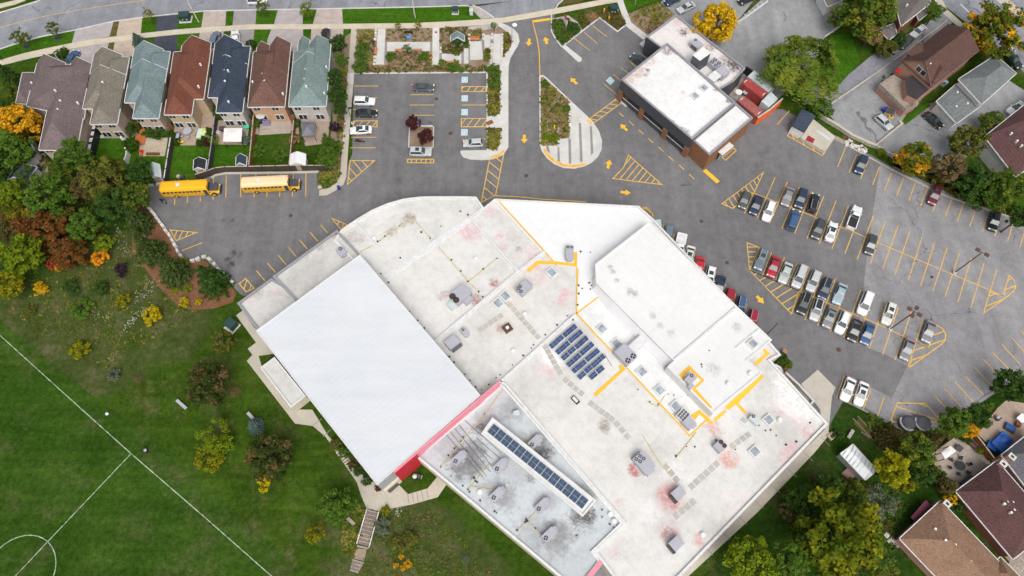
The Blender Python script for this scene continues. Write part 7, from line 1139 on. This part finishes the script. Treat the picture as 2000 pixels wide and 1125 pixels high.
T_ = [ # west wood and left garden edge
 (36, 245, 42, 9, 'amber', 'broad', 'yellow-orange maple at the left edge beside the purple house'), (22, 298, 42, 9, 'green', 'broad', 'dark green tree under the yellow-orange maple'), (146, 302, 33, 9, 'green', 'broad', 'green tree against the corner of the purple house'), (118, 330, 24, 8, 'mixg', 'loose', 'pale green tree behind the slate outbuilding'), (12, 386, 32, 9, 'lime', 'broad', 'yellow-green tree at the left edge below the outbuilding'), (92, 386, 46, 10, 'green', 'broad', 'broad green tree at the heart of the left wood'), (206, 352, 44, 10, 'olive', 'broad', 'olive tree nearest the taupe house lawn'), (272, 336, 28, 7, 'dgreen', 'broad', 'dark rounded tree beside the grey garden shed'), (172, 362, 32, 8, 'bronze', 'broad', 'dark brownish tree between the olive and green trees'), (48, 350, 20, 6, 'green', 'loose', 'small green tree beside the slate outbuilding roof'),
 (262, 385, 30, 8, 'mixg', 'broad', 'mixed green tree at the mulch bed edge near the bus'), (222, 400, 34, 9, 'dgreen', 'broad', 'dark green tree in the middle of the wood edge'), (262, 425, 28, 7, 'spruce', 'conifer', 'spruce nearest the curved stone wall'), (283, 480, 31, 8, 'spruce', 'conifer', 'spruce at the upper left of the red mulch bed'), (331, 521, 34, 8, 'spruce', 'conifer', 'spruce in the middle of the red mulch bed'), (407, 540, 34, 8.5, 'dgreen', 'conifer', 'darkest spruce in front of the bent stone wall'), (163, 441, 30, 7, 'green', 'broad', 'fresh green tree between the wood and the meadow'), (88, 442, 52, 7, 'rust', 'broad', 'large rust-red tree at the left wood edge'), (135, 492, 36, 5, 'rust', 'broad', 'lower rust-red spreading tree above the meadow'), (38, 500, 40, 9, 'lime', 'broad', 'bright green tree at the left edge beside the meadow'), (18, 552, 32, 7, 'yg', 'broad', 'yellow-green tree at the left edge just above the pitch'), (18, 450, 26, 7, 'bronze', 'broad', 'dark brown tree at the left edge by the rust tree'), (40, 418, 28, 7, 'mixo', 'broad', 'green and orange tree at the left edge of the wood'),
 (20, 150, 28, 8, 'dgreen', 'conifer', 'dark conifer at the left edge beside the purple house roof'), (22, 180, 19, 5, 'mixg', 'loose', 'yellow-green small tree below the left dark conifer'), (4, 215, 24, 7, 'dgreen', 'broad', 'dark tree cut by the left edge above the maple'), (0, 330, 26, 7, 'dgreen', 'broad', 'dark tree cut by the left edge beside the outbuilding'),
 # street trees
 (38, 72, 17, 5, 'mixg', 'loose', 'left of two small street trees on the corner verge'), (102, 54, 13, 4.5, 'mixg', 'loose', 'right of two small street trees on the corner verge'), (289, 28, 10, 4, 'yg', 'loose', 'small yellow-green street tree beside the black driveway'), (513, 13, 13, 4.5, 'mixg', 'loose', 'small street tree in front of the white street car'), (600, 19, 14, 4.5, 'lime', 'loose', 'bright green young street tree on the narrow verge'), (267, 75, 15, 3.2, 'bluespruce', 'conifer', 'blue-green conifer behind the first teal house'),
 # trees beside the end house
 (660, 84, 17, 7, 'dgreen', 'broad', 'dark hedge tree next to the black driveway car'), (667, 117, 14, 6, 'green', 'broad', 'green hedge tree second from the street'), (669, 140, 10, 4, 'yg', 'loose', 'yellow-leaved hedge tree beside the end house'), (655, 152, 18, 7, 'dgreen', 'broad', 'dark hedge tree in the middle of the end house wall'), (658, 186, 20, 7, 'dgreen', 'broad', 'largest dark hedge tree near the rear of the end house'), (664, 212, 14, 6, 'dgreen', 'broad', 'last dark hedge tree beside the lamp post'), (640, 279, 23, 6, 'green', 'conifer', 'upper of two green trees at the end of the back fence'), (641, 310, 22, 6, 'green', 'broad', 'lower of two green trees at the end of the back fence'),
 # north-east
 (1400, 48, 44, 9, 'gold', 'broad', 'golden yellow tree behind the brick shop'), (1568, 130, 76, 11, 'willow', 'willow', 'large drooping willow beside the containers'), (1688, 26, 56, 11, 'mixg', 'broad', 'big olive tree at the top right behind the gravel yard'), (1945, 60, 56, 11, 'mixo', 'broad', 'big green tree with an orange top beside the avenue'), (1784, 314, 36, 7, 'mixo', 'broad', 'green tree turning orange on the lot verge'), (1852, 330, 34, 7, 'brown', 'broad', 'brownish thin tree right of the orange-turning tree'), (1888, 276, 34, 8, 'olive', 'broad', 'olive tree behind the black sedan yard'), (1908, 362, 45, 8, 'dgreen', 'broad', 'dark green tree in front of the brown-roofed house'), (1960, 372, 42, 9, 'mixg', 'broad', 'olive-brown tree at the lower edge of the right houses'), (1934, 240, 23, 5, 'mixg', 'broad', 'rounded yellow-green bush tree beside the brown roof'), (1992, 425, 24, 8, 'dgreen', 'broad', 'dark tree cut by the right edge above the lot'), (1604, 212, 22, 4, 'green', 'shrub', 'green bush between the willow and the gravel yard'), (1758, 76, 15, 4, 'dgreen', 'broad', 'dark small tree beside the lane cars'), (1734, 96, 20, 4, 'olive', 'broad', 'olive small tree at the lane near the mocha roof'), (1828, 22, 18, 6, 'green', 'loose', 'thin green tree at the avenue corner'), (1700, 68, 22, 6, 'rusty', 'broad', 'brown-leaved tree above the flagstone square'),
 # south-east
 (1973, 752, 33, 7, 'dgreen', 'broad', 'dark tree at the right edge of the lot'), (1866, 822, 30, 7, 'green', 'broad', 'green tree at the lot corner near the waste containers'), (1893, 842, 17, 5, 'amber', 'broad', 'orange-yellow small tree above the stone patio'), (1905, 815, 26, 6, 'dgreen', 'broad', 'dark green tree between the lot corner and the upper patio'), (1790, 880, 34, 8, 'mixg', 'broad', 'dark green tree behind the yellow maple'), (1744, 916, 33, 8, 'ylime', 'broad', 'yellow maple beside the white metal shed'), (1744, 850, 29, 6, 'bronze', 'conifer', 'brownish conifer left of the waste containers'), (1824, 858, 24, 6, 'bronze', 'conifer', 'brownish conifer between the waste containers and the patio'),
 (1562, 978, 33, 5, 'dgreen', 'broad', 'dark shrub tree nearest the lower school walkway'), (1618, 955, 30, 6, 'dgreen', 'broad', 'dark tree near the pinkish platform'), (1668, 970, 28, 6, 'mixg', 'broad', 'mixed green tree left of the bare-twigged tree'), (1712, 985, 34, 6, 'greyg', 'loose', 'grey-green thin tree with bare twigs'), (1606, 1020, 28, 7, 'dgreen', 'broad', 'dark tree at the upper left of the great yellow tree'), (1542, 998, 18, 3.5, 'brown', 'loose', 'brown withered small tree on the lower lawn'), (1580, 1062, 34, 8, 'dgreen', 'broad', 'dark tree left of the great yellow-green tree'), (1638, 1048, 80, 13, 'mixy', 'broad', 'great yellow-green tree in the lower right scrub'), (1470, 1102, 52, 11, 'lime', 'broad', 'bright green tree at the bottom edge below the school'), (1538, 1098, 34, 10, 'green', 'broad', 'green tree right of the bottom edge bright tree'), (1848, 948, 20, 4, 'bronze', 'broad', 'dark bush tree at the lower corner of the stone patio'), (1800, 925, 24, 5, 'dgreen', 'broad', 'dark tree right of the yellow maple'), (1712, 1112, 18, 4, 'mixg', 'loose', 'small green tree at the bottom edge left of the bungalow'),
 # lawn trees
 (405, 750, 44, 7, 'bgreen', 'broad', 'dark bronze-green tree on the lawn beside the team bench'), (422, 852, 34, 6, 'lime', 'loose', 'light green tree on the lawn left of the blue spruce'), (412, 892, 30, 4.5, 'yg', 'loose', 'yellow-olive tree below the light green lawn tree'), (529, 890, 46, 6.5, 'bgreen', 'broad', 'largest dark green tree on the lawn below the blue spruce'), (495, 828, 18, 4, 'bluespruce', 'conifer', 'small blue spruce on the lawn'), (516, 943, 17, 3.5, 'yellow', 'shrub', 'yellow bush at the foot of the largest lawn tree'), (656, 984, 34, 6, 'green', 'broad', 'round green tree left of the timber stairs'), (616, 1040, 20, 4, 'yg', 'loose', 'yellow-olive small tree at the bottom of the bank'), (436, 664, 24, 4.5, 'olive', 'loose', 'thin yellow-green tree by the lawn transformer'), (806, 241, 15, 4.2, 'maroon', 'broad', 'left purple-leaved tree in the lot planter'), (831, 266, 16, 4.2, 'maroon', 'broad', 'right purple-leaved tree in the lot planter')]
for x, y, r, h, m, k, lb in T_: tree(x, y, r, h, m, k, lb)
SH = [(295, 616, 18, 2.6, 'yellow', 'shrub', 'brightest yellow round bush on the meadow edge'), (155, 685, 20, 2.4, 'yg', 'shrub', 'yellow-green bush nearest the pitch line'), (237, 528, 14, 1.8, 'purple', 'shrub', 'dark purple bush in the meadow'), (110, 479, 17, 2.4, 'purple', 'shrub', 'dark purple bush inside the rust tree'), (195, 502, 17, 2.2, 'orange', 'shrub', 'orange bush at the top of the meadow'), (204, 473, 19, 2.8, 'lime', 'shrub', 'lime green bush behind the orange bush'), (79, 563, 15, 2, 'gold', 'shrub', 'golden bush at the left of the meadow'), (116, 521, 9, 1.5, 'orange', 'shrub', 'small orange and red bush under the rust tree'), (100, 515, 11, 1.6, 'red', 'shrub', 'small dark red bush at the wood edge'), (240, 588, 15, 2, 'yg', 'shrub', 'yellow-green bush in the middle of the meadow'), (140, 563, 17, 2.2, 'dgreen', 'shrub', 'dark green bush right of the golden bush'), (197, 563, 15, 2, 'dgreen', 'shrub', 'dark green bush under the purple bush'), (160, 602, 23, 2.2, 'green', 'shrub', 'wide green bush low in the meadow'), (57, 606, 13, 1.6, 'olive', 'shrub', 'olive bush at the left meadow corner'),
 (340, 565, 8, 1.0, 'yg', 'shrub', 'small yellow-green bush left in the red mulch'), (366, 563, 9, 1.0, 'lime', 'shrub', 'small lime bush in the middle of the red mulch'), (359, 590, 10, 1.2, 'yellow', 'shrub', 'yellow bush at the lower left of the red mulch'), (388, 590, 7, 1.0, 'yellow', 'shrub', 'smaller yellow bush at the lower edge of the red mulch'), (362, 511, 9, 1.2, 'yg', 'shrub', 'yellow-green bush between the two stone walls'), (365, 540, 7, .9, 'olive', 'shrub', 'olive sprig between two spruces'), (222, 731, 14, 1.6, 'greyg', 'shrub', 'round grey-green bush on the lawn'), (272, 742, 11, 1.0, 'brown', 'bare', 'withered brown bush on the lawn'), (458, 765, 17, 1.6, 'brown', 'bare', 'withered brown bush beside the bronze lawn tree'),
 (654, 868, 12, 1.6, 'olive', 'shrub', 'first shrub along the ribbed-roof wall'), (671, 884, 11, 1.6, 'green', 'shrub', 'second shrub along the ribbed-roof wall'), (690, 908, 11, 1.6, 'bronze', 'shrub', 'dark bronze shrub along the ribbed-roof wall'), (703, 920, 12, 1.6, 'dgreen', 'shrub', 'dark green shrub along the ribbed-roof wall'), (717, 938, 11, 1.5, 'dgreen', 'shrub', 'last shrub at the ribbed-roof corner'), (738, 953, 7, 1.2, 'rust', 'shrub', 'reddish shrub at the sharp school corner'), (752, 997, 10, 1.2, 'yg', 'shrub', 'yellow plant at the top of the timber stairs'), (790, 1060, 24, 1.8, 'olive', 'shrub', 'wide olive bush on the right bank'), (745, 1028, 17, 1.6, 'greyg', 'shrub', 'grey-green bush right of the timber stairs'), (910, 1092, 13, 1.3, 'greyg', 'bare', 'pale twiggy bush on the right bank'),
 (784, 1086, 6, .8, 'amber', 'shrub', 'top orange flower clump on the right bank'), (773, 1104, 6, .8, 'amber', 'shrub', 'left orange flower clump on the right bank'), (787, 1109, 6, .8, 'amber', 'shrub', 'lower orange flower clump on the right bank'), (797, 1101, 8, .9, 'amber', 'shrub', 'right and largest orange flower clump on the right bank'),
 (1855, 973, 13, 2.6, 'gold', 'shrub', 'golden bush at the corner of the mauve-roofed bungalow'), (1868, 990, 14, 2, 'dgreen', 'shrub', 'dark bush below the golden bush'), (1722, 297, 8, 1.5, 'lime', 'shrub', 'bright lime bush on the lot verge'), (1832, 347, 10, 1.6, 'lime', 'shrub', 'bright green bush under the brownish tree'), (1915, 881, 7, 1.3, 'lime', 'shrub', 'small lime plant on the stone patio'), (1525, 700, 13, 1.6, 'dgreen', 'shrub', 'dark bush in the service corner planter'), (1538, 710, 11, 1.5, 'mixg', 'shrub', 'mixed bush in the service corner planter'), (1637, 850, 11, 1.4, 'dgreen', 'shrub', 'dark bush beside the grey slab bench'),
 (1886, 857, 12, 1.6, 'dgreen', 'shrub', 'round dark bush at the patio fence'), (1775, 950, 14, 2, 'yg', 'shrub', 'yellow-leaved bush right below the yellow maple'), (1832, 925, 14, 2, 'mixg', 'shrub', 'green bush along the lower patio fence'), (1660, 945, 14, 2, 'olive', 'shrub', 'olive bush beside the pinkish platform'),
 (305, 258, 27, 1.8, 'cedar', 'shrub', 'long dark green hedge against the teal house rear wall'), (259, 250, 14, 2.4, 'cedar', 'shrub', 'cedar bush in the gap behind the taupe house'), (256, 282, 15, 2.6, 'cedar', 'shrub', 'tall cedar bush beside the orange deck'), (339, 263, 9, 2.2, 'cedar', 'conifer', 'upper cedar left of the patio table'), (344, 275, 8, 2, 'cedar', 'conifer', 'lower cedar left of the patio table'), (388, 277, 9, 1.8, 'cedar', 'conifer', 'left cedar at the lower right of the tan patio'), (397, 270, 9, 1.8, 'cedar', 'conifer', 'middle cedar at the lower right of the tan patio'), (407, 254, 10, 2, 'cedar', 'conifer', 'upper cedar at the right of the tan patio'), (403, 279, 8, 1.6, 'maroon', 'shrub', 'purple bush at the corner of the tan patio'), (418, 273, 10, 1.8, 'lime', 'loose', 'bright green plant at the fence beside the white canopy'), (480, 273, 10, 1.8, 'bluespruce', 'shrub', 'blue-green rounded bush beside the white canopy'), (497, 242, 9, 1.6, 'green', 'shrub', 'green bush along the flagstone garden fence'), (501, 296, 17, 1.6, 'green', 'loose', 'left bush on the flagstone garden lawn'), (548, 302, 17, 1.6, 'green', 'loose', 'right bush on the flagstone garden lawn'), (578, 240, 9, 1.8, 'dgreen', 'shrub', 'dark bush left of the dark gazebo'), (575, 272, 11, 1.6, 'rusty', 'shrub', 'brown bush left of the dark gazebo garden'), (655, 247, 11, 2.2, 'purple', 'shrub', 'dark purple bush at the end garden fence'), (666, 255, 9, 1, 'olive', 'tuft', 'olive clump between the walkway and the end garden'), (490, 85, 10, 1.8, 'dgreen', 'shrub', 'dark bush in front of the brown-roofed house'), (118, 104, 14, 1.2, 'dgreen', 'shrub', 'dark low bush on the front lawn of the purple house'),
 (772, 110 - 3, 0, 0, '', '', '')]
for s in SH:
    if s[2]: tree(*s[:6], s[6], 'shrub', 'shrub', sy=.55 if 'long dark' in s[6] else 1.0, rot=0 if 'long dark' in s[6] else None)
# garden hedges and small trees between the paths
for x, y, r, h, m, k, lb in ((709, 92, 13, 1.6, 'green', 'shrub', 'upper clipped hedge block by the left garden path'), (707, 110, 17, 1.7, 'green', 'shrub', 'middle hedge mass left of the garden path'), (703, 131, 15, 1.6, 'green', 'shrub', 'lower hedge mass above the small lot corner'), (764, 110, 11, 1.4, 'green', 'shrub', 'clipped hedge at the left of the two benches'), (829, 109, 12, 1.4, 'green', 'shrub', 'clipped hedge at the right of the two benches'), (795, 95, 10, 3.4, 'mixg', 'loose', 'young tree between the two garden benches'), (777, 50, 7, 2.6, 'yg', 'loose', 'left thin yellow-green tree at the street side of the mulch bed'), (816, 49, 7, 2.6, 'yg', 'loose', 'right thin yellow-green tree at the street side of the mulch bed'), (893, 82, 11, 3.2, 'dgreen', 'broad', 'dark tree in front of the teal-roofed shelter'), (910, 85, 9, 1.5, 'green', 'shrub', 'green bush right of the teal-roofed shelter'), (891, 99, 11, 1.3, 'olive', 'shrub', 'olive hedge below the teal-roofed shelter'), (864, 121, 8, 1.6, 'lime', 'shrub', 'yellow-green shrub left of the lowest garden bench'), (890, 121, 7, 1.6, 'yg', 'shrub', 'yellow-green shrub right of the lowest garden bench'), (883, 132, 12, 1.2, 'green', 'shrub', 'dark hedge below the lowest garden bench'), (951, 111, 8, 1.7, 'lime', 'shrub', 'bright shrub at the short paved strip'), (952, 100, 7, 1.3, 'olive', 'shrub', 'olive shrub above the bright shrub'), (965, 50, 7, 2.6, 'green', 'loose', 'small dark tree at the entrance gravel'), (965, 137, 14, 1.4, 'green', 'shrub', 'upper hedge beside the entrance walkway'), (966, 160, 14, 1.4, 'green', 'shrub', 'second hedge beside the entrance walkway'), (1087, 48, 11, 1.2, 'green', 'shrub', 'left leafy mass beside the monument sign'), (1117, 52, 12, 1.2, 'dgreen', 'shrub', 'right leafy mass beside the monument sign'), (1097, 70, 10, 1.2, 'green', 'shrub', 'lower leafy mass at the entrance kerb'), (1138, 36, 9, 1.2, 'olive', 'shrub', 'rounded bush left of the shop planting'), (1066, 166, 9, 1.1, 'green', 'shrub', 'green bush at the tip of the lane island'), (1107, 212, 9, 1.0, 'green', 'shrub', 'green bush along the island stone row'), (1069, 268, 9, 1.1, 'lime', 'shrub', 'left part of the bright hedge on the island'), (1083, 270, 9, 1.1, 'lime', 'shrub', 'right part of the bright hedge on the island'), (695, 10 + 260, 0, 0, '', '', '')):
    if r: tree(x, y, r, h, m, k, lb, 'garden_shrub' if h < 2.5 else 'young_tree', 'shrub' if h < 2.5 else 'tree')
# ground cover nobody could count
def inside(p, x, y):
    c = False
    for i in range(len(p)):
        a, b = p[i - 1], p[i]
        if (a[1] > y) != (b[1] > y) and x < (b[0] - a[0]) * (y - a[1]) / (b[1] - a[1]) + a[0]: c = not c
    return c
def cover(name, label, poly, n, size, mats, z=.15, blades=9, flat=.5):
    P_ = [W(a, b, z) for a, b in pairs(poly)]; q = [(p.x, p.y) for p in P_]; xs_ = [a for a, b in q]; ys_ = [b for a, b in q]; vs, fs, mi = [], [], []; g = 0; k = 0
    while k < n and g < n * 6:
        g += 1; x, y = rnd.uniform(min(xs_), max(xs_)), rnd.uniform(min(ys_), max(ys_))
        if not inside(q, x, y): continue
        k += 1; s = size * rnd.uniform(.5, 1.3); c = Vector((x, y, hgt(x, y) + z)); m = int(min(len(mats) - 1, max(0, (noise.noise(c * .22) * .9 + .5 + rnd.uniform(-.3, .3)) * len(mats))))
        for _ in range(blades): d = rv(); d.z = abs(d.z) * .7; leafq(vs, fs, c + d * s, rv() * flat + Vector((0, 0, 1)), s * rnd.uniform(.16, .34), 1.5); mi.append(m)
    me = bpy.data.meshes.new(name); me.from_pydata([tuple(v) for v in vs], [], fs)
    for m in mats: me.materials.append(M['leaf_' + m])
    me.polygons.foreach_set('material_index', mi); me.update(); o = bpy.data.objects.new(name, me); COL.objects.link(o); tag(o, label, 'plants', kind='stuff'); return o
cover('bed_planting', 'low planting in the mulch strip above the small lot', '694,128 952,128 952,140 693,142', 260, .42, ['rusty', 'olive', 'bronze', 'green'], .13); cover('bed_planting', 'tufts in the mulch behind the left path', '698,58 733,57 731,128 722,140 718,100 698,80', 150, .4, ['grassy', 'olive', 'bronze'], .13); cover('bed_planting', 'tufts in the mulch bed around the blue table', '757,57 843,56 843,80 756,80', 90, .34, ['grassy', 'olive', 'rusty'], .13); cover('bed_planting', 'tufts in the mulch below the benches', '757,102 842,102 843,127 757,128', 150, .38, ['rusty', 'olive', 'grassy'], .13)
cover('bed_planting', 'bronze groundcover round the shelter', '860,54 915,55 915,90 905,93 902,104 862,104', 220, .4, ['bronze', 'olive', 'bronze', 'rusty'], .13); cover('bed_planting', 'tufts in rows right of the shelter', '918,58 942,57 941,74 918,74', 60, .35, ['bronze', 'grassy', 'rusty'], .13); cover('bed_planting', 'ornamental grasses in the right wedge bed', '985,63 1001,80 981,112', 90, .5, ['grassy', 'bronze', 'olive'], .17); cover('bed_planting', 'tall grasses beside the entrance walkway', '953,150 976,148 976,222 953,227', 190, .45, ['bronze', 'grassy', 'olive', 'olive'], .17); cover('bed_planting', 'tall grasses at the end bay', '953,251 976,251 976,283 968,291 953,291', 110, .45, ['olive', 'grassy', 'olive'], .17)
cover('bed_planting', 'rough grasses on the lane island', '1058,153 1113,200 1112,270 1092,270 1090,280 1061,284 1056,280', 480, .42, ['grassy', 'olive', 'rusty', 'mixg', 'grassy'], .18); cover('bed_planting', 'groundcover round the monument sign', '1079,40 1110,37 1136,57 1101,86 1085,72', 260, .45, ['green', 'dgreen', 'olive'], .13); cover('bed_planting', 'bronze groundcover in the shop planting', '1130,37 1180,14 1203,10 1222,46 1206,58 1171,32 1142,52', 330, .42, ['bronze', 'bronze', 'olive', 'rusty'], .13); cover('bed_planting', 'pale tufts beside the shop', '1226,28 1285,6 1316,28 1266,66', 230, .38, ['grassy', 'olive', 'grassy', 'rusty'], .12)
cover('bed_planting', 'weeds in the bed at the walkway end', '622,338 650,334 664,345 652,360 636,367 622,369', 150, .42, ['olive', 'grassy', 'mixg'], .13); cover('bed_planting', 'weeds between the walkway and the hedge trees', '668,150 680,150 674,250 665,345 655,340 658,250', 170, .4, ['rusty', 'olive', 'grassy', 'mixg'], .05)
cover('meadow_growth', 'rough unmown grass and weeds of the meadow', '0,590 60,535 130,515 180,465 235,425 262,440 272,480 300,535 350,575 388,602 330,655 245,695 205,722 170,712 100,665 40,640', 1000, .32, ['olive', 'mixg', 'grassy', 'olive', 'brown'], .03, 6); cover('bank_growth', 'rough grass and weeds on the bank by the stairs', '745,1004 800,994 850,1000 905,1055 965,1130 690,1130 706,1100 722,1050', 520, .3, ['mixg', 'olive', 'green', 'brown'], .03, 6); cover('bank_growth', 'rough grass left of the timber stairs', '690,975 716,1000 706,1050 690,1090 670,1080 668,1030', 240, .36, ['olive', 'mixg', 'grassy'], .05, 7)
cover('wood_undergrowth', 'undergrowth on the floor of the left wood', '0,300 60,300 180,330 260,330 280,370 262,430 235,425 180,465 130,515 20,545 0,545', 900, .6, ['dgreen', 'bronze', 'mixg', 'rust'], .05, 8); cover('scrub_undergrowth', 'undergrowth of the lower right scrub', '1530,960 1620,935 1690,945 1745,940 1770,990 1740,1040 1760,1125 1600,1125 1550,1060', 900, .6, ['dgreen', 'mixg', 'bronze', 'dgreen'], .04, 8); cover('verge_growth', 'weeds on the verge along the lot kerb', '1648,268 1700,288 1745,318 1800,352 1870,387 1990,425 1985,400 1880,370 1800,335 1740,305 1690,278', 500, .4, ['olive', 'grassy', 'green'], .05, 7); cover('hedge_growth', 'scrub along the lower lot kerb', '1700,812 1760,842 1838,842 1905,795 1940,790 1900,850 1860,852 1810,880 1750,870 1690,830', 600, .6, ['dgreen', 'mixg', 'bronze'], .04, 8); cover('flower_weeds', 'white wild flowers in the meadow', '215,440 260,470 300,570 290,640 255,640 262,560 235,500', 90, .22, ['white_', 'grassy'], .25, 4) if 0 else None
plain('leaf_flower', (.62, .62, .55), .8); 
for pl, n in (('228,440 250,470 256,505 238,500 225,470', 50), ('258,600 300,570 320,545 290,545 265,580', 70), ('245,655 290,600 275,600 240,640', 60), ('165,600 220,600 200,640', 20), ('755,995 790,990 780,1010', 30)): cover('wild_flowers', 'scattered white wild flowers', pl, n, .11, ['flower'], .25, 4)
# small person on the far left pavement, cycle beside the bus
def person(px_, label, top, legs, an=0):
    p = G(*px_, 0); t = thing('person', label, 'person', (p.x, p.y, .12), an, None, local=True)
    vs = [(0, 0, .92), (0, 0, 1.2), (0, 0, 1.42), (0, 0, 1.52), (.02, 0, 1.66), (0, .1, .88), (.08, .11, .48), (.0, .11, .06), (.12, .11, .03), (0, -.1, .88), (-.1, -.11, .48), (-.24, -.11, .08), (-.14, -.11, .03), (0, .2, 1.4), (-.06, .25, 1.12), (.05, .26, .88), (.1, .26, .8), (0, -.2, 1.4), (.08, -.25, 1.12), (.2, -.24, .92), (.26, -.24, .85)]
    es = [(0, 1), (1, 2), (2, 3), (3, 4), (0, 5), (5, 6), (6, 7), (7, 8), (0, 9), (9, 10), (10, 11), (11, 12), (2, 13), (13, 14), (14, 15), (15, 16), (2, 17), (17, 18), (18, 19), (19, 20)]; rd = [.14, .15, .15, .06, .105, .095, .06, .045, .04, .095, .06, .045, .04, .065, .048, .036, .04, .065, .048, .036, .04]
    me = bpy.data.meshes.new('body'); me.from_pydata(vs, es, []); o = bpy.data.objects.new('body', me); COL.objects.link(o); 
    m_ = o.modifiers.new('skin', 'SKIN')
    for i, v in enumerate(me.skin_vertices[0].data): v.radius = (rd[i], rd[i])
    me.skin_vertices[0].data[0].use_root = True; o.modifiers.new('sub', 'SUBSURF').levels = 1; bpy.context.view_layer.update()
    bm_ = bpy.data.meshes.new_from_object(o.evaluated_get(bpy.context.evaluated_depsgraph_get())); bpy.data.objects.remove(o); bm_.name = 'body'
    for nm in ('skin', top, legs): bm_.materials.append(M[nm])
    for f in bm_.polygons: f.material_index = 0 if f.center.z > 1.5 else (1 if f.center.z > .9 else 2)
    b = bpy.data.objects.new('body', bm_); COL.objects.link(b); b.parent = t; h = MB().ball((.01, 0, 1.71), .11, 'plastic_black', 10, (1, .9, .7)).build('hair', t)
person((7, 119), 'person in dark clothes walking on the pavement at the left edge', 'cloth_black', 'cloth_black', .3)
person((331, 396), 'person in dark clothes walking on the asphalt below the left bus', 'cloth_black', 'clad_dark', 2.4) if 0 else None
def cyclebit():
    a = G(318, 393, .4); t = thing('motorcycle', 'black covered motorcycle on the asphalt below the left bus', 'motorcycle', (a.x, a.y, .04), -.55, None, local=True)
    for x in (-.68, .68): MB().cyl((x, -.06, .31), (x, .06, .31), .31, 'rubber', 14).build('wheel', t)
    MB().box((-.2, 0, .62), (1.1, .42, .5), 'plastic_black', 0, .7).build('body', t); MB().box((.45, 0, .95), (.16, .75, .1), 'steel_dark').build('handlebar', t); MB().box((.62, 0, .62), (.14, .2, .5), 'steel_grey').build('fork', t)
cyclebit()
for pt, lb in (((51, 91), 'dark square planting grate under the left street tree'), ((112.5, 74.5), 'dark square planting grate under the right street tree')):
    p = G(*pt, .05); tag(MB().box((0, 0, .03), (1.5, 1.3, .06), 'clad_dark').box((0, 0, .065), (1.1, .9, .02), 'plastic_black').build('tree_grate'), lb, 'tree grate', 'street tree grates').location = p
for o in list(S.objects):
    if '_o' in o: del o['_o']
    if o.type == 'MESH' and o.data and len(o.data.materials) == 0: o.data.materials.append(M['stone_grey'])
